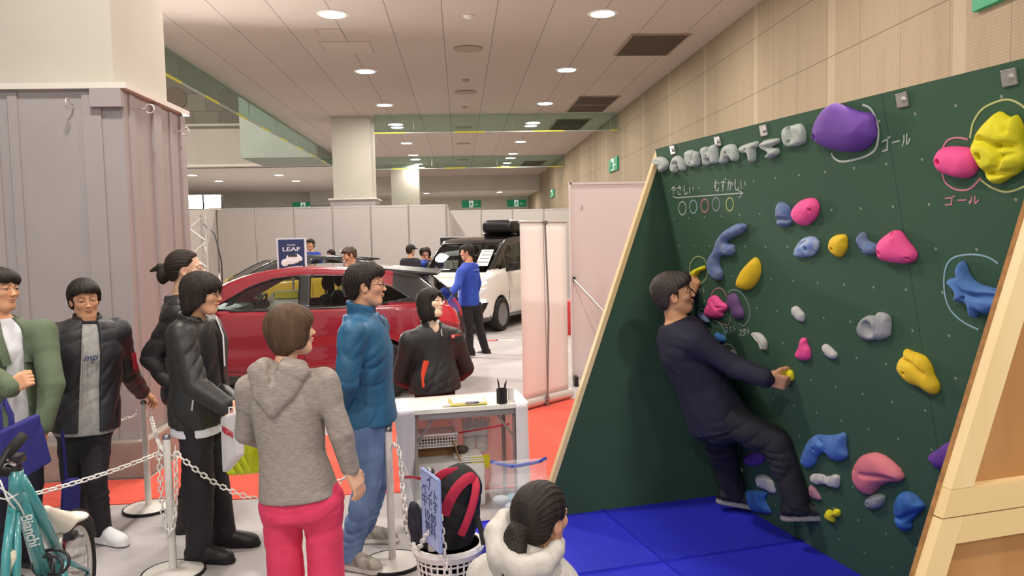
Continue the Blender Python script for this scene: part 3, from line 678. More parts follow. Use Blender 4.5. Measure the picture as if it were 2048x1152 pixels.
# ------------------------------------------------------------------ holds: an outline on the board swells to a rounded lump
HC = dict(purple='#6a3f9c', pink='#f8569a', yellow='#edc520', lemon='#ebe020', blue='#5a86c6', sky='#3a78bf', slate='#5a76a8', grey='#a9adae', white='#c9c8c2', salmon='#e5828c', plum='#6d4c7e', letter='#b3bcb4', rose='#a87786', marble='#5b7fc0')
def hold_mat(c):
    if c in ('blue', 'sky', 'slate', 'marble', 'grey'): return mat('hold_'+c, HC[c], .75, col2={'slate': '#7d8ba6', 'marble': '#b9c6d8', 'grey': '#8f9496', 'blue': '#4b78b8'}.get(c, '#335c9c'), vs=22, bump=.3, bs=160)
    return mat('hold_'+c, HC[c], .7, var=.06, vs=30, bump=.25, bs=180)
bolt_m = mat('bolt_dark', '#2c2a28', .5, .6)
def hold(pts, cv, H, c, label, dim=(), ridge=(), lumps=(), R=None, group='climbing holds on the green board', strokes=None, tilt=(0, 0), px_n=.02, name='climbing_hold'):
    H = H*.52; px_n = H*.4
    if strokes:
        Ls = [np.array([wuv(*cv(p), px_n) for p in L]) for L in strokes[0]]; rad = strokes[1]; q = np.concatenate(Ls)
    else:
        q = np.array([wuv(*cv(p), px_n) for p in pts]); q = round_poly(q, 5)
    pad = .02 if not strokes else rad+.015
    lo, hi = q.min(0)-pad, q.max(0)+pad; size = max(hi-lo); r = float(np.clip(size/64, .0028, .006))
    f = Field((lo[0], lo[1], -.012), (hi[0], hi[1], H*1.25+.02), r)
    U = f.ax[0][:, None].astype(float); W = f.ax[1][None, :].astype(float); U, W = np.broadcast_arrays(U, W)
    if strokes:
        sd = np.full(U.shape, 9.0)
        for L in Ls:
            for a, b_ in zip(L, L[1:]):
                e = b_-a; h = np.clip(((U-a[0])*e[0]+(W-a[1])*e[1])/(e@e+1e-9), 0, 1); sd = np.minimum(sd, np.hypot(U-a[0]-h*e[0], W-a[1]-h*e[1]))
        sd = sd-rad; RR = rad*.9
    else:
        sd = outline_sdf(q, U, W); RR = R or max(-sd.min()*.95, .01)
    x = np.clip(-sd/RR, 0, 1); h = H*np.sqrt(np.maximum(1-(1-x)**2.2, 0))
    c0 = q.mean(0); h = h*(1+tilt[0]*(U-c0[0])/size+tilt[1]*(W-c0[1])/size)
    for (p, rr, d) in lumps:
        a = wuv(*cv(p), px_n); h = h+d*np.exp(-((U-a[0])**2+(W-a[1])**2)/(rr*rr))*(x > 0)
    for (L, wd, d) in ridge:
        L = np.array([wuv(*cv(p), px_n) for p in L]); g = np.full(U.shape, 9.0)
        for a, b_ in zip(L, L[1:]):
            e = b_-a; k = np.clip(((U-a[0])*e[0]+(W-a[1])*e[1])/(e@e+1e-9), 0, 1); g = np.minimum(g, np.hypot(U-a[0]-k*e[0], W-a[1]-k*e[1]))
        h = h-d*np.exp(-(g/wd)**2)*np.minimum(x*2, 1)
    for p, rr in dim:
        a = wuv(*cv(p), px_n); g = np.hypot(U-a[0], W-a[1]); h = h-.03*np.clip((rr-g)/(rr*.35), 0, 1)*(H > .02)
    h = np.maximum(h, .002)
    Z = f.ax[2][None, None, :]
    D = np.maximum((Z-h[:, :, None])*.6, np.maximum(-Z-.001, sd[:, :, None]*.8)); f.D = D.astype(np.float32)
    Pq, Fq = nets(f.D, *f.ax)
    P3 = WO+np.outer(Pq[:, 0], WU)+np.outer(Pq[:, 1], WV)+np.outer(Pq[:, 2]+.001, WN)
    t_ = thing(name, label, 'climbing hold', wp(c0[0], c0[1], 0), 0, group)
    me = bpy.data.meshes.new('lump'); me.from_pydata([tuple(p) for p in P3], [], [tuple(int(i) for i in f_) for f_ in Fq]); me.update()
    o = link('lump', me, hold_mat(c), t_, True, True)
    for p, rr in dim:
        a = wuv(*cv(p), px_n); i = np.argmin(np.abs(f.ax[0]-a[0])), np.argmin(np.abs(f.ax[1]-a[1])); hh = float(h[i])
        Mx = mat3(WU, WV, WN); MB().lathe([(rr*.62, hh-.012), (rr*.62, hh+.002), (0, hh+.002)], 6, Mx, wp(a[0], a[1], 0)).build('bolt', bolt_m, t_)
    return t_
hold([(870, 65), (920, 75), (985, 100), (1050, 115), (1068, 165), (1068, 215), (1045, 255), (1005, 285), (940, 290), (870, 280), (810, 250), (790, 220), (795, 160), (825, 100)], c5, .13, 'purple', 'large smooth purple hold near the top edge of the wall beside white chalk arc', [((823, 210), .012)], R=.11, px_n=.05)
hold([(1395, 265), (1480, 265), (1530, 285), (1548, 340), (1530, 390), (1490, 410), (1430, 400), (1375, 375), (1353, 325), (1365, 285)], c5, .09, 'pink', 'big pink oval hold touching the large yellow rock hold, upper right of the wall', [((1393, 327), .012), ((1470, 400), .006)], px_n=.04)
hold([(1600, 130), (1635, 103), (1662, 112), (1690, 128), (1712, 118), (1730, 128), (1748, 170), (1757, 258), (1780, 300), (1770, 345), (1740, 380), (1700, 405), (1640, 437), (1600, 415), (1570, 370), (1540, 320), (1522, 280), (1525, 235), (1555, 180)], c5, .10, 'lemon', 'large bright yellow rock-like hold with creases at upper right of wall', [((1585, 300), .014)], [([(1525, 235), (1590, 225), (1650, 250), (1757, 258)], .012, .03), ([(1650, 250), (1680, 300), (1665, 350), (1600, 380)], .01, .02), ([(1570, 375), (1640, 385), (1740, 378)], .01, .03), ([(1680, 300), (1740, 290), (1775, 320)], .008, .015), ([(1690, 128), (1700, 180)], .01, .02)], R=.06, px_n=.04)
hold([(645, 517), (680, 540), (690, 575), (692, 615), (660, 632), (632, 620), (625, 570), (628, 530)], c5, .07, 'slate', 'small blue hold just left of the topmost pink round hold', [], [([(628, 600), (660, 590), (692, 600)], .01, .02)])
hold([(735, 510), (790, 500), (815, 530), (812, 570), (795, 600), (760, 627), (720, 615), (698, 580), (702, 545)], c5, .08, 'pink', 'pink rounded hold in the upper middle, right of small blue hold', [((704, 574), .008), ((795, 548), .008)], px_n=.03)
hold([(440, 618), (478, 618), (483, 640), (462, 665), (415, 685), (395, 705), (425, 715), (433, 745), (415, 765), (385, 762), (362, 775), (360, 810), (375, 840), (372, 870), (355, 878), (325, 850), (312, 810), (318, 770), (340, 735), (355, 690), (385, 650)], c5, .07, 'slate', 'long curved mottled blue hold with branch, right of the yellow start hold', [((345, 740), .007)], px_n=.03, R=.03)
hold([(755, 680), (795, 678), (818, 700), (815, 735), (790, 765), (745, 773), (712, 765), (710, 735), (730, 700)], c5, .06, 'marble', 'round blue hold marbled white, in the middle row left of small yellow hold', [((775, 728), .013)], [([(720, 750), (735, 715), (770, 695)], .008, .012)])
hold([(905, 668), (940, 670), (948, 700), (945, 735), (920, 772), (885, 755), (868, 725), (875, 685)], c5, .06, 'yellow', 'small round yellow hold in the middle row, between two blue holds', [((897, 730), .009)], px_n=.03)
hold([(1015, 658), (1030, 662), (1045, 695), (1085, 715), (1088, 750), (1050, 760), (1025, 745), (1010, 715), (997, 685)], c5, .06, 'slate', 'grey-blue wedge hold touching the triangular pink hold', [((1037, 735), .007)])
hold([(1165, 648), (1195, 660), (1225, 700), (1262, 750), (1260, 785), (1225, 803), (1160, 798), (1110, 785), (1090, 745), (1093, 700), (1130, 665)], c5, .09, 'pink', 'large triangular pink hold with rounded corners, right of grey-blue wedge', [((1119, 745), .011), ((1165, 660), .006), ((1245, 772), .006)], px_n=.04)
hold([(1475, 788), (1495, 810), (1510, 850), (1545, 890), (1620, 915), (1700, 930), (1720, 1000), (1650, 1020), (1590, 1035), (1560, 1020), (1545, 1050), (1520, 1040), (1505, 985), (1470, 978), (1443, 965), (1452, 935), (1430, 905), (1415, 890), (1420, 870), (1455, 865), (1455, 820)], c5, .08, 'blue', 'spiky blue antler-shaped hold inside big chalk ring by the wooden frame', [((1505, 957), .011)], [([(1455, 880), (1500, 930), (1560, 945), (1650, 950)], .01, .025)], px_n=.03, R=.035)
hold([(525, 773), (545, 800), (547, 850), (525, 900), (490, 923), (450, 910), (445, 875), (465, 830), (500, 790)], c5, .08, 'yellow', 'orange-yellow drop-shaped hold right of the long blue hold', px_n=.03)
hold([(318, 165), (345, 145), (405, 122), (418, 130), (415, 155), (380, 170), (350, 203), (325, 195)], c8, .05, 'lemon', 'small yellow hold gripped by the climber high hand inside chalk ring')
hold([(480, 350), (510, 360), (545, 400), (585, 420), (592, 450), (575, 470), (555, 485), (550, 515), (500, 533), (440, 520), (415, 480), (420, 440), (440, 405), (445, 370)], c8, .07, 'pink', 'pink hold in front of climber face, left of the plum-coloured hold', [((463, 425), .005)], [([(490, 390), (520, 440), (580, 440)], .008, .012)], px_n=.03)
hold([(600, 345), (640, 335), (670, 370), (690, 430), (712, 480), (710, 520), (680, 537), (640, 520), (622, 490), (620, 460), (578, 405), (590, 380)], c8, .06, 'plum', 'plum purple flake hold right of the pink start hold', px_n=.02)
hold([(375, 480), (410, 490), (450, 540), (450, 565), (410, 545), (375, 510)], c8, .05, 'slate', 'small bluish hold half hidden under the climber chin')
hold([(505, 635), (550, 655), (575, 690), (560, 715), (530, 700), (505, 665)], c8, .05, 'sky', 'small blue hold peeping out above the climber upper arm')
hold([(590, 790), (620, 768), (645, 800), (655, 850), (620, 840), (600, 815)], c8, .05, 'grey', 'small grey hold peeping out beside climber elbow, inside white chalk arc')
hold([(775, 640), (820, 635), (860, 660), (890, 710), (885, 770), (850, 760), (835, 720), (800, 680)], c8, .05, 'white', 'pale grey curved hold between the chalk writing and the pink pear hold', [], [([(800, 655), (840, 690), (862, 740)], .007, .014)])
hold([(1090, 440), (1120, 433), (1155, 465), (1180, 500), (1175, 550), (1140, 545), (1100, 505), (1088, 470)], c8, .045, 'white', 'small pale grey oval hold alone left of the grey ring hold', [((1120, 507), .006)])
hold([(1155, 680), (1190, 685), (1200, 725), (1222, 770), (1225, 830), (1200, 850), (1150, 845), (1115, 815), (1120, 780), (1140, 740)], c8, .055, 'pink', 'small pink pear-shaped hold above the climber right hand', [((1157, 765), .006)])
hold([(985, 920), (1010, 908), (1050, 915), (1085, 935), (1098, 980), (1085, 1010), (1030, 1005), (985, 965)], c8, .05, 'lemon', 'small yellow hold under the climber low outstretched hand', [], [([(1050, 915), (1045, 960)], .006, .01)])
hold([(325, 115), (345, 112), (385, 150), (385, 172), (365, 175), (335, 150)], c6, .045, 'white', 'small grey oval hold right of the small pink pear hold', [((345, 148), .006)])
hold([(1085, 1030), (1130, 1032), (1152, 1060), (1148, 1128), (1118, 1150), (1085, 1148), (1070, 1100)], c5, .05, 'grey', 'plain grey lobe bolted behind the grey ring hold')
hold([(1055, 1040), (1095, 1055), (1110, 1098), (1095, 1140), (1055, 1156), (1015, 1140), (997, 1098), (1015, 1057)], c5, .065, 'grey', 'round grey ring-shaped hold with dished centre at mid right', [((1072, 1075), .006)], [([(1052, 1092), (1058, 1100)], .024, .05)], px_n=.03)
hold([(690, 133), (725, 145), (775, 165), (805, 205), (820, 250), (843, 300), (835, 335), (805, 335), (760, 305), (715, 290), (675, 250), (657, 215), (665, 180), (685, 160)], c6, .08, 'yellow', 'long deep yellow tapering hold at right, below the grey ring hold', [((710, 233), .008)], [([(700, 175), (740, 195), (790, 240)], .012, .012)], px_n=.03)
hold([(300, 517), (345, 520), (385, 515), (415, 508), (428, 530), (428, 580), (435, 615), (410, 635), (370, 632), (335, 600), (305, 610), (285, 650), (255, 668), (225, 635), (240, 580), (265, 535)], c6, .07, 'blue', 'blue butterfly-shaped hold right of the climber knee', [((297, 578), .009)], [([(300, 525), (340, 560), (345, 590)], .012, .02)], px_n=.03)
hold([(275, 695), (320, 695), (345, 705), (380, 695), (400, 710), (395, 755), (360, 752), (335, 740), (300, 742), (275, 725)], c6, .05, 'white', 'white twisted rope-like hold above the climber shoe', [], [([(300, 693), (310, 742)], .006, .014), ([(330, 700), (340, 742)], .006, .014), ([(360, 698), (372, 752)], .006, .014)])
hold([(500, 610), (560, 600), (610, 625), (655, 665), (680, 705), (670, 730), (620, 735), (575, 755), (535, 790), (495, 770), (465, 725), (458, 675), (475, 635)], c6, .10, 'salmon', 'large salmon pink hold with scooped underside at lower right', [((486, 670), .009), ((630, 702), .006)], [([(520, 690), (600, 700), (660, 720)], .012, .012)], px_n=.04)
hold([(530, 795), (570, 783), (600, 795), (595, 835), (555, 852), (525, 840), (518, 815)], c6, .05, 'grey', 'small grey knob directly below the salmon pink hold', [((540, 825), .008)])
hold([(680, 775), (720, 780), (760, 815), (778, 845), (745, 880), (720, 910), (720, 940), (690, 950), (655, 915), (645, 850), (655, 800)], c6, .08, 'sky', 'bright blue wedge hold lowest right on the wall by the wooden frame', [], [([(650, 880), (690, 890), (745, 870)], .01, .02)], px_n=.03)
hold([(880, 553), (930, 560), (945, 620), (920, 665), (850, 672), (820, 645), (800, 620), (810, 600), (835, 585)], c6, .07, 'purple', 'violet lobed hold half hidden behind the wooden side frame', px_n=.03)
hold([(345, 855), (365, 860), (380, 850), (400, 860), (400, 885), (380, 890), (375, 912), (350, 900), (335, 880)], c6, .05, 'lemon', 'small yellow foothold under the toe of climber front shoe')
hold([(25, 705), (60, 697), (95, 720), (112, 770), (100, 783), (65, 765), (35, 750)], c6, .05, 'white', 'pale grey oval hold between the climber two legs', [((45, 735), .007)])
hold([(700, 858), (770, 865), (770, 895), (790, 938), (740, 935), (705, 920), (700, 890)], c4, .06, 'sky', 'blue notched foothold under the climber rear shoe')
hold([(700, 745), (740, 725), (765, 740), (760, 765), (730, 775), (700, 765)], c4, .05, 'purple', 'violet hold half hidden behind the climber front thigh')
hold([(665, 765), (690, 785), (690, 800), (668, 795)], c4, .03, 'white', 'tiny white chip hold behind the climber rear calf')
hold([(265, 745), (290, 760), (318, 805), (300, 812), (270, 790)], c6, .04, 'rose', 'dusty pink flat hold just above the climber front shoe')
# letter-shaped holds across the top
LETTERS = [([(62, 318), (85, 307), (112, 315), (128, 340), (122, 365), (100, 378), (92, 378), (85, 352), (62, 335)], [((93, 346), .011)], [([(72, 322), (86, 330)], .008, .01)], 'D, first letter at far left'),
 ([(158, 306), (180, 306), (200, 330), (208, 368), (190, 372), (183, 352), (172, 354), (170, 378), (150, 378), (143, 350), (148, 325)], [], [([(165, 340), (180, 336)], .009, .02)], 'A, second letter, next to D'),
 ([(210, 285), (228, 277), (245, 282), (265, 292), (270, 345), (245, 355), (225, 350), (212, 320)], [((240, 335), .007)], [([(246, 285), (250, 318)], .008, .018)], 'I, third letter'),
 ([(282, 270), (305, 262), (312, 280), (320, 278), (320, 260), (345, 252), (355, 300), (357, 335), (332, 340), (326, 318), (314, 322), (318, 344), (298, 348), (290, 310)], [((316, 300), .007)], [], 'H, fourth letter'),
 ([(385, 262), (410, 250), (435, 258), (450, 300), (448, 325), (428, 330), (420, 312), (405, 314), (398, 335), (372, 338), (375, 295)], [((406, 288), .010)], [], 'A, fifth letter, between H and T'),
 ([(460, 262), (500, 245), (538, 238), (540, 262), (528, 275), (527, 325), (508, 332), (500, 300), (492, 292), (470, 290)], [((497, 272), .008)], [], 'T, sixth letter'),
 ([(558, 242), (580, 230), (632, 224), (635, 245), (610, 258), (604, 266), (630, 270), (634, 295), (605, 312), (588, 316), (580, 300), (592, 288), (565, 275), (556, 258)], [((575, 258), .007)], [([(590, 262), (612, 262)], .008, .02)], 'S, seventh letter'),
 ([(660, 178), (690, 165), (735, 157), (755, 190), (757, 238), (735, 255), (700, 263), (675, 258), (660, 225)], [((692, 238), .010)], [([(685, 180), (700, 212)], .018, .035)], 'U, last and largest letter beside the purple hold')]
for o_, d_, r_, lab in LETTERS:
    hold(o_, c5, .058, 'letter', f'pale grey letter-shaped hold {lab}', d_, r_, R=.022, group='letter holds across the wall top', name='letter_hold')
# ------------------------------------------------------------------ blue landing mats
mm = mat('mat_blue', '#2a2fc4', .6, spec=.3, var=.12, vs=2.5, bump=.12, bs=9, bd=.01)
for s0, s1, u0, u1, lab in ((-.03, .858, -.012, .79, 'blue landing mat in the far corner against both green boards'), (.862, 1.66, -.04, .79, 'blue landing mat at far left, beside the crouching man'), (-.03, .858, .795, 2.51, 'long blue landing mat along the foot of the wall, right'), (.862, 1.66, .795, 2.51, 'long blue landing mat in the near left, cut by picture bottom')):
    b = MB(); Mx = mat3(WH, WU, (0, 0, 1)); c = sp((s0+s1)/2+.0, (u0+u1)/2, .1)
    b.box(c, (s1-s0, u1-u0, .2), Mx, .012); o = b.build('landing_mat', mm, None, 'auto', base=True)
    tag(o, lab, 'mat', 'blue landing mats')
# ================================================================== people
def tint_mat(name, rough=.5, spec=.4, sss=0.0, bump=0, bs=200):
    if name in MATS: return MATS[name]
    m = bpy.data.materials.new(name); t = NT(m); a = t.n('ShaderNodeAttribute'); a.attribute_name = 'tint'; t.col(a.outputs[0])
    t.b.inputs['Roughness'].default_value = rough; t.b.inputs['Specular IOR Level'].default_value = spec
    if sss: t.b.inputs['Subsurface Weight'].default_value = sss; t.b.inputs['Subsurface Radius'].default_value = (.012, .005, .003)
    if bump: t.bump(t.noise(bs, 3), bump, .002)
    MATS[name] = m; return m
skin_m = tint_mat('skin', .5, .35, .15); shoe_m = tint_mat('shoe', .5, .4, 0, .15, 120)
def frame(yaw, pit=0.0, rol=0.0):      # degrees; columns right, forward, up
    y, p, r = map(math.radians, (yaw, pit, rol))
    f = V(math.sin(y)*math.cos(p), math.cos(y)*math.cos(p), math.sin(p)); rt = V(math.cos(y), -math.sin(y), 0); up = np.cross(rt, f)
    R2 = rt*math.cos(r)+up*math.sin(r); U2 = -rt*math.sin(r)+up*math.cos(r)
    return np.stack([R2, f, U2], 1)
def head_field(F, c, M, s, neck, fem=False):
    hp = lambda x, y, z: c+M@(V(x, y, z)*s); R = lambda *a: [v*s for v in a]
    F.cone(neck, hp(0, -.025, -.06), (.050 if fem else .058)*s, (.045 if fem else .051)*s, .025)
    F.ell(hp(0, -.015, .03), R(.074, .094, .086), M, .02)
    F.ell(hp(0, .022, -.026), R(.0575, .064, .080), M, .025)
    F.ell(hp(0, .050, -.092), R(.024 if fem else .029, .029, .023), M, .03)
    for k in (-1, 1):
        F.ell(hp(k*.036, .056, -.020), R(.024, .024, .020), M, .02)
        F.cone(hp(k*.046, .0, -.055), hp(k*.020, .05, -.092), .016*s, .016*s, .025)
        F.ell(hp(k*.030, .092, .006), R(.019, .012, .0095), M, .012, 's')
        F.ell(hp(k*.031, .073, .005), R(.0165, .0135, .0115), M, .003)
        F.cone(hp(k*.013, .086, .024), hp(k*.048, .068, .022), .0065*s, .005*s, .010)
        F.ell(hp(k*.075, -.008, -.005), R(.011, .020, .031), M, .006)
        F.ell(hp(k*.083, -.002, -.003), R(.007, .011, .018), M, .004, 's')
        F.ell(hp(k*.011, .097, -.030), R(.0068, .009, .0062), M, .006)
    F.cone(hp(0, .080, .010), hp(0, .1005, -.026), .0070*s, .0098*s, .009)
    F.ell(hp(0, .086, -.0525), R(.019, .0105, .0048), M, .006); F.ell(hp(0, .0845, -.0632), R(.016, .0105, .0054), M, .006)
    F.ell(hp(0, .098, -.0578), R(.020, .009, .0014), M, .002, 's')
def skin_paint(c, M, s, base, lips, look=0.0, fem=False, brow=(.03, .022, .018)):
    b0 = np.array(lin(base)[:3]); lp = np.array(lin(lips)[:3])
    def f(P):
        q = ((P-c)@M)/s; x, y, z = q.T; o = np.tile(b0, (len(P), 1)); face = y > .035
        def put(mk, col, k=1.0): o[mk] = o[mk]*(1-k)+np.array(col)*k
        ck = np.exp(-(((np.abs(x)-.038)/.02)**2+((z+.028)/.018)**2))*face*.25; o[:] = o*(1-ck[:, None])+np.array([.62, .27, .2])*ck[:, None]
        lm = (x/.020)**2+((z+.058)/.0105)**2; o[:] = o*(1-(.6*face*(y > .066)*np.clip(1.6-1.4*lm, 0, 1))[:, None])+lp*(.6*face*(y > .066)*np.clip(1.6-1.4*lm, 0, 1))[:, None]
        put(face & (np.abs(x) < .019) & (np.abs(z+.0578) < .0022) & (y > .06), (.2, .07, .06), .8)
        ax = np.abs(x); arc = .0245+.004*np.clip((ax-.012)/.02, 0, 1)-.006*np.clip((ax-.034)/.014, 0, 1)
        put(face & (ax > .012) & (ax < .049) & (np.abs(z-arc) < (.0026 if fem else .0038)), brow, .7)
        e = ((ax-.031)/.0155)**2+((z-.0035)/.0042)**2
        put(face & (e < 1), (.40, .34, .30)); ic = (x-np.sign(x)*.031-look*.008)
        put(face & (e < 1) & ((ic/.0068)**2+((z-.0045)/.0068)**2 < 1), (.018, .012, .01))
        put(face & (e < 2.0) & (z > .0030+.0035*(1-((ax-.031)/.0165)**2)) , (.04, .025, .022), .85)
        put(face & (np.hypot(ax-.0085, z+.0385) < .004) & (y > .088), (.2, .08, .06), .7)
        return np.clip(o, 0, 1)
    return f
def hand(F, wr, dr, pn, th, curl=.3, s=1.0, spread=.0, thumb=.5, curls=None):
    # wr wrist, dr towards the knuckles, pn out of the palm, th towards the thumb side
    dr = unit(dr); pn = unit(np.array(pn)-dr*(np.array(pn)@dr)); t = np.cross(dr, pn); t = t if t@np.array(th) > 0 else -t; M = np.stack([t, dr, pn], 1)
    F.cone(wr-dr*.02, wr+dr*.02, .027*s, .026*s, .02, flat=(pn, 1.35))
    F.box(wr+dr*.052*s, (.040*s, .046*s, .0145*s), M, .013*s, .02)
    F.ell(wr+dr*.035*s+t*.026*s+pn*.008*s, (.018*s, .03*s, .016*s), M, .015)
    for i, (b, L) in enumerate(((.0295, .074), (.0102, .082), (-.0095, .076), (-.0285, .060))):
        cu = curls[i] if curls else curl*(1+.08*i); a = cu*.95; p = wr+dr*.094*s+t*b*s; d0 = unit(dr+t*b*spread*10)
        for seg, (fr, ra, rb) in enumerate(((.44, .0095, .0088), (.31, .0088, .008), (.25, .0078, .0066))):
            d = d0*math.cos(a)+pn*math.sin(a); q_ = p+d*L*fr*s; F.cone(p, q_, ra*s, rb*s, .006 if seg == 0 else .002); p = q_; a += cu*(1.35 if seg == 0 else .9)
    p = wr+dr*.028*s+t*.032*s; d = unit(dr*.62+t*(.75-.5*thumb)+pn*(.2+.5*thumb))
    for L, ra, rb in ((.042, .0125, .0105), (.030, .0105, .0095), (.024, .0095, .0075)):
        q_ = p+d*L*s; F.cone(p, q_, ra*s, rb*s, .008); p = q_; d = unit(d+dr*.25-t*.35*thumb+pn*.15*thumb)
HAIR = {   # side-view outline (forward, up) that the hair cap fills
 'short': [(-.16, -.055), (-.075, -.078), (-.045, -.045), (-.032, .012), (-.008, .028), (.008, -.014), (.020, -.014), (.028, .03), (.055, .052), (.13, .048), (.16, .2), (-.16, .2)],
 'fringe': [(-.16, -.06), (-.075, -.08), (-.045, -.045), (-.032, .01), (-.008, .025), (.006, -.016), (.022, -.016), (.034, .022), (.065, .036), (.14, .034), (.16, .2), (-.16, .2)],
 'mop': [(-.17, -.12), (-.06, -.13), (-.02, -.085), (.02, -.06), (.045, -.05), (.055, .0), (.08, .022), (.15, .012), (.16, .2), (-.17, .2)],
 'pixie': [(-.17, -.105), (-.055, -.108), (-.03, -.085), (.03, -.07), (.052, -.045), (.062, .005), (.085, .03), (.15, .02), (.16, .2), (-.17, .2)],
 'bob': [(-.17, -.135), (-.03, -.14), (.035, -.12), (.05, -.05), (.058, .02), (.085, .045), (.15, .04), (.16, .2), (-.17, .2)],
 'tied': [(-.16, -.055), (-.08, -.062), (-.05, -.045), (-.034, .005), (-.01, .02), (.012, .008), (.03, .03), (.045, .07), (.08, .09), (.16, .1), (.16, .2), (-.16, .2)],
 'long': [(-.17, -.30), (-.02, -.30), (.03, -.1), (.05, -.03), (.058, .02), (.085, .04), (.15, .03), (.16, .2), (-.17, .2)]}
def hair(par, c, M, s, style, m, r=.005, vol=1.0, strand=.0026, seed=3, extra=None, label=None):
    lo = c-.24*s; hi = c+.22*s
    if style == 'long': lo = lo-V(.02, .02, .12)
    F = Field(lo, hi, r); hp = lambda x, y, z: c+M@(V(x, y, z)*s); R = lambda *a: [v*s*vol for v in a]
    F.ell(hp(0, -.018, .034), R(.087, .106, .096), M, .02)
    if style == 'fringe': F.ell(hp(0, -.03, -.03), R(.080, .078, .06), M, .03); F.ell(hp(0, .045, .06), R(.074, .055, .045), M, .03)
    if style in ('mop', 'bob', 'pixie', 'long'):
        F.ell(hp(0, -.02, -.03), R(.083, .088, .10), M, .04); F.ell(hp(0, .05, .045), R(.068, .050, .05), M, .03)
    if style in ('bob', 'mop'): F.ell(hp(0, -.03, -.075), R(.082, .075, .08), M, .04)
    if style == 'long': F.cone(hp(0, -.04, -.05), hp(0, -.06, -.27), .085*s, .05*s, .04, flat=(M[:, 1], 1.5))
    if style in ('short',): F.ell(hp(0, -.03, -.03), R(.078, .075, .06), M, .03); F.ell(hp(0, .06, .075), R(.06, .045, .035), M, .03)
    if style == 'tied': F.ell(hp(0, -.03, -.03), R(.078, .078, .07), M, .03)
    if extra: extra(F, hp, s)
    q = (slice(None),)*3; u = F.local(q, c, M); x, y, z = [v/s for v in u]
    sd = outline_sdf(HAIR[style], y.astype(float).reshape(-1), z.astype(float).reshape(-1)).reshape(y.shape)*s if True else 0
    jag = .010*np.sin(70*x+8*y)*np.sin(31*x+1.3)+.006*np.sin(120*x+seed)
    keep = F.D.copy()
    sd = sd+(jag*s*(1.7 if style in ('mop', 'pixie', 'bob') else 1)).astype(np.float32)*((z < .06) & (y > 0))
    # the cap is cut by the outline; a tail or bun (extra) is left whole
    D = -smin(-F.D, -sd.astype(np.float32), .012*s)
    if style == 'tied' and extra:
        G = Field(lo, hi, r); extra(G, hp, s); D = smin(D, G.D, .01)
    az = np.arctan2(x, z-.01) if style == 'tied' else np.arctan2(x, y+.02)
    if style == 'tied': z = y
    n = np.sin(29*az+5*np.sin(11*z+seed)+3*np.sin(26*x+14*z))*.5+np.sin(57*az+6*np.sin(17*z+2)+4*np.sin(31*x)+seed)*.3+np.sin(93*az+5*np.sin(40*y+seed)+7*np.sin(23*z))*.3
    F.D = (D+np.where(np.abs(D) < .03, strand*s*n, 0)).astype(np.float32)
    o = F.mesh('hair', m, par)
    if label: o['label'] = label
    return o
hair_black = mat('hair_black', '#191411', .62, col2='#2a221d', vs=25, spec=.3, bump=.6, bs=140, bd=.004, stretch=(1, 1, .12))
hair_brown = mat('hair_brown', '#5e4736', .66, col2='#453224', vs=30, spec=.3, bump=.6, bs=140, bd=.004, stretch=(1, 1, .12))
hair_dark = mat('hair_dark_brown', '#2b201a', .64, col2='#1c1511', vs=30, spec=.3, bump=.6, bs=140, bd=.004, stretch=(1, 1, .12))
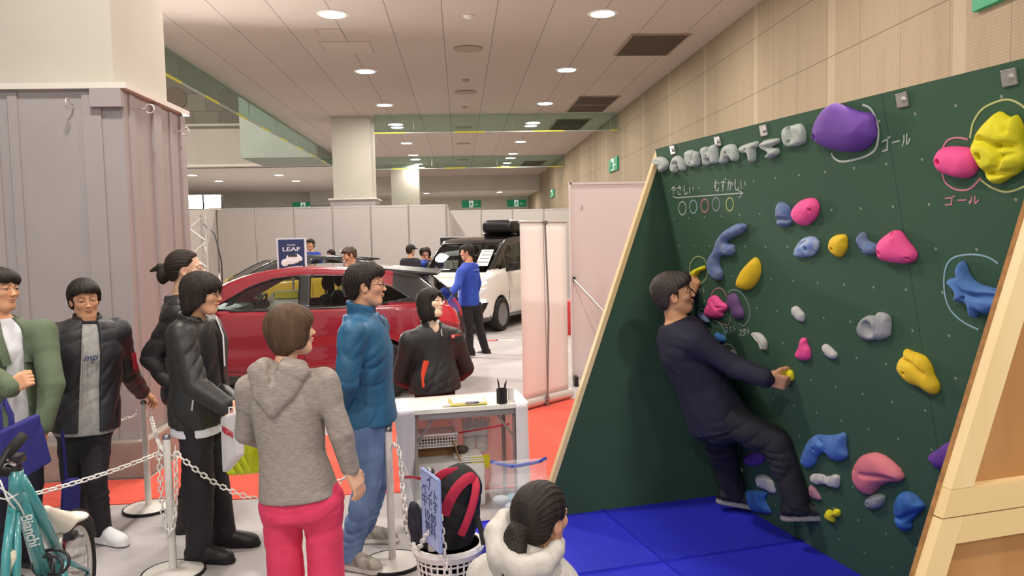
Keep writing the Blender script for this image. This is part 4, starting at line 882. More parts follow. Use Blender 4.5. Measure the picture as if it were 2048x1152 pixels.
class Person:
    def __init__(s, label, x, y, yaw, h, headyaw=None, hp=(0, 0), hroll=0.0, res=.008, over=None, skin='#dca888', lips='#b0685c', fem=False, group=None, hs=1.0, look=0.0, armz=1.0, z0=0.0):
        s.s = k = h/1.72; s.base = V(x, y, z0); s.M = frame(yaw); s.res = res; s.fem = fem; s.k = k
        L = s.L = lambda a, b, c: s.base+s.M@(V(a, b, c)*k)
        sw = .142 if fem else .163
        J = dict(pelvis=L(0, 0, .94), waist=L(0, .005, 1.08), chest=L(0, .005, 1.27), neck=L(0, -.012, 1.44), head=L(0, .02, 1.600))
        for n, d in (('r', 1), ('l', -1)):
            J['sho_'+n] = L(d*sw, -.012, 1.365); J['elb_'+n] = L(d*(sw+.055), -.04, 1.11); J['wri_'+n] = L(d*(sw+.06), .03, .875)
            J['hip_'+n] = L(d*.085, 0, .90); J['knee_'+n] = L(d*.09, .02, .49); J['ank_'+n] = L(d*.095, -.02, .085); J['toe_'+n] = L(d*.12, .16, .02)-L(d*.095, -.02, .02)
        for q, v in (over or {}).items(): J[q] = np.array(v, float)
        s.J = J; s.HM = frame(yaw if headyaw is None else headyaw, hp[0] if isinstance(hp, tuple) else hp, hroll); s.hs = k*hs
        s.t = thing('person', label, 'person', s.base, 0, group); s.hands = {}; s.skin, s.lips, s.look = skin, lips, look
        s.rt, s.fw = s.M[:, 0], s.M[:, 1]
    def bounds(s, keys, pad):
        P = np.array([s.J[k] for k in keys]); return P.min(0)-pad, P.max(0)+pad
    def body(s):
        J, k = s.J, s.k
        ks = [q for q in J if not q.startswith('toe')]; lo, hi = s.bounds(ks, .2); hr = .135*s.hs
        fine = [[], [], []]; zones = [(J['head'], hr)]+[(J['wri_'+n]+unit(v[0])*.08, .12) for n, v in s.hands.items()]
        for c, r in zones:
            for i in range(3): fine[i].append((c[i]-r, c[i]+r, s.res*.5))
        F = Field(lo, hi, s.res, fine); s.body_core(F, 0)
        for n in 'rl':
            F.chain([J['sho_'+n], J['elb_'+n], J['wri_'+n]], [.045*k, .036*k, .026*k], .03)
            F.chain([J['hip_'+n], J['knee_'+n], J['ank_'+n]], [.07*k, .05*k, .038*k], .03)
            F.cone(J['ank_'+n]-V(0, 0, .03), J['ank_'+n]+unit(J['toe_'+n])*.10*k+V(0, 0, -.052), .028*k, .020*k, .02)
        head_field(F, J['head'], s.HM, s.hs, J['neck'], s.fem)
        for n in 'rl':
            if n in s.hands:
                v = s.hands[n]; hand(F, J['wri_'+n], *v[:3], **(v[3] if len(v) > 3 else {}))
            else: F.cone(J['wri_'+n], J['wri_'+n]+unit(J['wri_'+n]-J['elb_'+n])*.12*k, .03*k, .025*k, .02)
        s.o_body = F.mesh('body', skin_m, s.t, skin_paint(J['head'], s.HM, s.hs, s.skin, s.lips, s.look, s.fem)); return s
    def core_pts(s):
        J = s.J; return [J['pelvis'], J['waist'], J['chest'], J['chest']*.35+J['neck']*.65, J['neck']]
    def body_core(s, F, g):
        k = s.k; W = [.15, .125, .145, .125, .06] if s.fem else [.15, .135, .165, .145, .065]
        F.loft(s.core_pts(), [w*k+g for w in W], [a*k+g for a in (.10, .09, .105, .085, .06)], s.rt, s.fw, .02)
        for n in 'rl': F.cone(s.J['chest']*.35+s.J['neck']*.65, s.J['sho_'+n], .055*k+g, .05*k+g, .05)
    def top(s, name, m, g=.02, hem=.82, sg=None, sleeves='rl', cuff=1.0, fold=.005, ffreq=38, neck=.07, neckz=None, collar=None, open=None, band=None, seed=1, res=None, hemw=1.0, sub=None, extra=None, label=None, shoulder=True, vneck=0.0, tight=0.0):
        J, k = s.J, s.k; sg = g if sg is None else sg; r = res or s.res
        keys = ['pelvis', 'waist', 'chest', 'neck', 'sho_r', 'sho_l']+[a+n for n in sleeves for a in ('elb_', 'wri_')]
        lo, hi = s.bounds(keys, .17); up = unit(J['neck']-J['pelvis']); hp_ = J['pelvis']+up*(hem-.94)*k; lo = np.minimum(lo, hp_-.14); hi = np.maximum(hi, hp_+.14)
        F = Field(lo, hi, r)
        W = [.166, .130, .150, .128, .062] if s.fem else [.166, .150, .170, .148, .066]
        D = [.126, .102, .112, .09, .066]
        pts = s.core_pts(); W = [w*k+g for w in W]; D = [d*k+g for d in D]
        if hem < .94: pts = [hp_-up*.02]+pts; W = [W[0]*hemw]+W; D = [D[0]*hemw]+D
        F.loft(pts, W, D, s.rt, s.fw, .02, ex=2.3)
        top_ = J['chest']*.35+J['neck']*.65
        for n in 'rl': F.cone(top_-up*.01, J['sho_'+n], .045*k+g*.6, .046*k+sg*.7, .05)
        for n in sleeves:
            e, w_ = J['elb_'+n], J['elb_'+n]+(J['wri_'+n]-J['elb_'+n])*cuff
            F.cone(J['sho_'+n], J['sho_'+n]*.72+e*.28, .047*k+sg*.8, .047*k+sg*.9, .05); F.chain([J['sho_'+n], e, w_], [.046*k+sg*.8, .041*k+sg*.95, .033*k+sg*.75], .014)
        for n in 'rl':
            if n not in sleeves: F.cone(J['sho_'+n]-V(0, 0, 0), J['sho_'+n]*.7+J['elb_'+n]*.3, .05*k+sg, .045*k+sg, .03)
        s.hem = hem
        if extra: extra(F, s)
        if fold:
            F.fold(fold*.75, ffreq*.7, up*.42+s.rt*.8+s.fw*.5, seed, turb=5, warp=1.2); F.fold(fold*.5, ffreq*1.2, up*.9+s.rt*.6-s.fw*.5, seed+5, turb=8, warp=1.4)
        # hem, then the neck opening
        F.plane(hp_, -up, .006)
        nz = J['neck']+up*(neckz if neckz is not None else .0)
        if collar == 'hood': pass
        F.cone(nz-s.fw*.0+up*.012, nz+up*.2, neck*k*.86, neck*k*1.5, .01, 's')
        if collar:
            ch, gap = collar; rr = neck*k*.98; th_ = .0085
            A_ = [a for a in np.linspace(gap, 2*PI-gap, 17)]
            cp = lambda a, z: nz+s.fw*(rr*math.cos(a)*1.0+.004)+s.rt*rr*math.sin(a)*1.02+up*(z-.018*math.cos(a))
            for z_ in np.arange(-.025, ch, .012):
                for a0, a1 in zip(A_, A_[1:]): F.cone(cp(a0, z_), cp(a1, z_), th_, th_, .008)
        if vneck: F.cone(nz+s.fw*.05, nz+s.fw*(.11*k+g)-up*vneck, .05*k, .012, .01, 's')
        if open is not None:      # open front: a wedge from neck to hem (width at top, at hem, side shift)
            a, b, sh = open; A = nz+s.fw*(.12*k+g)+s.rt*sh*.5; B = hp_+s.fw*(.12*k+g)+s.rt*sh
            n_ = 14
            for i in range(n_):
                t0 = i/n_; t1 = (i+1)/n_; F.cone(A+(B-A)*t0-up*.0, A+(B-A)*t1*1.03, a+(b-a)*t0, a+(b-a)*t1, .004, 's', flat=(s.fw, .45))
        if sub: sub(F, s)
        o = F.mesh(name, m, s.t); 
        if label: o['label'] = label
        return o
    def trousers(s, m, g=.014, waist=None, cuffz=.06, fold=.005, flare=0.0, res=None, seed=4, name='trousers', bunch=.008, kg=None):
        J, k = s.J, s.k; keys = ['pelvis', 'waist', 'hip_r', 'hip_l', 'knee_r', 'knee_l', 'ank_r', 'ank_l']; lo, hi = s.bounds(keys, .17); F = Field(lo, hi, res or s.res)
        up = unit(J['waist']-J['pelvis'])
        F.loft([J['pelvis']-up*.10*k, J['pelvis'], J['waist']], [.148*k+g, .150*k+g, .135*k+g*.7], [.108*k+g, .106*k+g, .094*k+g*.7], s.rt, s.fw, .02)
        for n in 'rl':
            h, kn, an = J['hip_'+n], J['knee_'+n], J['ank_'+n]; kk = kg or g
            a2 = kn+(an-kn)*(1-cuffz*k/max(np.linalg.norm(an-kn), .01)*0) 
            F.chain([h, h*.5+kn*.5, kn, a2+unit(an-kn)*(.005*k)], [.088*k+g, .077*k+g, .057*k+kk, .042*k+kk+flare], .03)
            F.cone(h, J['pelvis']-s.fw*.035*k-up*.06*k+s.rt*(.06*k if n == 'r' else -.06*k), .085*k, .088*k+g*.5, .04)
            ax = unit(an-kn)
        F.fold(fold, 34, up+s.fw*.3, seed)
        lowz = float(max(J['ank_r'][2], J['ank_l'][2]))
        if bunch: F.fold(bunch, 60, up+s.rt*.4, seed+3, warp=1.0, band=(lowz-.1, lowz+.3*k), turb=11)
        waist = getattr(s, 'hem', .95)+.05 if waist is None else waist
        F.plane(J['pelvis']+up*(waist-.94)*k, up, .005)
        for n in 'rl':
            pass
        return F.mesh(name, m, s.t)
    def shoes(s, upper, sole, name='shoe', L=.27, toe=1.0, high=0.0, sides='rl', accent=None, soleh=.028):
        J, k = s.J, s.k; out = []
        for n in sides:
            an = J['ank_'+n]; d = unit(J['toe_'+n]); st = unit(np.cross(d, V(0, 0, 1))); up = np.cross(st, d); M = np.stack([st, d, up], 1)
            bz = an-up*.085*k; c0 = lambda y, z, x=0.0: bz+d*(y*1.1-.005)*k+up*z*k+st*x*k
            lo = np.minimum(c0(-.12, -.03), c0(.26, .16))-.09; hi = np.maximum(c0(-.12, -.03), c0(.26, .16))+.09+V(0, 0, high); F = Field(lo, hi, min(s.res*.6, .006))
            F.cone(c0(-.045, .045), c0(.145, .032), .040*k, .036*k*toe, .02, flat=(st, 1.0)); F.ell(c0(.125, .03), (.046*k, .075*k, .036*k*toe), M, .02)
            F.cone(c0(-.03, .06), c0(-.025, .105+high), .043*k, .044*k, .02); F.cone(c0(.0, .09), c0(.11, .05), .034*k, .030*k, .03)
            F.cone(c0(-.045, .0), c0(.15, .0), .043*k, .044*k, .01); F.cone(c0(.15, .0), c0(.17, .0), .044*k, .036*k, .01)
            F.plane(c0(0, 0), -up, .004)
            if accent == 'laces':
                for i in range(5): F.cone(c0(.03+.022*i, .088-.010*i, -.025), c0(.03+.022*i, .088-.010*i, .025), .004*k, .004*k, .002)
            # tongue opening
            F.cone(c0(-.025, .12+high), c0(-.025, .2+high), .03*k, .05*k, .004, 's')
            uc, sc = np.array(lin(upper)[:3]), np.array(lin(sole)[:3]); ac = np.array(lin(accent)[:3]) if accent and accent.startswith('#') else None
            def paint(P, bz=bz, up=up, d=d):
                z = (P-bz)@up; y = (P-bz)@d; o = np.tile(uc, (len(P), 1)); o[z < soleh*k] = sc
                if ac is not None: o[(z > .035*k) & (np.sin(y*75+z*60) > .45)] = ac
                return o
            out.append(F.mesh(name, shoe_m, s.t, paint))
        return out
    def hood(s, m, down=.17, wid=.15, res=.006, lift=0.0, big=1.0):     # hood lying on the back
        J, k = s.J, s.k*big; n = J['neck']+V(0, 0, lift); F = Field(n-.3, n+.25, res); f, r, u = s.fw, s.rt, V(0, 0, 1)
        p = lambda a, b, c: n+r*a*k+f*b*k+u*c*k
        ring = [p(.085*math.sin(a), .075*math.cos(a)-.015, .012-.02*math.cos(a)) for a in np.linspace(.5, 2*PI-.5, 15)]
        for a, b in zip(ring, ring[1:]): F.cone(a, b, .028*k, .028*k, .02)
        F.chain([p(-wid*.8, -.06, .0), p(-wid*.45, -.115, -.10), p(0, -.135, -down), p(wid*.45, -.115, -.10), p(wid*.8, -.06, .0)], [.032*k, .030*k, .028*k, .030*k, .032*k], .03)
        F.chain([p(-.06, -.085, .0), p(0, -.125, -down*.75)], [.05*k, .025*k], .04); F.chain([p(.06, -.085, .0), p(0, -.125, -down*.75)], [.05*k, .025*k], .04)
        F.ell(p(0, -.10, -.05), (.10*k, .045*k, .085*k), np.stack([r, f, u], 1), .03); F.cone(p(0, -.1, .05), p(0, -.135, -.03), .03*k, .012*k, .03, 's')
        F.fold(.004, 60, r+u*.8, 3); return F.mesh('hood', m, s.t)
    def glasses(s, m, lens=None):
        c, M, q = s.J['head'], s.HM, s.hs; hp = lambda x, y, z: c+M@(V(x, y, z)*q); b = MB()
        for k in (-1, 1):
            b.tube([hp(k*.032+.021*math.cos(a), .096-abs(math.cos(a))*.004*0, .002+.014*math.sin(a)) for a in np.linspace(0, 2*PI, 20, endpoint=False)], .0016*q, 6, True)
            b.tube([hp(k*.053, .095, .006), hp(k*.074, .07, .007), hp(k*.079, .0, .008), hp(k*.077, -.02, -.006)], .0016*q, 6)
        b.tube([hp(-.011, .096, .005), hp(0, .099, .007), hp(.011, .096, .005)], .0014*q, 6)
        return b.build('glasses', m, s.t, 'auto')
    def hairdo(s, style, m=None, **kw): return hair(s.t, s.J['head'], s.HM, s.hs, style, m or hair_black, r=s.res*.6, **kw)
Y = ony
def strip(par, nm, pts, w_, m, up=(0, 0, 1), th=.004):
    pts = [np.array(p, float) for p in pts]; bb = MB(); bb.tube(pts, w_/2, 8, flat=(up, th/w_)); return bb.build(nm, m, par, 'auto')
black_nylon = mat('black_nylon', '#26262a', .55, col2='#2e2e33', vs=14, spec=.45, bump=.1, bs=30)
black_cloth = mat('black_cloth', '#232126', .85, var=.2, vs=20, bump=.2, bs=300, bd=.002)
leather = mat('black_leather', '#232324', .46, spec=.5, bump=.25, bs=70, bd=.003)
white_tee = mat('white_tee', '#dedfe6', .85, bump=.1, bs=200)
# ---- man in olive green jacket, cut by the left edge
g = Person('man in olive green jacket and white t-shirt with blue tote bag, at left picture edge', -2.56, 4.5, 118, 1.73, 112, (2, 0), 3, over=None, skin='#d9a27e')
for q, v in dict(elb_r=Y(-40, 740, 4.25), wri_r=Y(20, 775, 4.22), sho_l=Y(85, 665, 4.55), elb_l=Y(104, 770, 4.45), wri_l=Y(85, 850, 4.38)).items(): g.J[q] = v
g.hands = {'r': (V(.75, .1, .35), V(.1, .9, -.1), V(0, 0, 1), dict(curl=1.15, thumb=.8)), 'l': (V(-.1, -.05, -1), V(-1, .2, 0), V(.3, -1, 0), dict(curl=.5))}
g.body(); g.hairdo('fringe', seed=2, vol=1.02)
olive = mat('olive_cotton', '#62705a', .85, col2='#58664f', vs=9, bump=.25, bs=120, bd=.002)
g.top('t_shirt', white_tee, .012, .86, sleeves='', fold=.004, neck=.064, neckz=.0)
g.top('jacket', olive, .026, .78, fold=.006, neck=.085, neckz=-.005, open=(.045, .062, .02), seed=5, collar=(.012, 1.0))
for d in (-1, 1): strip(g.t, 'lapel', [g.L(d*.075+.01, .075, 1.43), g.L(d*.085+.01, .135, 1.34), g.L(d*.06+.01, .15, 1.2)], .055, olive, g.M[:, 1], .012)
for d in (.0, .1, .2): strip(g.t, 'button', [g.L(-.075, .152, 1.12-d), g.L(-.075, .158, 1.12-d)], .014, mat('button_dark', '#3a4036', .5), g.M[:, 0], .014)
g.trousers(mat('navy_trousers', '#1b1d2b', .85, var=.2, vs=15)); g.shoes('#22222a', '#3a3a3e')
# ---- man in black bomber jacket
b = Person('man in black bomber jacket over grey sweatshirt, white sneakers, hand on white post', -2.30, 4.95, 142, 1.665, 146, (-4, 0), -4, skin='#d59f7c', over=None, hs=1.03)
for q, v in dict(sho_r=Y(108, 672, 4.9), elb_r=Y(98, 775, 5.0), wri_r=Y(140, 835, 5.08), sho_l=Y(236, 660, 5.08), elb_l=Y(258, 748, 5.28), wri_l=Y(283, 783, 5.44), knee_l=Y(190, 960, 4.86), ank_l=Y(205, 1062, 4.9), hip_l=Y(190, 850, 5.0), knee_r=Y(145, 950, 4.96), ank_r=Y(160, 1040, 5.2), hip_r=Y(150, 850, 4.93), pelvis=Y(170, 835, 4.95), waist=Y(176, 775, 4.96), chest=Y(175, 705, 4.96), neck=Y(174, 640, 4.97), head=Y(170, 600, 4.97)).items(): b.J[q] = v
b.J['toe_l'] = V(.25, -.12, 0); b.J['toe_r'] = V(.14, -.2, 0); b.J['ank_l'][2] = .09; b.J['ank_r'][2] = .09
b.hands = {'l': (V(.35, .55, -.5), V(-.2, -.3, -.9), V(1, -.3, 0), dict(curl=.45, thumb=.3))}
b.body(); b.hairdo('short', seed=4, vol=1.09, strand=.0034)
b.top('sweatshirt', mat('grey_sweat', '#a9a8a6', .9, col2='#9b9a98', vs=40, bump=.2, bs=300, bd=.002), .012, .845, sleeves='', fold=.005, neck=.07, neckz=-.01, seed=3)
b.top('collar_band', black_cloth, .017, 1.545, sleeves='', fold=0, neck=.066, neckz=-.002)
b.top('jacket', black_nylon, .034, .87, sg=.026, fold=.011, neck=.074, neckz=.005, open=(.050, .060, .01), seed=8, ffreq=34, collar=(.026, .75))
M_ = b.M; c_ = b.L(.03, .145, 1.21); text('sweatshirt_lettering', 'mp', mat('navy_print', '#262c66', .8), b.t, c_, -M_[:, 0], V(0, 0, 1), .06, .003, shear=.3)
e_ = (b.J['sho_l']+b.J['elb_l'])/2
strip(b.t, 'red_tag', [e_+V(.075, -.03, -.0), e_+V(.085, -.035, -.11)], .028, mat('red_tag', '#a3172c', .6), (.7, -.7, 0))
strip(b.t, 'zip', [b.L(.07, .155, 1.30), b.L(.09, .165, 1.1), b.L(.10, .155, .9)], .01, steel, b.M[:, 1])
b.trousers(black_cloth, .012, bunch=.014); b.shoes('#e4e3e6', '#d9d8da', accent='laces')
# ---- tall person in black puffer, hair tied, behind the leather jacket man
p = Person('tall person in black puffer jacket with tied back hair, behind the leather jacket man', -1.77, 5.12, 75, 1.80, 78, (3, 0), 0, skin='#dcb094', fem=False)
p.J['wri_r'] = Y(352, 775, 4.98); p.J['elb_r'] = Y(306, 715, 5.0)
p.body()
def bun(F, hp, s): F.ell(hp(0, -.138, -.02), (.034*s, .036*s, .055*s), None, .015); F.chain([hp(0, -.10, .02), hp(.0, -.15, .028), hp(0, -.20, .012)], [.024*s, .022*s, .008*s], .01)
p.hairdo('tied', hair_dark, extra=bun, seed=5)
puff = mat('puffer', '#252426', .45, spec=.45, bump=.2, bs=40)
def quilts(F, s):
    q = (slice(None),)*3; X, Y_, Z = F.grid(q); F.D -= np.where(np.abs(F.D) < .06, .012*np.sqrt(np.abs(np.sin(Z*PI/.105))), 0).astype(np.float32)
p.top('jacket', puff, .024, .80, fold=.004, neck=.078, neckz=.03, extra=quilts, seed=4)
p.top('inner_hood', black_cloth, .03, 1.40, sleeves='', fold=0, neck=.07, neckz=.05)
p.trousers(black_cloth, .016); p.shoes('#2a201d', '#17120f', high=.1)
# ---- man in black leather jacket, profile
l = Person('man with mop of black hair and glasses in black leather jacket, profile facing right', -1.53, 4.60, 98, 1.70, 92, (-3, 0), 0, skin='#d8a684')
for q, v in dict(sho_r=Y(362, 668, 4.36), elb_r=Y(392, 775, 4.28), wri_r=Y(448, 810, 4.24), wri_l=Y(468, 806, 4.45), elb_l=Y(420, 770, 4.66), head=Y(405, 588, 4.5), neck=Y(385, 640, 4.52)).items(): l.J[q] = v
l.J['ank_r'] = V(-1.55, 4.53, .09); l.J['toe_r'] = V(.27, -.05, 0); l.J['ank_l'] = V(-1.47, 4.74, .09)
l.hands = {'r': (V(.8, -.05, -.6), V(.2, .9, -.3), V(.5, 0, .9), dict(curl=.8)), 'l': (V(.7, -.3, -.7), V(0, -1, -.3), V(.5, 0, .8), dict(curl=.9))}
l.body(); l.hairdo('mop', seed=7, vol=1.04, strand=.004); l.glasses(mat('glasses_rim', '#3a3230', .3, .5))
l.top('t_shirt', white_tee, .014, .785, sg=.004, sleeves='', fold=.002, neck=.07, hemw=1.16)
l.top('jacket', leather, .036, .835, sg=.026, fold=.010, neck=.074, neckz=.015, open=(.012, .028, -.02), seed=11, ffreq=44, collar=(.02, .55))
black_tee = mat('black_tee', '#17181b', .85)
strip(l.t, 'white_strap', [l.L(-.01, .115, 1.44), l.L(.015, .165, 1.33), l.L(.02, .168, 1.15)], .022, white_tee, l.M[:, 1])
for i in range(0): strip(l.t, 'shirt_print', [l.L(-.035, .168, 1.22-.022*i), l.L(.0, .172, 1.22-.022*i)], .014, white_tee, V(0, 0, 1), .004)
strip(l.t, 'pocket_zip', [l.L(.20, .06, 1.0), l.L(.205, .05, .93)], .012, steel, l.M[:, 0])
l.trousers(black_cloth, .012, bunch=.006, fold=.006, kg=.024); l.shoes('#1b1a1c', '#141314', toe=1.15, name='boot', high=.06)
# ---- woman in grey hoodie, seen from behind
heather = mat('heather_grey', '#a0978f', .9, col2='#8c837c', vs=90, bump=.3, bs=260, bd=.002, stretch=(.4, .4, 1.8))
w_ = Person('woman with short brown hair in heather grey hoodie and pink trousers, seen from behind', -.70, 3.43, 12, 1.585, 58, (6, 0), 0, res=.007, skin='#e2b596', lips='#c07a70', fem=True, hs=1.02)
for q, v in dict(head=Y(584, 662, 3.45), neck=Y(568, 738, 3.42), sho_r=Y(648, 765, 3.40), elb_r=Y(682, 868, 3.38), wri_r=Y(700, 935, 3.42), sho_l=Y(500, 778, 3.46), elb_l=Y(493, 865, 3.52), wri_l=Y(520, 880, 3.72), chest=Y(575, 810, 3.42), waist=Y(585, 905, 3.42), pelvis=Y(598, 985, 3.42), hip_l=Y(562, 1005, 3.43), hip_r=Y(645, 1000, 3.41), knee_l=Y(572, 1150, 3.45), knee_r=Y(652, 1140, 3.42)).items(): w_.J[q] = v
for n in 'rl': w_.J['ank_'+n] = w_.J['knee_'+n]*V(1, 1, 0)+V(.01, -.03, .085)
w_.hands = {'r': (V(.35, .1, -.95), V(-.8, .5, -.2), V(.3, .95, .1), dict(curl=.28, spread=.25, thumb=.3))}
w_.body(); w_.hairdo('pixie', hair_brown, seed=3, vol=1.05)
def band_(F, s): 
    q = F.sl((F.ax[0][0], F.ax[1][0], s.J['pelvis'][2]-.03*s.k), (F.ax[0][-1], F.ax[1][-1], s.J['pelvis'][2]+.04)); F.D[q] += 0
w_.top('hoodie', heather, .020, .925, sg=.014, fold=.0045, neck=.085, neckz=.0, seed=2, hemw=1.0, ffreq=46)
w_.hood(heather)
pink_tr = mat('pink_trousers', '#dc3d64', .85, col2='#d0355a', vs=12, bump=.2, bs=250, bd=.002)
w_.trousers(pink_tr, .008, fold=.005, bunch=0, kg=.026, flare=.02); w_.shoes('#55525a', '#ddd8d2')
# ---- man in blue jacket
bj = mat('blue_nylon', '#2a6288', .55, col2='#245678', vs=10, spec=.4, bump=.5, bs=16, bd=.02, stretch=(1, 1, .45))
u_ = Person('man with glasses in blue zip jacket and jeans, hands clasped behind his back', -.60, 4.50, 92, 1.725, 86, (3, 0), 0, skin='#dba786')
for q, v in dict(head=Y(733, 572, 4.46), neck=Y(722, 628, 4.47), sho_r=Y(706, 668, 4.28), elb_r=Y(692, 765, 4.22), wri_r=Y(684, 822, 4.40), sho_l=Y(752, 655, 4.66), elb_l=Y(715, 760, 4.8), wri_l=Y(690, 815, 4.5), chest=Y(735, 700, 4.48), waist=Y(738, 775, 4.49), pelvis=Y(738, 838, 4.49), hip_r=Y(735, 855, 4.40), hip_l=Y(745, 850, 4.58), knee_r=Y(735, 965, 4.36), ank_r=Y(700, 1082, 4.34), knee_l=Y(752, 960, 4.62), ank_l=Y(728, 1050, 4.72)).items(): u_.J[q] = v
u_.J['ank_r'][2] = .088; u_.J['ank_l'][2] = .088; u_.J['toe_r'] = V(.24, -.13, 0); u_.J['toe_l'] = V(.27, -.03, 0)
u_.hands = {'r': (V(-.15, .5, -.8), V(-.5, .2, -.3), V(1, 0, 0), dict(curl=.6))}
u_.body(); u_.hairdo('short', seed=9, vol=1.06, strand=.004); u_.glasses(mat('glasses_rim', '#3a3230', .3, .5))
u_.top('jacket', bj, .032, .93, sg=.026, fold=.0075, neck=.074, neckz=.02, seed=6, ffreq=40, collar=(.045, .12))
strip(u_.t, 'placket', [u_.L(0.02, .155, 1.42), u_.L(.02, .175, 1.2), u_.L(.02, .165, .95)], .03, bj, u_.M[:, 1])
strip(u_.t, 'pocket_flap', [u_.L(.17, .09, 1.08), u_.L(.175, .07, .97)], .03, bj, u_.M[:, 0], .012)
jeans = mat('jeans', '#6c86ad', .85, col2='#4a628c', vs=7, bump=.3, bs=300, bd=.002, stretch=(1, 1, .5))
u_.trousers(jeans, .018, bunch=.013, fold=.006); u_.shoes('#9b948a', '#d0cbc2', accent='#7d776d')
# ---- woman in black windbreaker behind the table
k_ = Person('woman with black bob in black windbreaker with orange side pocket, behind the white table', -.22, 5.86, 152, 1.51, 118, (13, 0), 9, res=.007, skin='#efcdb4', lips='#c9837a', fem=True, hs=1.06)
for q, v in dict(head=Y(862, 607, 5.8), neck=Y(862, 652, 5.84), sho_r=Y(820, 682, 5.75), elb_r=Y(803, 752, 5.9), wri_r=Y(850, 785, 6.12), sho_l=Y(908, 678, 5.92), elb_l=Y(930, 735, 6.05), wri_l=Y(890, 775, 6.16)).items(): k_.J[q] = v
k_.body(); k_.hairdo('bob', seed=6, vol=1.03)
k_.top('shirt_collar', white_tee, .022, 1.385, sleeves='', fold=0, neck=.064, neckz=.012, vneck=.025, collar=(.03, .3))
wind = mat('black_windbreaker', '#29292b', .55, spec=.4, bump=.15, bs=30)
k_.top('windbreaker', wind, .036, .80, sg=.034, fold=.008, neck=.078, neckz=.01, vneck=.05, seed=12, hemw=1.1, ffreq=38, collar=(.03, .45))
for nm_, P_, w0, m_ in (('orange_pocket', [(.125, .125, 1.08), (.15, .12, .98), (.145, .125, .86)], .05, mat('orange_lining', '#e0452a', .6)), ('zip', [(0, .158, 1.34), (0, .168, 1.28)], .012, steel)):
    strip(k_.t, nm_, [k_.L(*q) for q in P_], w0, m_, k_.M[:, 1], .012)
q0 = k_.L(-.105, .168, 1.27)
MB().box(q0, (.03, .004, .028), mat3(k_.M[:, 0], k_.M[:, 1], (0, 0, 1))).build('badge', mat('badge_red', '#d23b36', .6), k_.t)
text('badge_lettering', 'N', mat('badge_white', '#e8e4e0', .6), k_.t, q0+k_.M[:, 1]*.003, -k_.M[:, 0], V(0, 0, 1), .03, .001)
text('badge_lettering', 'nissan', mat('badge_red', '#d23b36', .6), k_.t, k_.L(-.155, .158, 1.275), unit(-k_.M[:, 0]-k_.M[:, 1]*.35), V(0, 0, 1), .026, .002, sx=1.2)
k_.trousers(black_cloth, res=.014, bunch=0); k_.shoes('#1c1c20', '#2a2a2e')
# ---- staff and visitors in the background
staff = mat('staff_blue', '#2348b4', .7, col2='#1f3fa0', vs=10, bump=.1, bs=40)
def far(label, x, y, yaw, h, topm, style='short', hm=None, hy=None, pit=0, over=None, arms=None, trm=None, res=.016, group=None, hands=None, cap=None, fem=False, fold=.005):
    P = Person(label, x, y, yaw, h, hy, (pit, 0), 0, res=res, skin='#d4a080', fem=fem, group=group)
    for q, v in (over or {}).items(): P.J[q] = v
    P.hands = hands or {}; P.body()
    if style: P.hairdo(style, hm or hair_black)
    P.top('jacket', topm, .024, .86, fold=fold, neck=.075, neckz=.03, res=res*.9); P.trousers(trm or black_cloth, .016, res=res, bunch=.006); P.shoes('#1a191b', '#222225'); return P
s_ = far('staff man in bright blue jacket and black trousers standing before the white minivan', .12, 12.05, -62, 1.73, staff, 'short', hair_black, -78, -3, dict(sho_l=Y(922, 545, 11.85), elb_l=Y(915, 572, 11.7), wri_l=Y(900, 588, 11.55), hip_l=Y(930, 610, 12.0), hip_r=Y(950, 610, 12.1), pelvis=Y(938, 600, 12.05), knee_l=Y(938, 655, 12.0), ank_l=Y(939, 700, 11.95), knee_r=Y(958, 655, 12.2), ank_r=Y(972, 703, 12.3)), res=.011, hands={'l': (V(-.8, -.3, .1), V(.3, -.3, -.9), V(0, -1, .3), dict(curl=.5))})
strip(s_.t, 'lanyard', [s_.L(-.07, .05, 1.47), s_.L(-.02, -.085, 1.475), s_.L(.07, -.03, 1.475)], .02, mat('lanyard_red', '#c63a5a', .6)); strip(s_.t, 'back_lettering', [s_.L(-.09, -.135, 1.33), s_.L(.09, -.135, 1.33)], .018, white_tee)
v_ = far('visitor in black cap and dark jacket seen from behind, beyond the red car', -1.05, 16.6, 28, 1.70, mat('vest_dark', '#2a2730', .8), None, group=None, hy=40)
Fc = Field(v_.J['head']-.2, v_.J['head']+.2, .012); Fc.ell(v_.J['head']+V(0, 0, .05), (.095, .11, .085), v_.HM, .02); Fc.plane(v_.J['head']+V(0, 0, .03), (0, 0, -1)); Fc.ell(v_.J['head']+v_.HM@V(0, .12, .04), (.07, .08, .012), v_.HM, .01); Fc.mesh('cap', black_cloth, v_.t)
v_.hairdo('short', hair_black, vol=.98)
far('staff woman with long dark hair in blue jacket facing us, beyond the red car', -.72, 16.9, 190, 1.64, staff, 'long', hair_black, 195, -8, fem=True, hands={'r': (V(-.5, -.5, .3), V(0, .5, .5), V(0, 0, 1)), 'l': (V(.5, -.5, .3), V(0, .5, .5), V(0, 0, 1))}, over=dict(elb_r=Y(850, 530, 16.75), wri_r=Y(862, 522, 16.6), elb_l=Y(882, 530, 16.75), wri_l=Y(870, 522, 16.6)))
far('black haired visitor mostly hidden between the capped man and the staff woman', -.82, 17.6, 100, 1.62, black_cloth, 'short', hair_black)
far('staff man in blue jacket behind the blue car poster by the partition', Y(622, 490, 18.9)[0], 18.9, 205, 1.87, staff, 'short', hair_dark, 200)
far('dark haired visitor whose head just peeps over the black car roof', Y(663, 505, 19.1)[0], 19.1, 215, 1.61, black_cloth, 'bob', hair_dark, 220, fem=True)
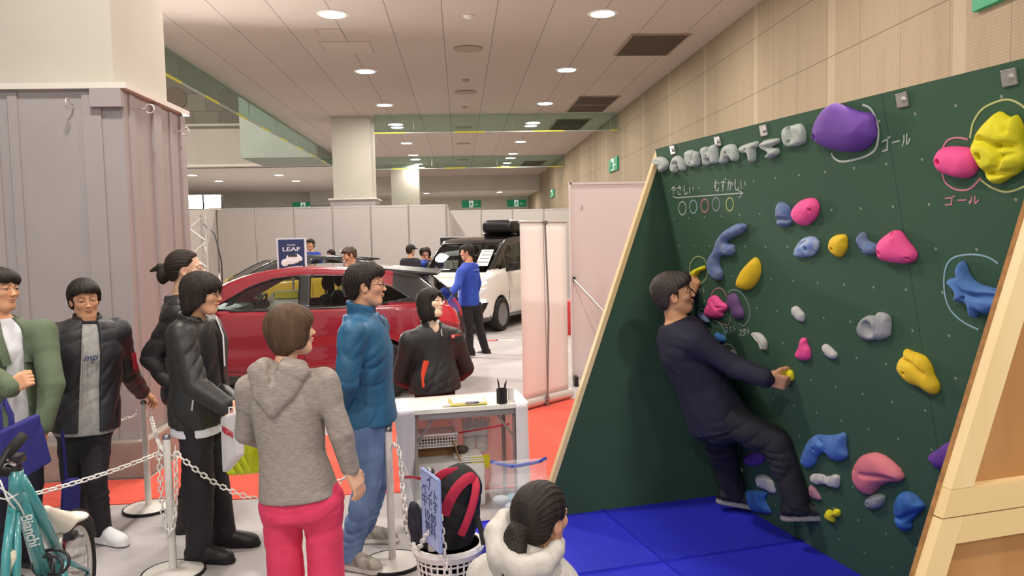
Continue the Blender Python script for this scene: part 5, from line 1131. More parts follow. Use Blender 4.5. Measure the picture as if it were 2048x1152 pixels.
far('man with brown undercut hair looking down between the red and yellow cars', -1.58, 11.4, -118, 1.74, mat('vest_dark', '#2a2730', .8), 'short', mat('hair_undercut', '#3a2a20', .5, col2='#54402f', vs=8, bump=.5, bs=60), -115, -18, res=.012)
# ---- crouching man with a ponytail, in the foreground
pale_hood = mat('pale_hoodie', '#c2bdb6', .9, col2='#b8b3ac', vs=30, bump=.25, bs=240, bd=.002)
py = 2.62
c_ = Person('crouching man with dark curly ponytail in pale grey hoodie, at bottom edge', .23, py, 20, 1.72, 48, (2, 0), -3, res=.006, skin='#d3a07c', hs=1.0)
hd = Y(1085, 1035, py+.02); nk = Y(1062, 1118, py-.0)
dz = nk-c_.J['neck']
for q in list(c_.J):
    if not q.startswith('toe'): c_.J[q] = c_.J[q]+dz
c_.J['head'] = hd; c_.J['neck'] = nk; c_.J['chest'] = nk+V(-.02, .0, -.17); c_.J['waist'] = nk+V(-.03, -.02, -.36); c_.J['pelvis'] = nk+V(-.03, -.04, -.50)
c_.J['sho_r'] = Y(1105, 1160, py-.02); c_.J['sho_l'] = Y(978, 1152, py+.05)
c_.J['elb_r'] = c_.J['sho_r']+V(.06, .12, -.24); c_.J['wri_r'] = c_.J['elb_r']+V(-.06, .22, -.02); c_.J['elb_l'] = c_.J['sho_l']+V(-.06, .10, -.24); c_.J['wri_l'] = c_.J['elb_l']+V(.08, .22, -.02)
pz = float(c_.J['pelvis'][2])
for n, d in (('r', 1), ('l', -1)):
    c_.J['hip_'+n] = c_.J['pelvis']+c_.M@V(d*.09, .02, -.03); c_.J['knee_'+n] = c_.J['pelvis']+c_.M@V(d*.16, .36, .12 if pz < .4 else .02); c_.J['ank_'+n] = V(*(c_.J['pelvis']+c_.M@V(d*.13, .10, 0))[:2], .09)
c_.hands = {'r': (V(-.3, .9, -.1), V(0, 0, -1), V(-1, 0, 0), dict(curl=.4)), 'l': (V(.3, .9, -.1), V(0, 0, -1), V(1, 0, 0), dict(curl=.4))}
c_.body()
def tail(F, hp, s):
    F.ell(hp(0, -.125, -.015), (.035*s, .03*s, .035*s), None, .02)
    for k in range(9):
        a = k*.9; ox, oy = .028*math.cos(a), .02*math.sin(a)
        F.chain([hp(ox*.4, -.13+oy*.4, -.01), hp(ox*1.1+.012*math.sin(k), -.165+oy, -.07), hp(ox*1.2-.012*math.cos(k*2), -.16+oy*1.2, -.13), hp(ox*.9+.016*math.sin(k*3), -.145+oy, -.185-.012*(k % 3))], [.02*s, .019*s, .016*s, .006*s], .012)
c_.hairdo('tied', hair_black, extra=tail, seed=8, vol=1.04, strand=.0022)
b2 = MB(); b2.tube([c_.J['head']+c_.HM@(V(.03*math.cos(a), -.128, -.008+.028*math.sin(a))) for a in np.linspace(0, 2*PI, 16, endpoint=False)], .005, 6, True); b2.build('hair_tie', black_cloth, c_.t, True)
c_.top('hoodie', pale_hood, .024, .70, sg=.022, fold=.005, neck=.09, neckz=-.01, seed=3)
F = Field(c_.J['neck']-.34, c_.J['neck']+.26, .006)
F.chain([Y(1062, 1040, py+.03), Y(1012, 1036, py+.03), Y(990, 1066, py-.02), Y(1000, 1108, py-.08), Y(1042, 1136, py-.13), Y(1088, 1128, py-.13), Y(1112, 1100, py-.06), Y(1118, 1085, py+.04)], [.024, .032, .038, .042, .042, .038, .030, .022], .03)
F.chain([Y(1015, 1060, py+.0), Y(1030, 1098, py-.05), Y(1068, 1120, py-.07), Y(1100, 1112, py-.04)], [.035, .04, .04, .03], .03)
F.chain([Y(1006, 1125, py-.03), Y(1050, 1150, py-.08), Y(1095, 1142, py-.06)], [.05, .055, .05], .05); F.fold(.0035, 60, (1, .3, .7), 3)
F.mesh('hood', pale_hood, c_.t)
strip(c_.t, 'drawstring', [Y(1116, 1085, py+.05), Y(1124, 1105, py+.02), Y(1126, 1140, py), Y(1122, 1165, py)], .006, white_tee)
c_.trousers(black_cloth, .016, bunch=0); c_.shoes('#3a3a40', '#c9c5bf')
# ---- the climber
navy = mat('navy_sweater', '#1b1c30', .85, col2='#222338', vs=14, bump=.3, bs=300, bd=.002)
navy_tr = mat('charcoal_trousers', '#26262e', .85, col2='#1d1d25', vs=10, bump=.3, bs=280, bd=.002)
K = Person('man in navy sweater hanging on the climbing wall, both hands on yellow holds', 1.2, 4.2, 72, 1.70, 104, (12, 0), -10, res=.007, skin='#d9a27c', lips='#a8675a', z0=.2, over=dict(
    head=Y(1349, 588, 4.22), neck=Y(1352, 642, 4.24), chest=Y(1373, 700, 4.22), waist=Y(1404, 772, 4.20), pelvis=Y(1430, 828, 4.18),
    sho_r=Y(1392, 682, 4.04), elb_r=Y(1472, 735, 3.93), wri_r=Y(1532, 756, 3.76), sho_l=Y(1352, 655, 4.42), elb_l=Y(1350, 625, 4.56), wri_l=Y(1378, 588, 4.48),
    hip_r=Y(1455, 838, 4.08), knee_r=Y(1556, 888, 3.90), ank_r=Y(1596, 1006, 3.82), hip_l=Y(1432, 845, 4.27), knee_l=Y(1450, 920, 4.38), ank_l=Y(1468, 982, 4.42)))
K.J['toe_r'] = V(.26, -.10, .03); K.J['toe_l'] = V(.2, -.05, -.03)
K.rt = unit(V(.30, -.95, .0)); K.fw = unit(V(.93, .3, .15))
K.hands = {'r': (Y(1578, 768, 3.72)-K.J['wri_r'], V(.5, .8, .3), V(.1, -.5, .9), dict(curl=.95, thumb=.6)), 'l': (Y(1396, 543, 4.42)-K.J['wri_l'], V(.5, .75, -.1), V(.2, -.2, .9), dict(curl=.8, thumb=.7))}
K.body(); K.hairdo('short', mat('hair_greying', '#241d19', .6, col2='#3d342d', vs=14, bump=.5, bs=80, stretch=(1, 1, .3)), seed=5, vol=1.05, strand=.004)
K.top('sweater', navy, .026, .865, hemw=1.04, sg=.018, fold=.007, neck=.072, neckz=.02, seed=14, ffreq=42)
K.trousers(navy_tr, .010, kg=.022, waist=1.0, bunch=.010, fold=.008); K.shoes('#211f20', '#8d8a87', accent='laces')
# ================================================================== cars (local frame: x forward, y left, z up)
def paint_mat(name, rough=.28, coat=1.0, metal=.0):
    m = tint_mat(name, rough, .5); b = m.node_tree.nodes['Principled BSDF']; b.inputs['Coat Weight'].default_value = coat; b.inputs['Coat Roughness'].default_value = .03; b.inputs['Metallic'].default_value = metal; return m
car_paint = paint_mat('car_paint')
car_glass = glass('car_glass', (.62, .68, .66, 1), .10); dark_glass = glass('privacy_glass', (.10, .11, .11, 1), .10)
trim_black = mat('trim_black', '#121214', .4); rubber = mat('rubber', '#1a1a1b', .8); alloy = mat('alloy', '#8f9094', .3, .85); dark_alloy = mat('dark_alloy', '#3d3d41', .35, .7)
lens_clear = mat('lens_clear', '#e8edf2', .08, .0, coat=1); lens_red = mat('lens_red', '#b3122a', .1, coat=1, emit=.15); chrome = mat('chrome', '#dcdcdc', .12, 1.0); seat_m = mat('seat_cloth', '#17171a', .9); dash_m = mat('dash_grey', '#4a4c4a', .7)
led = mat('led_white', '#eef4ff', .2, emit=4)
class Car:
    def __init__(s, label, loc, yaw, lower, green, W, Wg, r, tum=.28, group=None, taper=(1.5, .75, .26)):
        s.t = thing('car', label, 'car', (*loc, 0), math.radians(yaw), group)
        L = max(p[0] for p in lower)+.12; Hh = max(p[1] for p in green)+.1
        s.F = Field((-L, -W-.1, .08), (L, W+.1, Hh), r); F = s.F
        s.X = F.ax[0][:, None, None].astype(np.float32); s.Yv = F.ax[1][None, :, None]; s.Z = F.ax[2][None, None, :]; s.A = np.abs(s.Yv)
        s.U, s.Wz = np.broadcast_arrays(F.ax[0][:, None].astype(float), F.ax[2][None, :].astype(float))
        t0, tl, td = taper
        ax = np.abs(s.X); wL = W-td*np.clip((ax-t0)/tl, 0, 1.3)**2.2-.05*np.clip((s.Z-.75)/.4, 0, 1)**1.5-.05*np.clip((.42-s.Z)/.25, 0, 1)**1.5-.012*np.exp(-((s.Z-.62)/.09)**2)
        wG = Wg-tum*np.clip(s.Z-.98, -.2, 1)-.12*np.clip((ax-.9)/1.2, 0, 1.2)**2
        low = -smin(-s.P(lower), -(s.A-wL), .07); gr = -smin(-s.P(green), -(s.A-wG), .06)
        s.dB = smin(low, gr, .05).astype(np.float32); s.wG = wG
    def P(s, poly, rnd=4): return outline_sdf(round_poly(poly, rnd) if rnd else poly, s.U, s.Wz)[:, None, :].astype(np.float32)
    def make(s, D, name, m, paint=None, parent=None):
        s.F.D = D.astype(np.float32); return s.F.mesh(name, m, parent or s.t, paint, world=False)
    def shell(s, reg, t0, t1): return np.maximum(reg, np.maximum(s.dB-t1, -(s.dB-t0)))
    def body(s, windows, axles, R, paint, ground=.2):
        D = np.maximum(s.dB, -(s.dB+.035))
        for w in windows: D = np.maximum(D, -w)
        for ax in axles:
            c = np.hypot(s.X-ax, s.Z-R)-(R+.035); D = np.maximum(D, -np.maximum(c, .45-s.A))
        return s.make(D, 'body', car_paint, paint)
    def skin(s, off, reg, name, m, side=0):      # the outer face moved by off, kept only inside the region
        P, Fq = nets((s.dB-off).astype(np.float32), *s.F.ax); reg = np.broadcast_to(reg, s.dB.shape)
        ij = []
        for k, a in enumerate(s.F.ax): ij.append(np.clip(np.searchsorted(a, P[:, k])-1, 0, len(a)-2))
        fr = [np.clip((P[:, k]-a[ij[k]])/(a[ij[k]+1]-a[ij[k]]), 0, 1) for k, a in enumerate(s.F.ax)]; v = 0
        for a in (0, 1):
            for b in (0, 1):
                for d in (0, 1): v = v+reg[ij[0]+a, ij[1]+b, ij[2]+d]*(fr[0] if a else 1-fr[0])*(fr[1] if b else 1-fr[1])*(fr[2] if d else 1-fr[2])
        ok = v < 0
        if side: ok &= P[:, 1]*side > 0
        Fk = Fq[ok[Fq].all(1)]
        used = np.unique(Fk); mp = -np.ones(len(P), int); mp[used] = np.arange(len(used)); me = bpy.data.meshes.new(name); me.from_pydata(P[used].tolist(), [], mp[Fk].tolist()); me.update()
        return link(name, me, m, s.t, True, False)
    def sides(s, D, name, m):
        for sg in (1, -1): s.make(np.maximum(D, -s.Yv*sg), name, m)
    def wheel(s, x, y, R, w, rim_m, n=5, twin=True, steer=0.0):
        sg = 1 if y > 0 else -1; Mx = mat3((1, 0, 0), (0, 0, 1), (0, -sg, 0)) if False else mat3((1, 0, 0), (0, 0, -1), (0, 1, 0)) if sg < 0 else mat3((1, 0, 0), (0, 0, 1), (0, -1, 0))
        zax = V(0, sg, 0); Mx = mat3((1, 0, 0), np.cross(zax, (1, 0, 0)), zax)
        b = MB(); ri = R*.70
        b.lathe([(ri, -w/2), (R*.93, -w/2), (R, -w*.36), (R, w*.36), (R*.95, w/2), (ri, w/2), (ri-.01, w*.3), (ri-.01, -w*.3)], 40, Mx, (x, y, R)); o = b.build('wheel', rubber, s.t, 'auto', world=False)
        b = MB(); b.lathe([(ri, w*.48), (ri-.022, w*.5), (ri-.03, w*.3), (ri-.03, -w*.4), (ri, -w*.4)], 40, Mx, (x, y, R)); b.lathe([(0, w*.36), (.055, w*.35), (.06, w*.2), (0, w*.2)], 16, Mx, (x, y, R))
        for k in range(n):
            for d in ((-.13, .13) if twin else (0,)):
                a = 2*PI*k/n+d; dr = Mx@Vector((math.cos(a), math.sin(a), 0)); c = Vector((x, y, R)); a0 = c+dr*.04+Mx@Vector((0, 0, w*.33)); a1 = c+dr*(ri-.02)+Mx@Vector((0, 0, w*.44))
                b.tube([a0, a1], .016 if twin else .024, 6)
        b.build('rim', rim_m, o, 'auto', world=False)
        b = MB(); b.lathe([(0, w*.05), (ri*.6, w*.05), (ri*.6, 0), (0, 0)], 24, Mx, (x, y, R)); b.build('brake_disc', mat('brake', '#2c2c2f', .5, .6), o, world=False)
        return o
    def seat(s, x, y, z=.62):
        f = Field((x-.55, y-.32, z-.25), (x+.45, y+.32, z+.92), .022)
        f.box((x+.05, y, z), (.25, .23, .08), None, .06); f.chain([(x-.18, y, z+.05), (x-.26, y, z+.5)], [.10, .075], .03, flat=((0, 1, 0), .42)); o = f.mesh('seat', seat_m, s.t, None, False)
        f = Field((x-.55, y-.25, z+.45), (x-.05, y+.25, z+.95), .014); f.ell((x-.28, y, z+.71), (.055, .125, .095), None, .02); h = f.mesh('headrest', seat_m, o, None, False)
        b = MB()
        for k in (-.05, .05): b.tube([(x-.27, y+k, z+.5), (x-.28, y+k, z+.66)], .007, 6)
        b.build('headrest_post', chrome, o, 'auto', world=False); return o
    def seam(s, name, pts, m, r=.0035):       # a shut line lying in the skin, one on each side
        for sg in (1, -1):
            out = []
            for x, z in round_poly(pts, 6, False):
                i = int(np.clip(np.searchsorted(s.F.ax[0], x), 0, len(s.F.ax[0])-1)); k = int(np.clip(np.searchsorted(s.F.ax[2], z), 0, len(s.F.ax[2])-1)); ys = s.F.ax[1]; col_ = s.dB[i, :, k]
                ins = np.where(col_ < 0)[0]
                if len(ins) < 2: continue
                j = ins[-1] if sg > 0 else ins[0]; j2 = min(max(j+sg, 0), len(ys)-1); f0_, f1_ = col_[j], col_[j2]; out.append((x, ys[j]+(ys[j2]-ys[j])*(-f0_/(f1_-f0_+1e-9)), z))
            if len(out) > 2: MB().tube(out, r, 6).build(name, m, s.t, True, world=False)
    def quad(s, name, pts, m, th=.004, parent=None):
        a = V(*pts[1])-V(*pts[0]); c = V(*pts[2])-V(*pts[1]); return MB().prism(pts, unit(np.cross(a, c)), th).build(name, m, parent or s.t, world=False)
HL = [(2.08, .20), (2.22, .42), (2.23, .66), (2.12, .80), (1.7, .92), (1.0, 1.02), (0, 1.05), (-1.2, 1.09), (-1.95, 1.08), (-2.14, 1.0), (-2.22, .78), (-2.22, .45), (-2.12, .24), (-1.2, .19), (1.2, .19)]
HG = [(1.25, .92), (.85, 1.18), (.30, 1.44), (-.30, 1.535), (-1.05, 1.51), (-1.62, 1.43), (-1.82, 1.36), (-2.06, 1.02), (-1.0, .9), (.5, .9)]
def hatchback(label, loc, yaw, r, body_c, roof_c, group=None, black_upper=False):
    c = Car(label, loc, yaw, HL, HG, .885, .80, r, group=group)
    A = c.A; side = .30-A
    wf = [(.60, 1.085), (.20, 1.30), (-.05, 1.385), (-.36, 1.425), (-.36, 1.075), (.3, 1.055)]; wr = [(-.50, 1.425), (-.95, 1.405), (-1.14, 1.34), (-1.12, 1.085), (-.50, 1.075)]; wq = [(-1.22, 1.33), (-1.42, 1.27), (-1.62, 1.15), (-1.50, 1.13), (-1.20, 1.09)]
    sw = [np.maximum(c.P(w, 0), side)*1.0 for w in (wf, wr, wq)]
    slope = lambda x0, z0, x1, z1: ((c.X-x0)*(z1-z0)-(c.Z-z0)*(x1-x0))/math.hypot(z1-z0, x1-x0)      # >0 on the outer (front) side
    ws = np.maximum(np.maximum(1.03-c.Z, c.Z-1.43), np.maximum(.0-c.X+.25, A-(c.wG-.075))); ws = np.maximum(ws, -(c.dB+.2))
    rg = np.maximum(np.maximum(1.08-c.Z, c.Z-1.34), np.maximum(c.X+1.66, A-(c.wG-.06)))
    bc, rc = np.array(lin(body_c)[:3]), np.array(lin(roof_c)[:3])
    def paint(P):
        o = np.tile(bc, (len(P), 1)); x, y, z = P.T; tz = np.abs(y)
        up = (z > 1.40) & (tz < .80-.28*(z-.98)-.075) | ((x < -1.45) & (z > 1.10)) | ((x < -1.55) & (z > 1.05) & (tz < .62)) | ((x < -.3) & (x > -.56) & (z > 1.06) & (z < 1.43)) | ((x < -1.08) & (x > -1.26) & (z > 1.08) & (z < 1.36))
        if black_upper: up = (z > 1.10) & (x < 1.15) | (z > 1.2)
        o[up] = rc; o[z < .30] = .01
        return o
    c.body(sw+[ws, rg], (1.37, -1.33), .33, paint)
    frame_ = [np.maximum(c.P([(.68, 1.06), (.20, 1.33), (-.06, 1.415), (-.40, 1.452), (-1.0, 1.432), (-1.2, 1.36), (-1.45, 1.29), (-1.68, 1.14), (-1.5, 1.10), (-1.2, 1.06), (.3, 1.03)], 0), side)]
    rim = np.maximum(frame_[0], -np.minimum(np.minimum(sw[0], sw[1]), sw[2])); c.sides(c.shell(rim, -.03, .006), 'window_frame', trim_black)
    c.skin(-.014, ws-.03, 'windscreen', car_glass)
    for sg in (1, -1): c.skin(-.014, sw[0]-.03, 'front_side_glass', car_glass, sg); c.skin(-.014, sw[1]-.03, 'rear_side_glass', car_glass, sg); c.skin(-.014, sw[2]-.03, 'quarter_glass', dark_glass, sg)
    c.skin(-.012, rg-.03, 'tailgate_glass', dark_glass)
    c.make(np.maximum(np.maximum(np.maximum(c.dB-.02, c.P([(-1.45, 1.46), (-1.95, 1.42), (-1.97, 1.39), (-1.6, 1.36)], 0)), 0) if False else np.maximum(c.P([(-1.30, 1.50), (-1.98, 1.425), (-1.98, 1.40), (-1.5, 1.38)], 0), A-.56), -c.dB-.05), 'rear_spoiler', trim_black)
    tl = np.maximum(np.maximum(c.P([(-1.78, .92), (-1.9, 1.08), (-2.1, 1.05), (-2.3, .95), (-2.3, .78), (-2.12, .84)], 0), .42-A), -9); c.sides(c.shell(tl, -.035, .012), 'tail_light', lens_red)
    hl = np.maximum(c.P([(1.55, .86), (1.75, .92), (2.2, .8), (2.2, .70), (2.05, .70)], 0), .4-A); c.sides(c.shell(hl, -.035, .010), 'headlight', lens_clear)
    for pts in ([(.66, 1.02), (.70, .8), (.68, .5), (.60, .36)], [(-.43, 1.05), (-.44, .8), (-.44, .36)], [(-1.16, 1.06), (-1.14, .92), (-1.0, .74), (-.93, .5), (-.95, .36)], [(.60, .36), (0, .34), (-.95, .36)]): c.seam('door_seam', pts, trim_black)
    for y in (.80, -.80):
        for x in (1.37, -1.33): c.wheel(x, y, .33, .21, dark_alloy if x < 0 or True else alloy)
        f = Field((.42, y-.28, .95), (.80, y+.28, 1.25), .015); f.ell((.60, y*1.16, 1.11), (.07, .10, .065), None, .02); f.cone((.58, y*.98, 1.06), (.60, y*1.1, 1.09), .03, .03, .02); f.mesh('wing_mirror', trim_black, c.t, None, False)
        for x in (-.28, -1.02):
            b = MB(); b.box((x, y*1.098, .965), (.2, .02, .03), None, .008); b.build('door_handle', chrome, c.t, 'auto', world=False)
    c.seat(-.34, .38); c.seat(-.34, -.38); c.seat(-1.15, .40, .64); c.seat(-1.15, -.40, .64)
    MB().box((.80, 0, .93), (.5, 1.35, .22), None, .08).build('dashboard', dash_m, c.t, 'auto', world=False)
    MB().box((-.2, 0, .32), (3.2, 1.4, .12)).build('cabin_floor', trim_black, c.t, world=False)
    b = MB(); Mx = mat3((0, 1, 0), (-.5, 0, .87), (.87, 0, .5)); b.tube([Vector((.42, -.38, 1.0))+Mx@Vector((.18*math.cos(a), .18*math.sin(a), 0)) for a in np.linspace(0, 2*PI, 24, endpoint=False)], .016, 8, True); b.build('steering_wheel', trim_black, c.t, True, world=False)
    return c
paper = mat('paper', '#e9e6dd', .8); paper_y = mat('paper_yellow', '#d8c93a', .8)
R_ = hatchback('deep red hatchback with black roof parked behind the white table, front to the left', (-2.23, 9.97), 178, .016, '#8a0d26', '#121214')
R_.quad('window_paper', [(-.04, .60, 1.06), (-.33, .60, 1.06), (-.33, .53, 1.26), (-.04, .53, 1.26)], paper); R_.quad('paper_band', [(-.05, .603, 1.17), (-.32, .603, 1.17), (-.32, .553, 1.245), (-.05, .553, 1.245)], paper_y)
R_.quad('price_sheet', [(.62, .05, 1.06), (.62, .34, 1.06), (.36, .30, 1.36), (.36, .1, 1.36)], mat('sheet_back', '#8d8f88', .8))
f = Field((-.25, .3, .95), (.2, .7, 1.35), .014); f.ell((-.02, .48, 1.04), (.07, .08, .09), None, .02); f.ell((.0, .48, 1.15), (.06, .06, .055), None, .02); f.ell((-.0, .53, 1.2), (.02, .018, .035), None, .01); f.ell((-.0, .43, 1.2), (.02, .018, .035), None, .01); f.cone((.0, .48, 1.06), (.09, .52, 1.0), .03, .025)
o = f.mesh('soft_toy', mat('toy_white', '#ddd6c8', .9), R_.t, None, False); o['label'] = 'white soft toy on the front seat'
Yc = hatchback('yellow hatchback with black roof behind the red car, front to the left', (-3.76, 16.94), 200, .026, '#e3b21c', '#141416', None, True)
# ---- white minivan
VL = [(2.26, .24), (2.38, .48), (2.38, .78), (2.26, 1.0), (1.85, 1.10), (1.3, 1.16), (0, 1.12), (-2.2, 1.12), (-2.36, 1.0), (-2.38, .6), (-2.34, .28), (-1.2, .22), (1.2, .22)]
VG = [(1.9, .98), (1.62, 1.22), (.98, 1.70), (.55, 1.81), (-.6, 1.86), (-1.9, 1.84), (-2.2, 1.74), (-2.36, 1.1), (-1.0, 1.0), (.5, 1.0)]
van = Car('white minivan with black roof, roof box and price sheet on its windscreen', (.667, 16.82), math.degrees(math.atan2(-.891, -.454)), VL, VG, .86, .80, .024, tum=.12, taper=(1.55, .8, .24))
A = van.A; side = .35-A
vw = [[(1.30, 1.20), (1.10, 1.40), (1.02, 1.22)], [(.96, 1.20), (1.0, 1.48), (.78, 1.66), (.10, 1.70), (.10, 1.16)], [(.0, 1.16), (.0, 1.70), (-1.05, 1.71), (-1.05, 1.16)], [(-1.15, 1.16), (-1.15, 1.71), (-2.0, 1.68), (-2.08, 1.2)]]
vs = [np.maximum(van.P(w, 0), side) for w in vw]
wsh = np.maximum(np.maximum(1.16-van.Z, van.Z-1.70), np.maximum(.80-van.X, A-(van.wG-.07))); wsh = np.maximum(wsh, 1.2-van.X*0-.0-1.2+(-(van.X-.75)))
rgl = np.maximum(np.maximum(1.2-van.Z, van.Z-1.66), np.maximum(van.X+2.1, A-.62))
wc = np.array(lin('#e6e3df')[:3])
def vpaint(P):
    o = np.tile(wc, (len(P), 1)); x, y, z = P.T; o[(z > 1.70)] = (.008, .008, .009); o[(z > 1.14) & (x < 1.0) & (z <= 1.70)] = (.008, .008, .009); o[(x > .9) & (z > 1.2)] = (.01, .01, .01); o[z < .33] = .012; o[(x > 2.0) & (np.abs(y) < .5) & (z > .38) & (z < .86)] = .012; return o
van.body(vs+[wsh, rgl], (1.42, -1.42), .33, vpaint)
van.skin(-.014, wsh-.04, 'windscreen', car_glass)
for sg in (1, -1):
    van.skin(-.014, vs[0]-.04, 'quarter_glass', car_glass, sg); van.skin(-.014, vs[1]-.04, 'front_side_glass', car_glass, sg); van.skin(-.014, vs[2]-.04, 'sliding_door_glass', dark_glass, sg); van.skin(-.014, vs[3]-.04, 'rear_side_glass', dark_glass, sg)
van.skin(-.014, rgl-.04, 'tailgate_glass', dark_glass)
h1 = np.maximum(van.P([(1.75, 1.06), (2.0, 1.06), (2.40, .96), (2.40, .90), (2.1, .96)], 0), .38-A); van.sides(van.shell(h1, -.05, .014), 'headlight', lens_clear); van.sides(van.shell(np.maximum(van.P([(1.95, 1.005), (2.42, .925), (2.42, .885), (1.95, .965)], 0), .42-A), -.05, .02), 'light_strip', led)
h2 = np.maximum(van.P([(1.9, .90), (2.42, .86), (2.42, .72), (2.1, .74)], 0), .38-A); van.sides(van.shell(h2, -.05, .012), 'lower_headlight', lens_clear)
van.make(van.shell(np.maximum(np.maximum(van.P([(2.42, .92), (2.42, .45), (2.2, .45), (2.2, .92)], 0), A-.40), -1), -.05, .03), 'grille', trim_black); van.sides(van.shell(np.maximum(van.P([(1.92, .60), (2.08, .62), (2.30, .30), (2.18, .30)], 0), .45-A), -.05, .016), 'bumper_blade', trim_black); van.sides(van.shell(np.maximum(van.P([(2.0, .66), (2.35, .66), (2.35, .60), (2.0, .60)], 0), .5-A), -.05, .02), 'daylight_bar', led)
for y in (.78, -.78):
    for x in (1.42, -1.42): van.wheel(x, y, .33, .2, alloy, 5, True)
    f = Field((.75, y-.34, 1.0), (1.25, y+.34, 1.45), .018); f.box((1.0, y*1.22, 1.25), (.06, .09, .085), None, .03); f.cone((1.02, y*1.0, 1.16), (1.0, y*1.15, 1.2), .03, .03, .02); f.mesh('wing_mirror', trim_black, van.t, None, False)
    MB().box((.15, y*1.09, 1.0), (.2, .02, .03), None, .008).build('door_handle', chrome, van.t, 'auto', world=False)
for pts in ([(1.02, 1.16), (1.04, .8), (1.0, .38)], [(.05, 1.14), (.05, .8), (.05, .36)], [(-1.1, 1.14), (-1.1, .8), (-.98, .5), (-.98, .36)]): van.seam('door_seam', pts, trim_black, .005)
for x in (.35, -.6):
    for y in (.38, -.38): van.seat(x, y, .85)
MB().box((1.35, 0, 1.03), (.55, 1.35, .2), None, .08).build('dashboard', trim_black, van.t, 'auto', world=False)
MB().box((-.3, 0, .4), (3.6, 1.4, .12)).build('cabin_floor', trim_black, van.t, world=False)
van.quad('price_sheet', [(1.62, .40, 1.28), (1.62, .66, 1.28), (1.22, .62, 1.58), (1.22, .36, 1.58)], paper)
b = MB()
for i in range(4): b.box((1.54-.09*i, .52, 1.352+.066*i), (.012, .2 if i else .24, .006), mat3((.8, 0, -.6), (0, 1, 0), (.6, 0, .8)))
b.build('sheet_lines', mat('ink', '#3a3a40', .8), van.t, world=False)
f = Field((-1.4, -.2, 1.8), (.9, .6, 2.3), .03); f.box((-.55, .2, 2.04), (.72, .36, .15), None, .12); f.plane((0, 0, 1.9), (0, 0, -1), .03); f.box((-.8, .2, 1.875), (.04, .4, .03)); f.box((-.05, .2, 1.875), (.04, .4, .03))
o = f.mesh('roof_box', trim_black, van.t, None, False)
text('side_badge', 'e-Power', chrome, None, (0, 0, 0), (1, 0, 0), (0, 0, 1), .05) if False else None
# ---- poster boards on stands, floor labels
def poster(label, x, y, z0, w_, h_, back, yaw=0):
    t = thing('poster_stand', label, 'poster', (x, y, 0), 0); 
    MB().span((x-w_/2, y, z0), (x+w_/2, y+.02, z0+h_)).build('board', mat('poster_'+back, back, .5), t); MB().span((x-w_/2-.03, y+.021, z0-.05), (x+w_/2+.03, y+.03, z0+h_+.02)).build('backing', white_tee, t)
    b = MB(); b.tube([(x, y+.05, .01), (x, y+.05, z0+h_*.8)], .016, 8); b.lathe([(.2, 0), (.2, .012), (.02, .03), (0, .03)], 20, c=(x, y+.05, 0)); b.build('stand', steel, t, 'auto'); return t
q = ony(583, 513, 11.65); pw_ = mat('print_white', '#e6e6ea', .6)
t = poster('dark blue car poster board on a stand, between the red and yellow cars', q[0], 11.65, q[2]-.25, .37, .5, '#23305f')
text('poster_lettering', 'LEAF', pw_, t, (q[0], 11.648, q[2]+.105), (1, 0, 0), (0, 0, 1), .085, .001, sx=1.45, bold=.012); text('poster_small_print', '日産自動車', pw_, t, (q[0], 11.648, q[2]+.165), (1, 0, 0), (0, 0, 1), .026, .001)
f = Field((q[0]-.18, 11.60, q[2]-.2), (q[0]+.18, 11.66, q[2]+.08), .006); f.cone((q[0]-.10, 11.645, q[2]-.09), (q[0]+.11, 11.645, q[2]-.04), .055, .05, .02, flat=((0, 1, 0), 6)); f.cone((q[0]-.03, 11.645, q[2]-.02), (q[0]+.08, 11.645, q[2]+.0), .05, .04, .02, flat=((0, 1, 0), 6)); f.mesh('poster_car_picture', pw_, t)
b = MB(); Mv = mat3((1, 0, 0), (0, 0, 1), (0, -1, 0)); b.lathe([(0, 0), (.028, 0), (.028, .006), (0, .006)], 16, Mv, (q[0]-.03, 11.645, q[2]-.125)); b.lathe([(0, 0), (.022, 0), (.022, .006), (0, .006)], 16, Mv, (q[0]+.12, 11.645, q[2]-.08)); b.box((q[0]+.02, 11.632, q[2]+.015), (.13, .004, .035)); b.build('poster_car_windows', mat('ink', '#3a3a40'), t)
MB().lathe([(0, 0), (.04, 0), (.04, .006), (0, .006)], 20, Mv, (q[0]+.12, 11.648, q[2]-.19)).build('poster_sticker', mat('sticker_cyan', '#4aa3d8', .5), t)
q = ony(906, 494, 18.2); t = poster('black car poster board partly hidden by the white minivan windscreen', q[0], 18.2, q[2]-.3, .58, .52, '#17171b')
text('poster_lettering', 'SERENA', pw_, t, (q[0], 18.198, q[2]+.10), (1, 0, 0), (0, 0, 1), .11, .001, sx=1.25, bold=.012); text('poster_small_print', 'e-POWER', pw_, t, (q[0], 18.198, q[2]+.03), (1, 0, 0), (0, 0, 1), .045, .001)
f = Field((q[0]-.25, 18.15, q[2]-.26), (q[0]+.25, 18.2, q[2]), .01); f.cone((q[0]-.14, 18.195, q[2]-.16), (q[0]+.14, 18.195, q[2]-.14), .06, .07, .02, flat=((0, 1, 0), 6)); f.mesh('poster_car_picture', pw_, t)
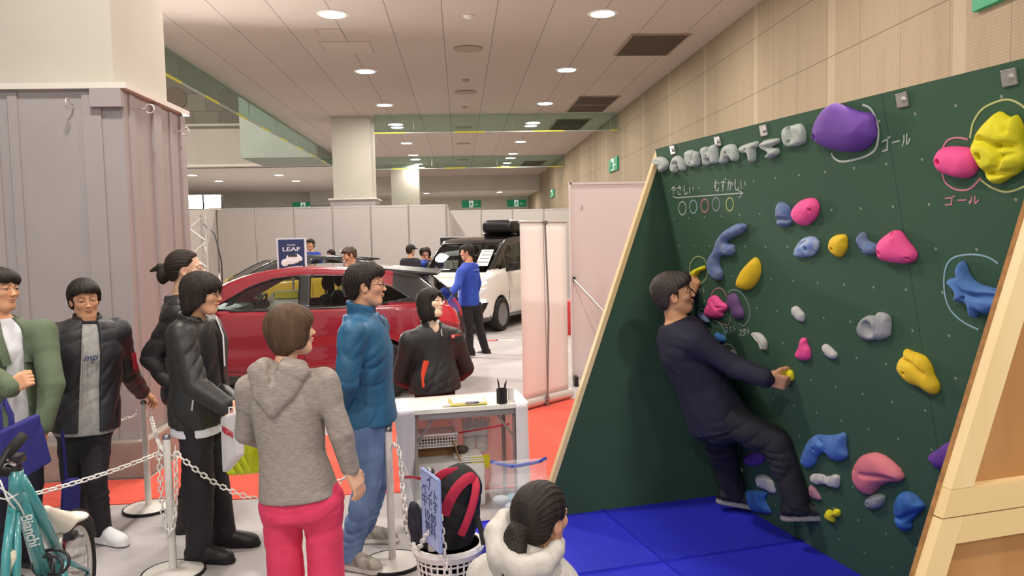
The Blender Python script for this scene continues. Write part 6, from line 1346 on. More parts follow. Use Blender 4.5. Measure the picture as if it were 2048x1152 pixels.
for px, py, c_, tx, lab in ((978, 681, '#c23a4a', 'NISSAN', 'small red floor sticker beside the staff man heel'), (1010, 681, '#d9d3c8', 'SERENA', 'small pale floor sticker with dark lettering nearer the roll-up banner')):
    q = onz(px, py); o = MB().span((q[0]-.16, q[1]-.09, .001), (q[0]+.16, q[1]+.09, .004)).build('floor_sticker', mat('sticker_'+c_, c_, .6), None, base=True); tag(o, lab, 'floor sticker')
    l_ = text('sticker_lettering', tx, pw_ if c_ == '#c23a4a' else mat('ink', '#3a3a40'), o, (q[0], q[1], .0045), (1, 0, 0), (0, 1, 0), .075, .0005, sx=1.0, bold=.01); l_.matrix_parent_inverse = o.matrix_basis.inverted()
# ================================================================== exhibition partitions, banners, light tower
pan = mat('partition_panel', '#c3bdba', .7, var=.02, vs=1.0); alu = mat('aluminium', '#cdc9c4', .35, .7)
def partition(x0, x1, y, n, h, labf, group):
    w_ = (x1-x0)/n
    for i in range(n):
        a, b_ = x0+i*w_, x0+(i+1)*w_; t = thing('partition_panel', labf(i), 'partition panel', ((a+b_)/2, y, 0), 0, group)
        MB().span((a+.02, y-.01, .04), (b_-.02, y+.01, h-.04)).build('infill', pan, t)
        b = MB(); b.span((a+.02, y-.016, h-.045), (b_-.02, y+.016, h)); b.span((a+.02, y-.016, .03), (b_-.02, y+.016, .07)); b.build('rail', alu, t)
        MB().tube([(b_, y, 0), (b_, y, h)], .02, 8).build('post', alu, t)
ordl = ('leftmost', 'second from left', 'third from left', 'fourth from left', 'fifth from left', 'sixth from left')
partition(-6.03, -.33, 20.0, 6, 2.68, lambda i: f'white exhibition partition panel of the nearer tall row, {ordl[i]}', 'nearer white partition row')
partition(-.30, 3.62, 24.5, 4, 2.67, lambda i: f'white exhibition partition panel of the farther row behind the minivan, {ordl[i]}', 'farther white partition row')
t = thing('partition_panel', 'white partition panel turned sideways, closing the nearer row behind the light tower', 'partition panel', (-6.05, 18.9, 0))
MB().span((-6.06, 17.9, .04), (-6.04, 19.95, 2.64)).build('infill', pan, t); MB().span((-6.07, 17.9, 2.63), (-6.03, 19.96, 2.68)).build('rail', alu, t); MB().tube([(-6.05, 17.9, 0), (-6.05, 17.9, 2.68)], .022, 8).build('post', alu, t)
t = thing('partition_panel', 'white partition panel joining the two rows, edge on, left of the car poster', 'partition panel', (-.31, 22.2, 0))
MB().span((-.32, 20.05, .04), (-.30, 24.4, 2.63)).build('infill', pan, t); MB().span((-.33, 20.05, 2.63), (-.29, 24.4, 2.67)).build('rail', alu, t)
# tall white board by the climbing wall
t = thing('display_board', 'plain tall white display board standing behind the climbing wall', 'display board', (2.1, 9.46, 0))
wb = mat('board_white', '#cdc4c3', .6)
MB().span((1.345, 9.45, .06), (2.75, 9.49, 2.46)).build('board', wb, t)
b = MB(); b.span((1.335, 9.44, .06), (1.36, 9.5, 2.475)); b.span((1.345, 9.44, 2.45), (2.75, 9.5, 2.475)); b.build('board_frame', mat('board_rim', '#c9bfbd', .5), t)
MB().tube([(1.37, 9.42, 1.30), (1.72, 9.1, .88)], .009, 8).build('support_strut', alu, t); b = MB(); b.box((1.375, 9.43, 1.31), (.03, .03, .05)); b.box((1.37, 9.40, .06), (.05, .14, .12)); b.build('bracket', trim_black, t)
MB().span((1.47, 9.445, 2.15), (1.50, 9.45, 2.2)).build('small_label', mat('label_grey', '#a9a09c', .6), t)
# roll-up banner, seen from behind
q0, q1 = onz(1045, 822), onz(1139, 797); d = unit(q1-q0); n = V(d[1], -d[0], 0); L_ = np.linalg.norm(q1-q0); t = thing('roll_up_banner', 'white roll-up banner with grey support pole, seen from behind, right of the table', 'banner', (q0+q1)/2)
Mx = mat3(d, np.cross(V(0, 0, 1), d), (0, 0, 1)); ctr = (q0+q1)/2
bm = mat('banner_white', '#f1ece9', .6); t2 = NT(bm); tl_ = t2.n('ShaderNodeBsdfTranslucent'); tl_.inputs[0].default_value = (.95, .92, .9, 1); mx_ = t2.n('ShaderNodeMixShader'); mx_.inputs[0].default_value = .5; t2.l(t2.b.outputs[0], mx_.inputs[1]); t2.l(tl_.outputs[0], mx_.inputs[2]); t2.l(mx_.outputs[0], t2.t.nodes['Material Output'].inputs[0])
rows = []
for z in np.linspace(.10, 1.985, 24): rows.append([q0+d*(L_*u)+n*(.012*math.sin(u*PI)*math.sin(z*1.6))+V(0, 0, z) for u in np.linspace(.02, .98, 8)])
MB().sheet(rows).build('banner_sheet', bm, t, True, solid=.003)
MB().tube([q0+V(0, 0, 1.99), q1+V(0, 0, 1.99)], .014, 10).build('top_rail', alu, t, 'auto')
b = MB(); b.tube([q0-d*.02+V(0, 0, .06), q1+d*.02+V(0, 0, .06)], .055, 14); b.build('base_cassette', mat('cassette', '#d9d6d4', .35, .5), t, 'auto')
fm = ctr-d*.06+n*.06; b = MB(); b.tube([fm+V(0, 0, .03), ctr+n*.05+V(0, 0, 1.0), ctr+n*.02+V(0, 0, 1.99)], .010, 8); b.tube([fm+V(0, 0, .0), fm+V(0, 0, .12)], .022, 10); b.box(ctr+n*.02+V(0, 0, 1.985), (.05, .04, .05), Mx, .008); b.build('support_pole', mat('pole_grey', '#8f8c8a', .35, .7), t, 'auto')
MB().tube([q0+d*L_*.47+n*.03+V(0, 0, .1), q0+d*L_*.45+n*.03+V(0, 0, 1.95)], .003, 6).build('tension_cord', mat('pole_grey', '#8f8c8a'), t)
# small things seen in the gap between banner and board
o = MB().span((1.75, 14.2, 0), (2.15, 14.6, .62), .01).build('red_box', mat('box_red', '#c53b3b', .7), None, 'auto', base=True); tag(o, 'plain red box on the floor seen in the gap right of the roll-up banner', 'box')
# floodlight tower
X0 = ony(397, 430, 14.85)[0]; t = thing('light_tower', 'aluminium truss tower carrying dazzling white floodlights, behind the queue', 'floodlight', (X0, 14.85, 0)); TY = 14.85
b = MB(); P3 = [V(X0-.15, TY-.08, 0), V(X0+.15, TY-.08, 0), V(X0, TY+.16, 0)]
for p_ in P3: b.tube([p_, p_+V(0, 0, 2.36)], .022, 8)
b.build('truss_chord', alu, t, 'auto'); b = MB()
for i in range(9):
    for k in range(3):
        a_, c2 = P3[k], P3[(k+1) % 3]
        if i % 2: a_, c2 = c2, a_
        b.tube([a_+V(0, 0, .15+i*.245), c2+V(0, 0, .15+(i+1)*.245)], .009, 6)
b.build('truss_lacing', alu, t, 'auto'); MB().box((X0, TY, .012), (.7, .7, .02)).build('base_plate', alu, t)
MB().tube([(X0-.45, TY-.05, 2.46), (X0+.45, TY-.05, 2.46)], .02, 8).build('cross_bar', alu, t, 'auto')
fl = bpy.data.materials.new('flood_glow'); nt_ = NT(fl); nt_.b.inputs['Emission Color'].default_value = (1, .95, .86, 1); nt_.b.inputs['Emission Strength'].default_value = 60
for dx in (-.30, 0, .30):
    c = V(X0+dx*1.1, TY-.14, 2.585); h = MB().box(c, (.31, .14, .26), None, .02).build('lamp_housing', trim_black, t, 'auto'); MB().box(c+V(.0, -.075, -.0), (.29, .012, .24)).build('lamp_glass', fl, h)
    dl = bpy.data.lights.new('flood_light', 'AREA'); dl.energy = 130; dl.size = .22; dl.color = (1, .95, .88); lo = bpy.data.objects.new('flood_light', dl); COL.objects.link(lo); lo.parent = t
    aim = unit(V(.25, -1, -.28)); lo.matrix_parent_inverse = t.matrix_basis.inverted(); lo.matrix_basis = Matrix.LocRotScale(Vector([float(v) for v in c+V(0, -.1, 0)]), Vector([float(v) for v in -aim]).to_track_quat('Z', 'Y'), None)
MB().tube([(X0+.1, TY-.1, 2.2), (X0+.32, TY-.15, 2.0), (X0+.42, TY-.15, 1.5), (X0+.42, TY-.15, .05)], .012, 8).build('power_cable', trim_black, t, True)
# ================================================================== folding table with white cloth, and what is on and under it
tb = thing('folding_table', 'white folding table draped in white sheeting beside the climbing wall', 'table', (0, 5.35, 0))
TA, TB_, TC, TD = V(-.455, 5.03, .70), V(.415, 5.16, .70), V(.37, 5.60, .70), V(-.46, 5.42, .70)
tw = mat('table_white', '#ece9dd', .45, spec=.4); MB().prism([TA, TB_, TC, TD], (0, 0, 1), .028).build('tabletop', tw, tb)
dx = unit(TB_-TA); dn = V(-dx[1], dx[0], 0); dark = mat('table_leg_grey', '#a7a19c', .45, .4)
b = MB(); p0, p1 = TA+dx*.16+dn*.03, TB_-dx*.05+dn*.03; b.box((p0+p1)/2-V(0, 0, .022), (np.linalg.norm(p1-p0), .025, .045), mat3(dx, dn, (0, 0, 1)), .004); p0, p1 = p0+dn*.32, p1+dn*.32; b.box((p0+p1)/2-V(0, 0, .022), (np.linalg.norm(p1-p0), .025, .045), mat3(dx, dn, (0, 0, 1)), .004); b.build('apron_rail', dark, tb, 'auto')
for e in (TA+dx*.14+dn*.06, TA+dx*.12+dn*.32, TB_-dx*.07+dn*.06, TB_-dx*.09+dn*.34): MB().tube([e-V(0, 0, .02), e*V(1, 1, 0)+V(0, 0, .005)], .014, 10).build('leg', dark, tb, 'auto')
b = MB(); e = TB_-dx*.07+dn*.06; b.tube([e-V(0, 0, .22), e-dx*.13-V(0, 0, .03)], .008, 8); e = TA+dx*.14+dn*.06; b.tube([e-V(0, 0, .22), e+dx*.13-V(0, 0, .03)], .008, 8); b.build('leg_brace', dark, tb, 'auto')
# sheeting hangs over both ends and the back
vin = mat('white_sheeting', '#dcd7dc', .45, spec=.5, bump=.3, bs=9, bd=.02)
pinkv = mat('rear_sheeting', '#efdcd9', .6, bump=.15, bs=5, bd=.02)
def translucent(m_, f=.5):
    t_ = NT(m_); a_ = t_.n('ShaderNodeBsdfTranslucent'); a_.inputs[0].default_value = m_.node_tree.nodes['Principled BSDF'].inputs['Base Color'].default_value; x_ = t_.n('ShaderNodeMixShader'); x_.inputs[0].default_value = f; t_.l(t_.b.outputs[0], x_.inputs[1]); t_.l(a_.outputs[0], x_.inputs[2]); t_.l(x_.outputs[0], t_.t.nodes['Material Output'].inputs[0])
translucent(pinkv, .55)
def drape(name, label, path, z1, z0, m, waves, amp, seed, flare=.0):
    P = round_poly(path, 10, False); P = np.array(P); cum = np.r_[0, np.cumsum(np.linalg.norm(np.diff(P[:, :2], axis=0), axis=1))]; c = P.mean(0); rows = []
    for z in np.linspace(z1, z0, 26):
        k = (z1-z)/(z1-z0); r = []
        for i, p_ in enumerate(P):
            tn = unit(P[min(i+1, len(P)-1)]-P[max(i-1, 0)]); nn = V(tn[1], -tn[0], 0); off = amp*k**.8*(math.sin(cum[i]*waves+seed+1.5*math.sin(z*3))+.4*math.sin(cum[i]*waves*2.3+seed*2+z*4))+flare*k
            r.append(V(p_[0], p_[1], 0)+nn*off+V(0, 0, z))
        rows.append(r)
    o = MB().sheet(rows).build(name, m, tb, True, solid=.003); return o
drape('end_sheet', '', [TA+dx*.135-dn*.01, TA+dx*.03-dn*.012, TA-dx*.012+dn*.05, TD-dx*.012-dn*.05, TD+dx*.05+dn*.012], .732, .02, vin, 26, .030, 1.0, .12)
drape('end_sheet', '', [TB_-dx*.075-dn*.01, TB_+dx*.004-dn*.012, TB_+dx*.014+dn*.08, TC+dx*.012], .732, .06, vin, 22, .016, 2.0, .015)
drape('rear_sheet', '', [TD+dn*.012, (TC+TD)/2+dn*.012, TC+dn*.012], .73, .03, pinkv, 9, .012, .5)
b = MB(); b.prism([TA-dx*.014-dn*.012, TA+dx*.13-dn*.012, TD+dx*.10+dn*.012, TD-dx*.014+dn*.012], (0, 0, 1), .003); o = b.build('top_sheet', vin, tb); o.location = (0, 0, .0); o.data.transform(Matrix.Translation((0, 0, .030)))
b = MB(); b.prism([TB_-dx*.075-dn*.012, TB_+dx*.016-dn*.012, TC+dx*.016+dn*.012, TC-dx*.06+dn*.012], (0, 0, 1), .003); o = b.build('top_sheet', vin, tb); o.data.transform(Matrix.Translation((0, 0, .030)))
ZT_ = .7312
# clipboard + paper, pen cup, pens, small tags
q = onz(935, 805, ZT_); t = thing('clipboard', 'yellowish clipboard holding white sheets on the table top', 'clipboard', q); Mx = mat3(unit(V(.98, .12, 0)), unit(V(-.12, .98, 0)), (0, 0, 1))
MB().box(q+V(0, 0, .006), (.245, .20, .010), Mx, .003).build('board', mat('clip_yellow', '#c3b55e', .6), t, 'auto'); MB().box(q+V(.0, .01, .0145), (.215, .17, .006), Mx).build('paper_stack', paper, t); MB().box(q+V(.03, -.092, .018), (.09, .02, .012), Mx, .003).build('clip', chrome, t, 'auto')
for px, py, lab in ((893, 813, 'small white tag lying left of the clipboard on table'),):
    q = onz(px, py, ZT_); o = MB().box(q+V(0, 0, .008), (.055 if px < 900 else .05, .025, .014), Mx, .003).build('small_block', paper, None, 'auto', base=True); tag(o, lab, 'small block')
q = onz(1004, 806, ZT_); t = thing('pen_holder', 'black mesh pen holder on the right part of the table', 'pen holder', q); pm = mat('mesh_black', '#1b1b1d', .55, .3)
b = MB(); b.lathe([(.036, 0), (.036, .098), (.033, .098), (.033, .004), (0, .004), (0, 0)][::-1], 6, None, q); b.build('cup', pm, t)
for i, (ax, ay, cpen, lab) in enumerate(((.012, .01, '#22232a', 'black pen leaning left in the pen holder'), (-.01, .012, '#2a2a35', 'dark pen upright in the middle of the pen holder'), (.016, -.012, '#30302f', 'dark pen leaning right in the pen holder'), (-.014, -.01, '#1d1d22', 'short black pen at the back of the pen holder'))):
    o = MB().tube([q+V(ax*.6, ay*.6, .006), q+V(ax*1.8, ay*1.6, .12+.012*i), q+V(ax*2.0, ay*1.8, .135+.012*i)], [.004, .004, .0015], 8).build('pen', mat('pen_'+cpen, cpen, .4), None, 'auto', base=True); tag(o, lab, 'pen', 'pens in the holder')
q = onz(1022, 803, ZT_); t = thing('card_stand', 'small clear card stand with white card, right of pen holder', 'card stand', q); MB().box(q+V(0, .0, .05), (.045, .002, .085), mat3((.9, -.4, 0), (.4, .9, 0), (0, 0, 1))).build('card', paper, t); MB().box(q+V(0, .0, .004), (.05, .04, .006)).build('stand_foot', glass('clear_plastic', (.9, .9, .9, 1), .1), t)
# ---- under the table
def basket_open(t, c, w_, d_, h_, nx, nz, m, Mx, th=.006, slot=.62):     # open crate of bars, one mesh per side group
    b = MB(); c = V(*c); ux, uy = np.array(Mx.col[0]), np.array(Mx.col[1])
    for s_ in (-1, 1):
        for (du, dv, n_, wv, dv_) in ((ux, uy, nx, w_, d_), (uy, ux, max(3, int(nx*d_/w_)), d_, w_)):
            for i in range(n_+1): p_ = c+du*(wv*(i/n_-.5))+dv*(s_*dv_/2); b.box(p_+V(0, 0, h_/2), (th, th, h_), Mx)
            for j in range(nz+1): p_ = c+dv*(s_*dv_/2); b.box(p_+V(0, 0, h_*j/nz), (wv if du is ux else th, th if du is ux else wv, th), Mx)
    o = b.build('lattice', m, t)
    b = MB(); 
    for s_ in (-1, 1): b.box(c+uy*(s_*d_/2)+V(0, 0, h_), (w_+.02, .014, .014), Mx, .004); b.box(c+ux*(s_*w_/2)+V(0, 0, h_), (.014, d_+.02, .014), Mx, .004)
    b.build('rim', m, t, 'auto'); MB().box(c+V(0, 0, .003), (w_, d_, .006), Mx).build('bottom', m, t)
MT = mat3(dx, dn, (0, 0, 1)); wpl = mat('white_plastic', '#e4e1df', .45)
q = ony(870, 888, 5.33); t = thing('basket', 'white lattice basket hung under the table top', 'basket', q); basket_open(t, q, .28, .17, .085, 14, 4, wpl, MT, .0045)
b = MB()
for s_ in (-1, 1): b.tube([q+dx*(s_*.12)+V(0, 0, .09), q+dx*(s_*.12)+V(0, 0, .70-q[2])], .003, 6)
b.build('hanging_wire', steel, t)
o = MB().tube([ony(915, 866, 5.3), ony(965, 858, 5.25), ony(1018, 848, 5.20)], .006, 8).build('red_strap', mat('strap_red', '#c22a40', .6), None, 'auto', base=True); tag(o, 'thin red strap strung beneath the table top, right of the hung basket', 'strap')
card = mat('cardboard', '#9b7448', .85); lblw = mat('carton_white', '#dcd8d4', .7); redp = mat('print_red', '#c02c3e', .7)
q = onz(850, 985, 0)+V(.0, .18, 0); t = thing('carton', 'white carton with red print and open cardboard flaps, under the table', 'carton', (-.20, 5.28, 0))
c = V(-.20, 5.28, 0); b = MB(); b.box(c+V(0, 0, .17), (.26, .22, .34), MT); b.build('box', lblw, t)
b = MB(); b.box(c+V(0, .07, .40), (.25, .006, .14), MT); b.box(c+V(.135, 0, .40), (.006, .2, .13), mat3(dx*.96+V(0, 0, .28), dn, np.cross(dx*.96+V(0, 0, .28), dn))); b.build('flap', card, t)
fr = c-dn*.1115; text('carton_lettering', 'AIR', redp, t, fr+dx*.0+V(0, 0, .14), dx, V(0, 0, 1), .12, .001, bold=.01); MB().box(fr+dx*.09+V(0, 0, .16), (.04, .002, .1), MT).build('carton_panel', redp, t); text('carton_small_print', 'B5', lblw, t, fr+dx*.09-dn*.002+V(0, 0, .17), V(0, 0, 1), -dx, .04, .001)
b = MB()
for k in (-.05, .05): b.box(fr+dx*k+V(0, 0, .28), (.016, .003, .03), MT)
b.build('hand_hole', mat('ink', '#3a3a40'), t)
t = thing('document_tray', 'white plastic tray with glove and papers beside the carton under table', 'tray', (.0, 5.33, 0)); c = V(.01, 5.36, .0)
MB().box(c+V(0, 0, .15), (.22, .2, .3), MT, .02).build('tray_body', wpl, t, 'auto'); b = MB()
for i in range(3): b.box(c+V(0, -.0, .315+.016*i), (.21-.01*i, .19, .012), MT, .004)
b.build('paper_stack', paper, t, 'auto')
f = Field(c+V(-.12, -.1, .33), c+V(.05, .06, .46), .006); f.ell(c+V(-.04, -.03, .385), (.055, .03, .028), None, .01); f.mesh('dark_roll', mat('roll_dark', '#4a3c38', .7), t)
t = thing('work_gloves', 'pair of white knit work gloves propped upright behind the tray under table', 'gloves', (.09, 5.45, .36)); f = Field((-.08, 5.38, .3), (.26, 5.56, .66), .006)
for k, gx in enumerate((.03, .12)):
    for i in range(4): f.cone((gx-.03+.02*i, 5.46, .46), (gx-.04+.027*i+.01*k, 5.47, .555+.012*math.sin(i)), .011, .010, .006)
    f.cone((gx, 5.46, .36), (gx, 5.46, .46), .042, .042, .01, flat=((0, 1, 0), 2.2))
f.mesh('glove_pair', mat('glove_white', '#dad5d0', .9, bump=.4, bs=150), t)
o = MB().box((.10, 5.30, .30), (.13, .02, .10), mat3(dx, dn*.9+V(0, 0, .3), np.cross(dx, dn*.9+V(0, 0, .3)))).build('yellow_packet', mat('packet_yellow', '#d7d21e', .5), None, base=True); tag(o, 'bright yellow packet sticking up behind the backpack', 'packet')
# zip bags
clear = mat('clear_bag', '#eef0f2', .22, alpha=.22, spec=.6)
def zipbag(label, c, w_, h_, zipc, seed, Mx, fill):
    t = thing('zip_bag', label, 'plastic bag', c); rnd = random.Random(seed); ux, uz = np.array(Mx.col[0]), V(0, 0, 1); un = np.array(Mx.col[1])
    rows = []
    for sgn in (1, -1):
        pass
    f = Field(c-V(w_*.7, w_*.7, .02), c+V(w_*.7, w_*.7, h_+.06), .008); M_ = np.stack([ux, un, uz], 1); f.box(c+uz*h_*.36, (w_*.5, .07, h_*.36), M_, .05); f.box(c+uz*h_*.75, (w_*.5, .012, h_*.25), M_, .01, .06); f.fold(.0025, 55, (ux+uz*.6), seed, turb=10); f.mesh('bag_film', clear, t)
    top_ = [c+ux*(w_*.5*k)+uz*(h_*(1-.16*(1-k*k)*(.5+.5*math.sin(seed))))+un*.01*math.sin(k*6) for k in np.linspace(-1, 1, 9)]; MB().tube(top_, .011, 8, flat=(un, .4)).build('zip', mat('zip_'+zipc, zipc, .5), t, 'auto')
    for i, (cc, nm) in enumerate(fill):
        p_ = c+ux*rnd.uniform(-.35, .35)*w_+uz*(.05+rnd.uniform(0, .35)*h_)+un*rnd.uniform(-.03, .03); g_ = Field(p_-.09, p_+.09, .007); g_.ell(p_, (.05+rnd.uniform(0, .02), .035, .03), frame(rnd.uniform(0, 180), rnd.uniform(-30, 30)), .01); g_.fold(.006, 70, (1, .5, .8), i); g_.mesh(nm, mat('fill_'+cc, cc, .7), t)
zipbag('clear zip bag with blue zip full of white and red crumpled items beside the backpack', V(.34, 4.90, .0), .36, .42, '#2a4fc0', 3, mat3(unit(V(.95, .1, 0)), unit(V(-.1, .95, 0)), (0, 0, 1)), [('#c3cdd4', 'crumpled_item')]*9+[('#c8705e', 'crumpled_item')]*3+[('#8fb5c9', 'crumpled_item')]*2+[('#5d6a72', 'crumpled_item')])
zipbag('clear zip bag with red zip and white contents left of the whiteboard sign', V(-.24, 4.85, .0), .30, .34, '#c02c3e', 5, mat3(unit(V(.97, -.2, 0)), unit(V(.2, .97, 0)), (0, 0, 1)), [('#dfe3e6', 'crumpled_item')]*8+[('#c9beb4', 'crumpled_item')]*4)
# ================================================================== stanchions and chains
sw_ = mat('stanchion_white', '#dcd9d3', .4, spec=.5); capb = mat('cap_black', '#26252a', .3)
def stanchion(label, x, y, h=.79, rb=.17, loops=()):
    t = thing('stanchion', label, 'post', (x, y, 0), 0, 'white chain posts'); c = (x, y, 0)
    MB().lathe([(0, .006), (rb*.96, .006), (rb*.96, .016), (rb*.55, .026), (.03, .034), (0, .034)], 40, c=c).build('base_plate', sw_, t, 'auto'); MB().lathe([(rb*.95, 0), (rb, .001), (rb, .017), (rb*.95, .02), (rb*.93, .012)], 40, c=c).build('rubber_rim', rubber, t, 'auto')
    MB().lathe([(.021, .03), (.021, h-.02), (.0, h-.02), ], 18, c=c).build('pole', sw_, t, 'auto'); MB().lathe([(.0225, h-.022), (.0225, h-.008), (.014, h+.004), (0, h+.007)], 18, c=c).build('cap', mat('cap_steel', '#8a888c', .25, .8), t, 'auto')
    b = MB()
    for a in (0, PI): b.tube([(x+.02*math.cos(a), y, h-.11), (x+.036*math.cos(a), y, h-.12), (x+.045*math.cos(a), y, h-.105), (x+.045*math.cos(a), y, h-.06)], .004, 8)
    b.build('chain_hook', sw_, t, 'auto'); return t
PA, PB, PC = onz(347, 1148), onz(298, 1018), onz(785, 1128)
stanchion('white chain post in front of the man in black leather jacket', PA[0], PA[1]); stanchion('white chain post farther back, held by the man in bomber jacket', PB[0], PB[1], .765); stanchion('white chain post beside the table and blue-jacketed man', PC[0], PC[1])
PD = ony(866, 1150, 3.78)*V(1, 1, 0); t = stanchion('white chain post bearing the whiteboard sign, before the laundry basket', PD[0], PD[1], .72)
chm = mat('chain_white', '#dedbd6', .45)
def chain_(label, a, b_, sag, wire=.0045, ln=.042, pts=None):
    a, b_ = np.array(a, float), np.array(b_, float); N = 200
    C = np.array([a+(b_-a)*u-V(0, 0, sag*4*u*(1-u)) for u in np.linspace(0, 1, N)]) if pts is None else round_poly(pts, 20, False)
    cum = np.r_[0, np.cumsum(np.linalg.norm(np.diff(C, axis=0), axis=1))]; n = max(int(cum[-1]/(ln*.72)), 2); b = MB()
    for i in range(n):
        s_ = (i+.5)/n*cum[-1]; j = int(np.searchsorted(cum, s_)); j = min(max(j, 1), len(C)-1); p_ = C[j]; tn = unit(C[min(j+2, len(C)-1)]-C[max(j-2, 0)]); up = V(0, 0, 1) if abs(tn[2]) < .9 else V(1, 0, 0); sd = unit(np.cross(tn, up)); nn = np.cross(sd, tn); w_ = sd if i % 2 else nn; w_ = unit(w_+ (nn if i % 2 else -sd)*.35)
        hl, hw = ln/2-wire, ln*.27; pts_ = []
        for k in range(10):
            an = 2*PI*k/10; pts_.append(p_+tn*((hl-hw*.6)*np.sign(math.cos(an))*(abs(math.cos(an)) > .1)+hw*.6*math.cos(an))+w_*hw*math.sin(an))
        b.tube(pts_, wire, 6, True)
    o = b.build('chain', chm, None, True, base=True); tag(o, label, 'chain', None); return o
hk = lambda P_, s_, h=.79: V(P_[0]+.045*s_, P_[1], h-.10)
chain_('white plastic chain from the front left post to the lower left corner past the bicycle', hk(PA, -1), ony(15, 1000, 3.9), .02)
chain_('white plastic chain sagging from the front left post toward the table post', hk(PA, 1), hk(PC, -1), .30)
chain_('white plastic chain from the farther post leftward along the grey column', hk(PB, -1, .765), V(-3.35, 5.75, .50), .05)
chain_('white plastic chain from the farther post down to the front left post', hk(PB, 1, .765), hk(PA, -.3)+V(0, .02, .0), .06)
chain_('white plastic chain looped hanging down along the front left post', None or hk(PA, -1), hk(PA, 1), 0, pts=[hk(PA, -1), hk(PA, -.9)-V(0, .01, .2), hk(PA, -.6)-V(0, .02, .38), hk(PA, 0)-V(0, .035, .445), hk(PA, .6)-V(0, .02, .38), hk(PA, .9)-V(0, .01, .2), hk(PA, 1)])
chain_('white plastic chain hanging from the table post to the whiteboard sign post', hk(PC, .3), hk(PD, -1), 0, pts=[hk(PC, .3), ony(797, 900, 4.30), ony(806, 985, 4.15), ony(818, 1065, 4.0), ony(833, 1098, 3.8), ony(850, 1075, 3.68), ony(858, 1062, 3.64)])
chain_('white plastic chain hanging in front of the laundry basket from the sign post', hk(PD, 1), None, 0, pts=[hk(PD, .8)+V(0, 0, -.0), ony(884, 1040, 3.58), ony(889, 1100, 3.56), ony(896, 1170, 3.55)]) if False else chain_('white plastic chain hanging in front of the laundry basket from the sign post', hk(PD, 1), hk(PD, 1), 0, pts=[ony(876, 1000, 3.57), ony(882, 1050, 3.56), ony(889, 1105, 3.55), ony(899, 1180, 3.54)])
# whiteboard sign on the post
wbs = mat('whiteboard', '#9fb0e0', .35, spec=.5); c0, c1, c2, c3 = ony(842, 938, 3.72), ony(876, 982, 3.52), ony(876, 1124, 3.52), ony(843, 1075, 3.72)
t = thing('whiteboard_sign', 'pale blue whiteboard sign with handwriting, turned edge on, fixed to the post', 'sign', c3); ex = unit(c1-c0); c1 = c0+V(c1[0]-c0[0], c1[1]-c0[1], -.0); c2 = c3+V(c2[0]-c3[0], c2[1]-c3[1], 0); hz = V(c1[0]-c0[0], c1[1]-c0[1], 0); wl = np.linalg.norm(hz); hz = unit(hz); nv = V(-hz[1], hz[0], 0); nv = nv if nv[0] < 0 else -nv
ztop, zbot = c0[2], c3[2]; O_ = V(c0[0], c0[1], zbot); Hh = ztop-zbot
MB().prism([O_, O_+hz*wl, O_+hz*wl+V(0, 0, Hh), O_+V(0, 0, Hh)], -nv, .012).build('board', wbs, t); b = MB()
for p_, q_ in ((O_, O_+hz*wl), (O_+V(0, 0, Hh), O_+hz*wl+V(0, 0, Hh)), (O_, O_+V(0, 0, Hh)), (O_+hz*wl, O_+hz*wl+V(0, 0, Hh))): b.tube([p_-nv*.006, q_-nv*.006], .009, 6)
b.build('board_frame', mat('frame_blue', '#8f9fd0', .4), t); ink = mat('marker_ink', '#3c4a78', .7)
for i, (s_, z_) in enumerate((('イ', .9), ('ベント', .74), ('中です', .58), ('10:00', .40), ('無料', .22))): text('handwriting', s_, ink, t, O_+hz*wl*.5+V(0, 0, Hh*z_)+nv*.0015, hz if np.cross(hz, V(0, 0, 1))@nv > 0 else -hz, V(0, 0, 1), .07, .0006, sx=1.0)
# laundry basket with the backpack
cB = onz(895, 1152, .1)*V(1, 1, 0)+V(0.02, .14, 0); cB = ony(893, 1000, 3.86)*V(1, 1, 0); t = thing('laundry_basket', 'round white plastic laundry basket with square holes, holding the backpack', 'basket', cB)
r0, r1, hB = .135, .165, .34; zB = ony(893, 1088, 3.86)[2]; hB = float(max(.3, zB))
b = MB(); nS = 30
for i in range(nS):
    a = 2*PI*i/nS; b.tube([cB+V(r0*math.cos(a), r0*math.sin(a), .02), cB+V(r1*math.cos(a), r1*math.sin(a), hB)], .0055, 6, flat=((math.cos(a), math.sin(a), 0), .7))
for j in range(10): k = j/9.0; r = r0+(r1-r0)*k; b.lathe([(r-.004, hB*k-.008+.012), (r+.004, hB*k-.008+.012), (r+.004, hB*k+.012), (r-.004, hB*k+.012), (r-.004, hB*k-.008+.012)], 40, c=cB)
b.build('lattice_side', wpl, t, 'auto'); MB().lathe([(r1-.008, hB-.03), (r1+.006, hB-.04), (r1+.02, hB-.008), (r1+.014, hB+.012), (r1-.004, hB+.01), (r1-.008, hB-.03)], 44, c=cB).build('rim', wpl, t, 'auto'); MB().lathe([(0, .0), (r0+.004, .0), (r0+.004, .02), (0, .02)], 36, c=cB).build('bottom', wpl, t)
t = thing('backpack', 'black backpack with crimson shoulder straps stuffed into laundry basket', 'backpack', cB+V(0, 0, .05)); bk = mat('backpack_black', '#1b191b', .8, bump=.3, bs=200); crim = mat('strap_crimson', '#b32441', .8, bump=.2, bs=200)
bp = lambda px, py, y_: ony(px, py, y_)
f = Field(bp(830, 1100, 4.0)-V(.1, .3, .25), bp(960, 940, 3.7)+V(.12, .3, .12), .008); f.chain([bp(890, 1085, 3.86), bp(905, 1030, 3.86), bp(918, 975, 3.87), bp(922, 955, 3.88)], [.13, .135, .115, .07], .04, flat=((0, 1, 0), 1.35)); f.fold(.006, 40, (.5, .2, 1), 4); f.mesh('bag_body', bk, t)
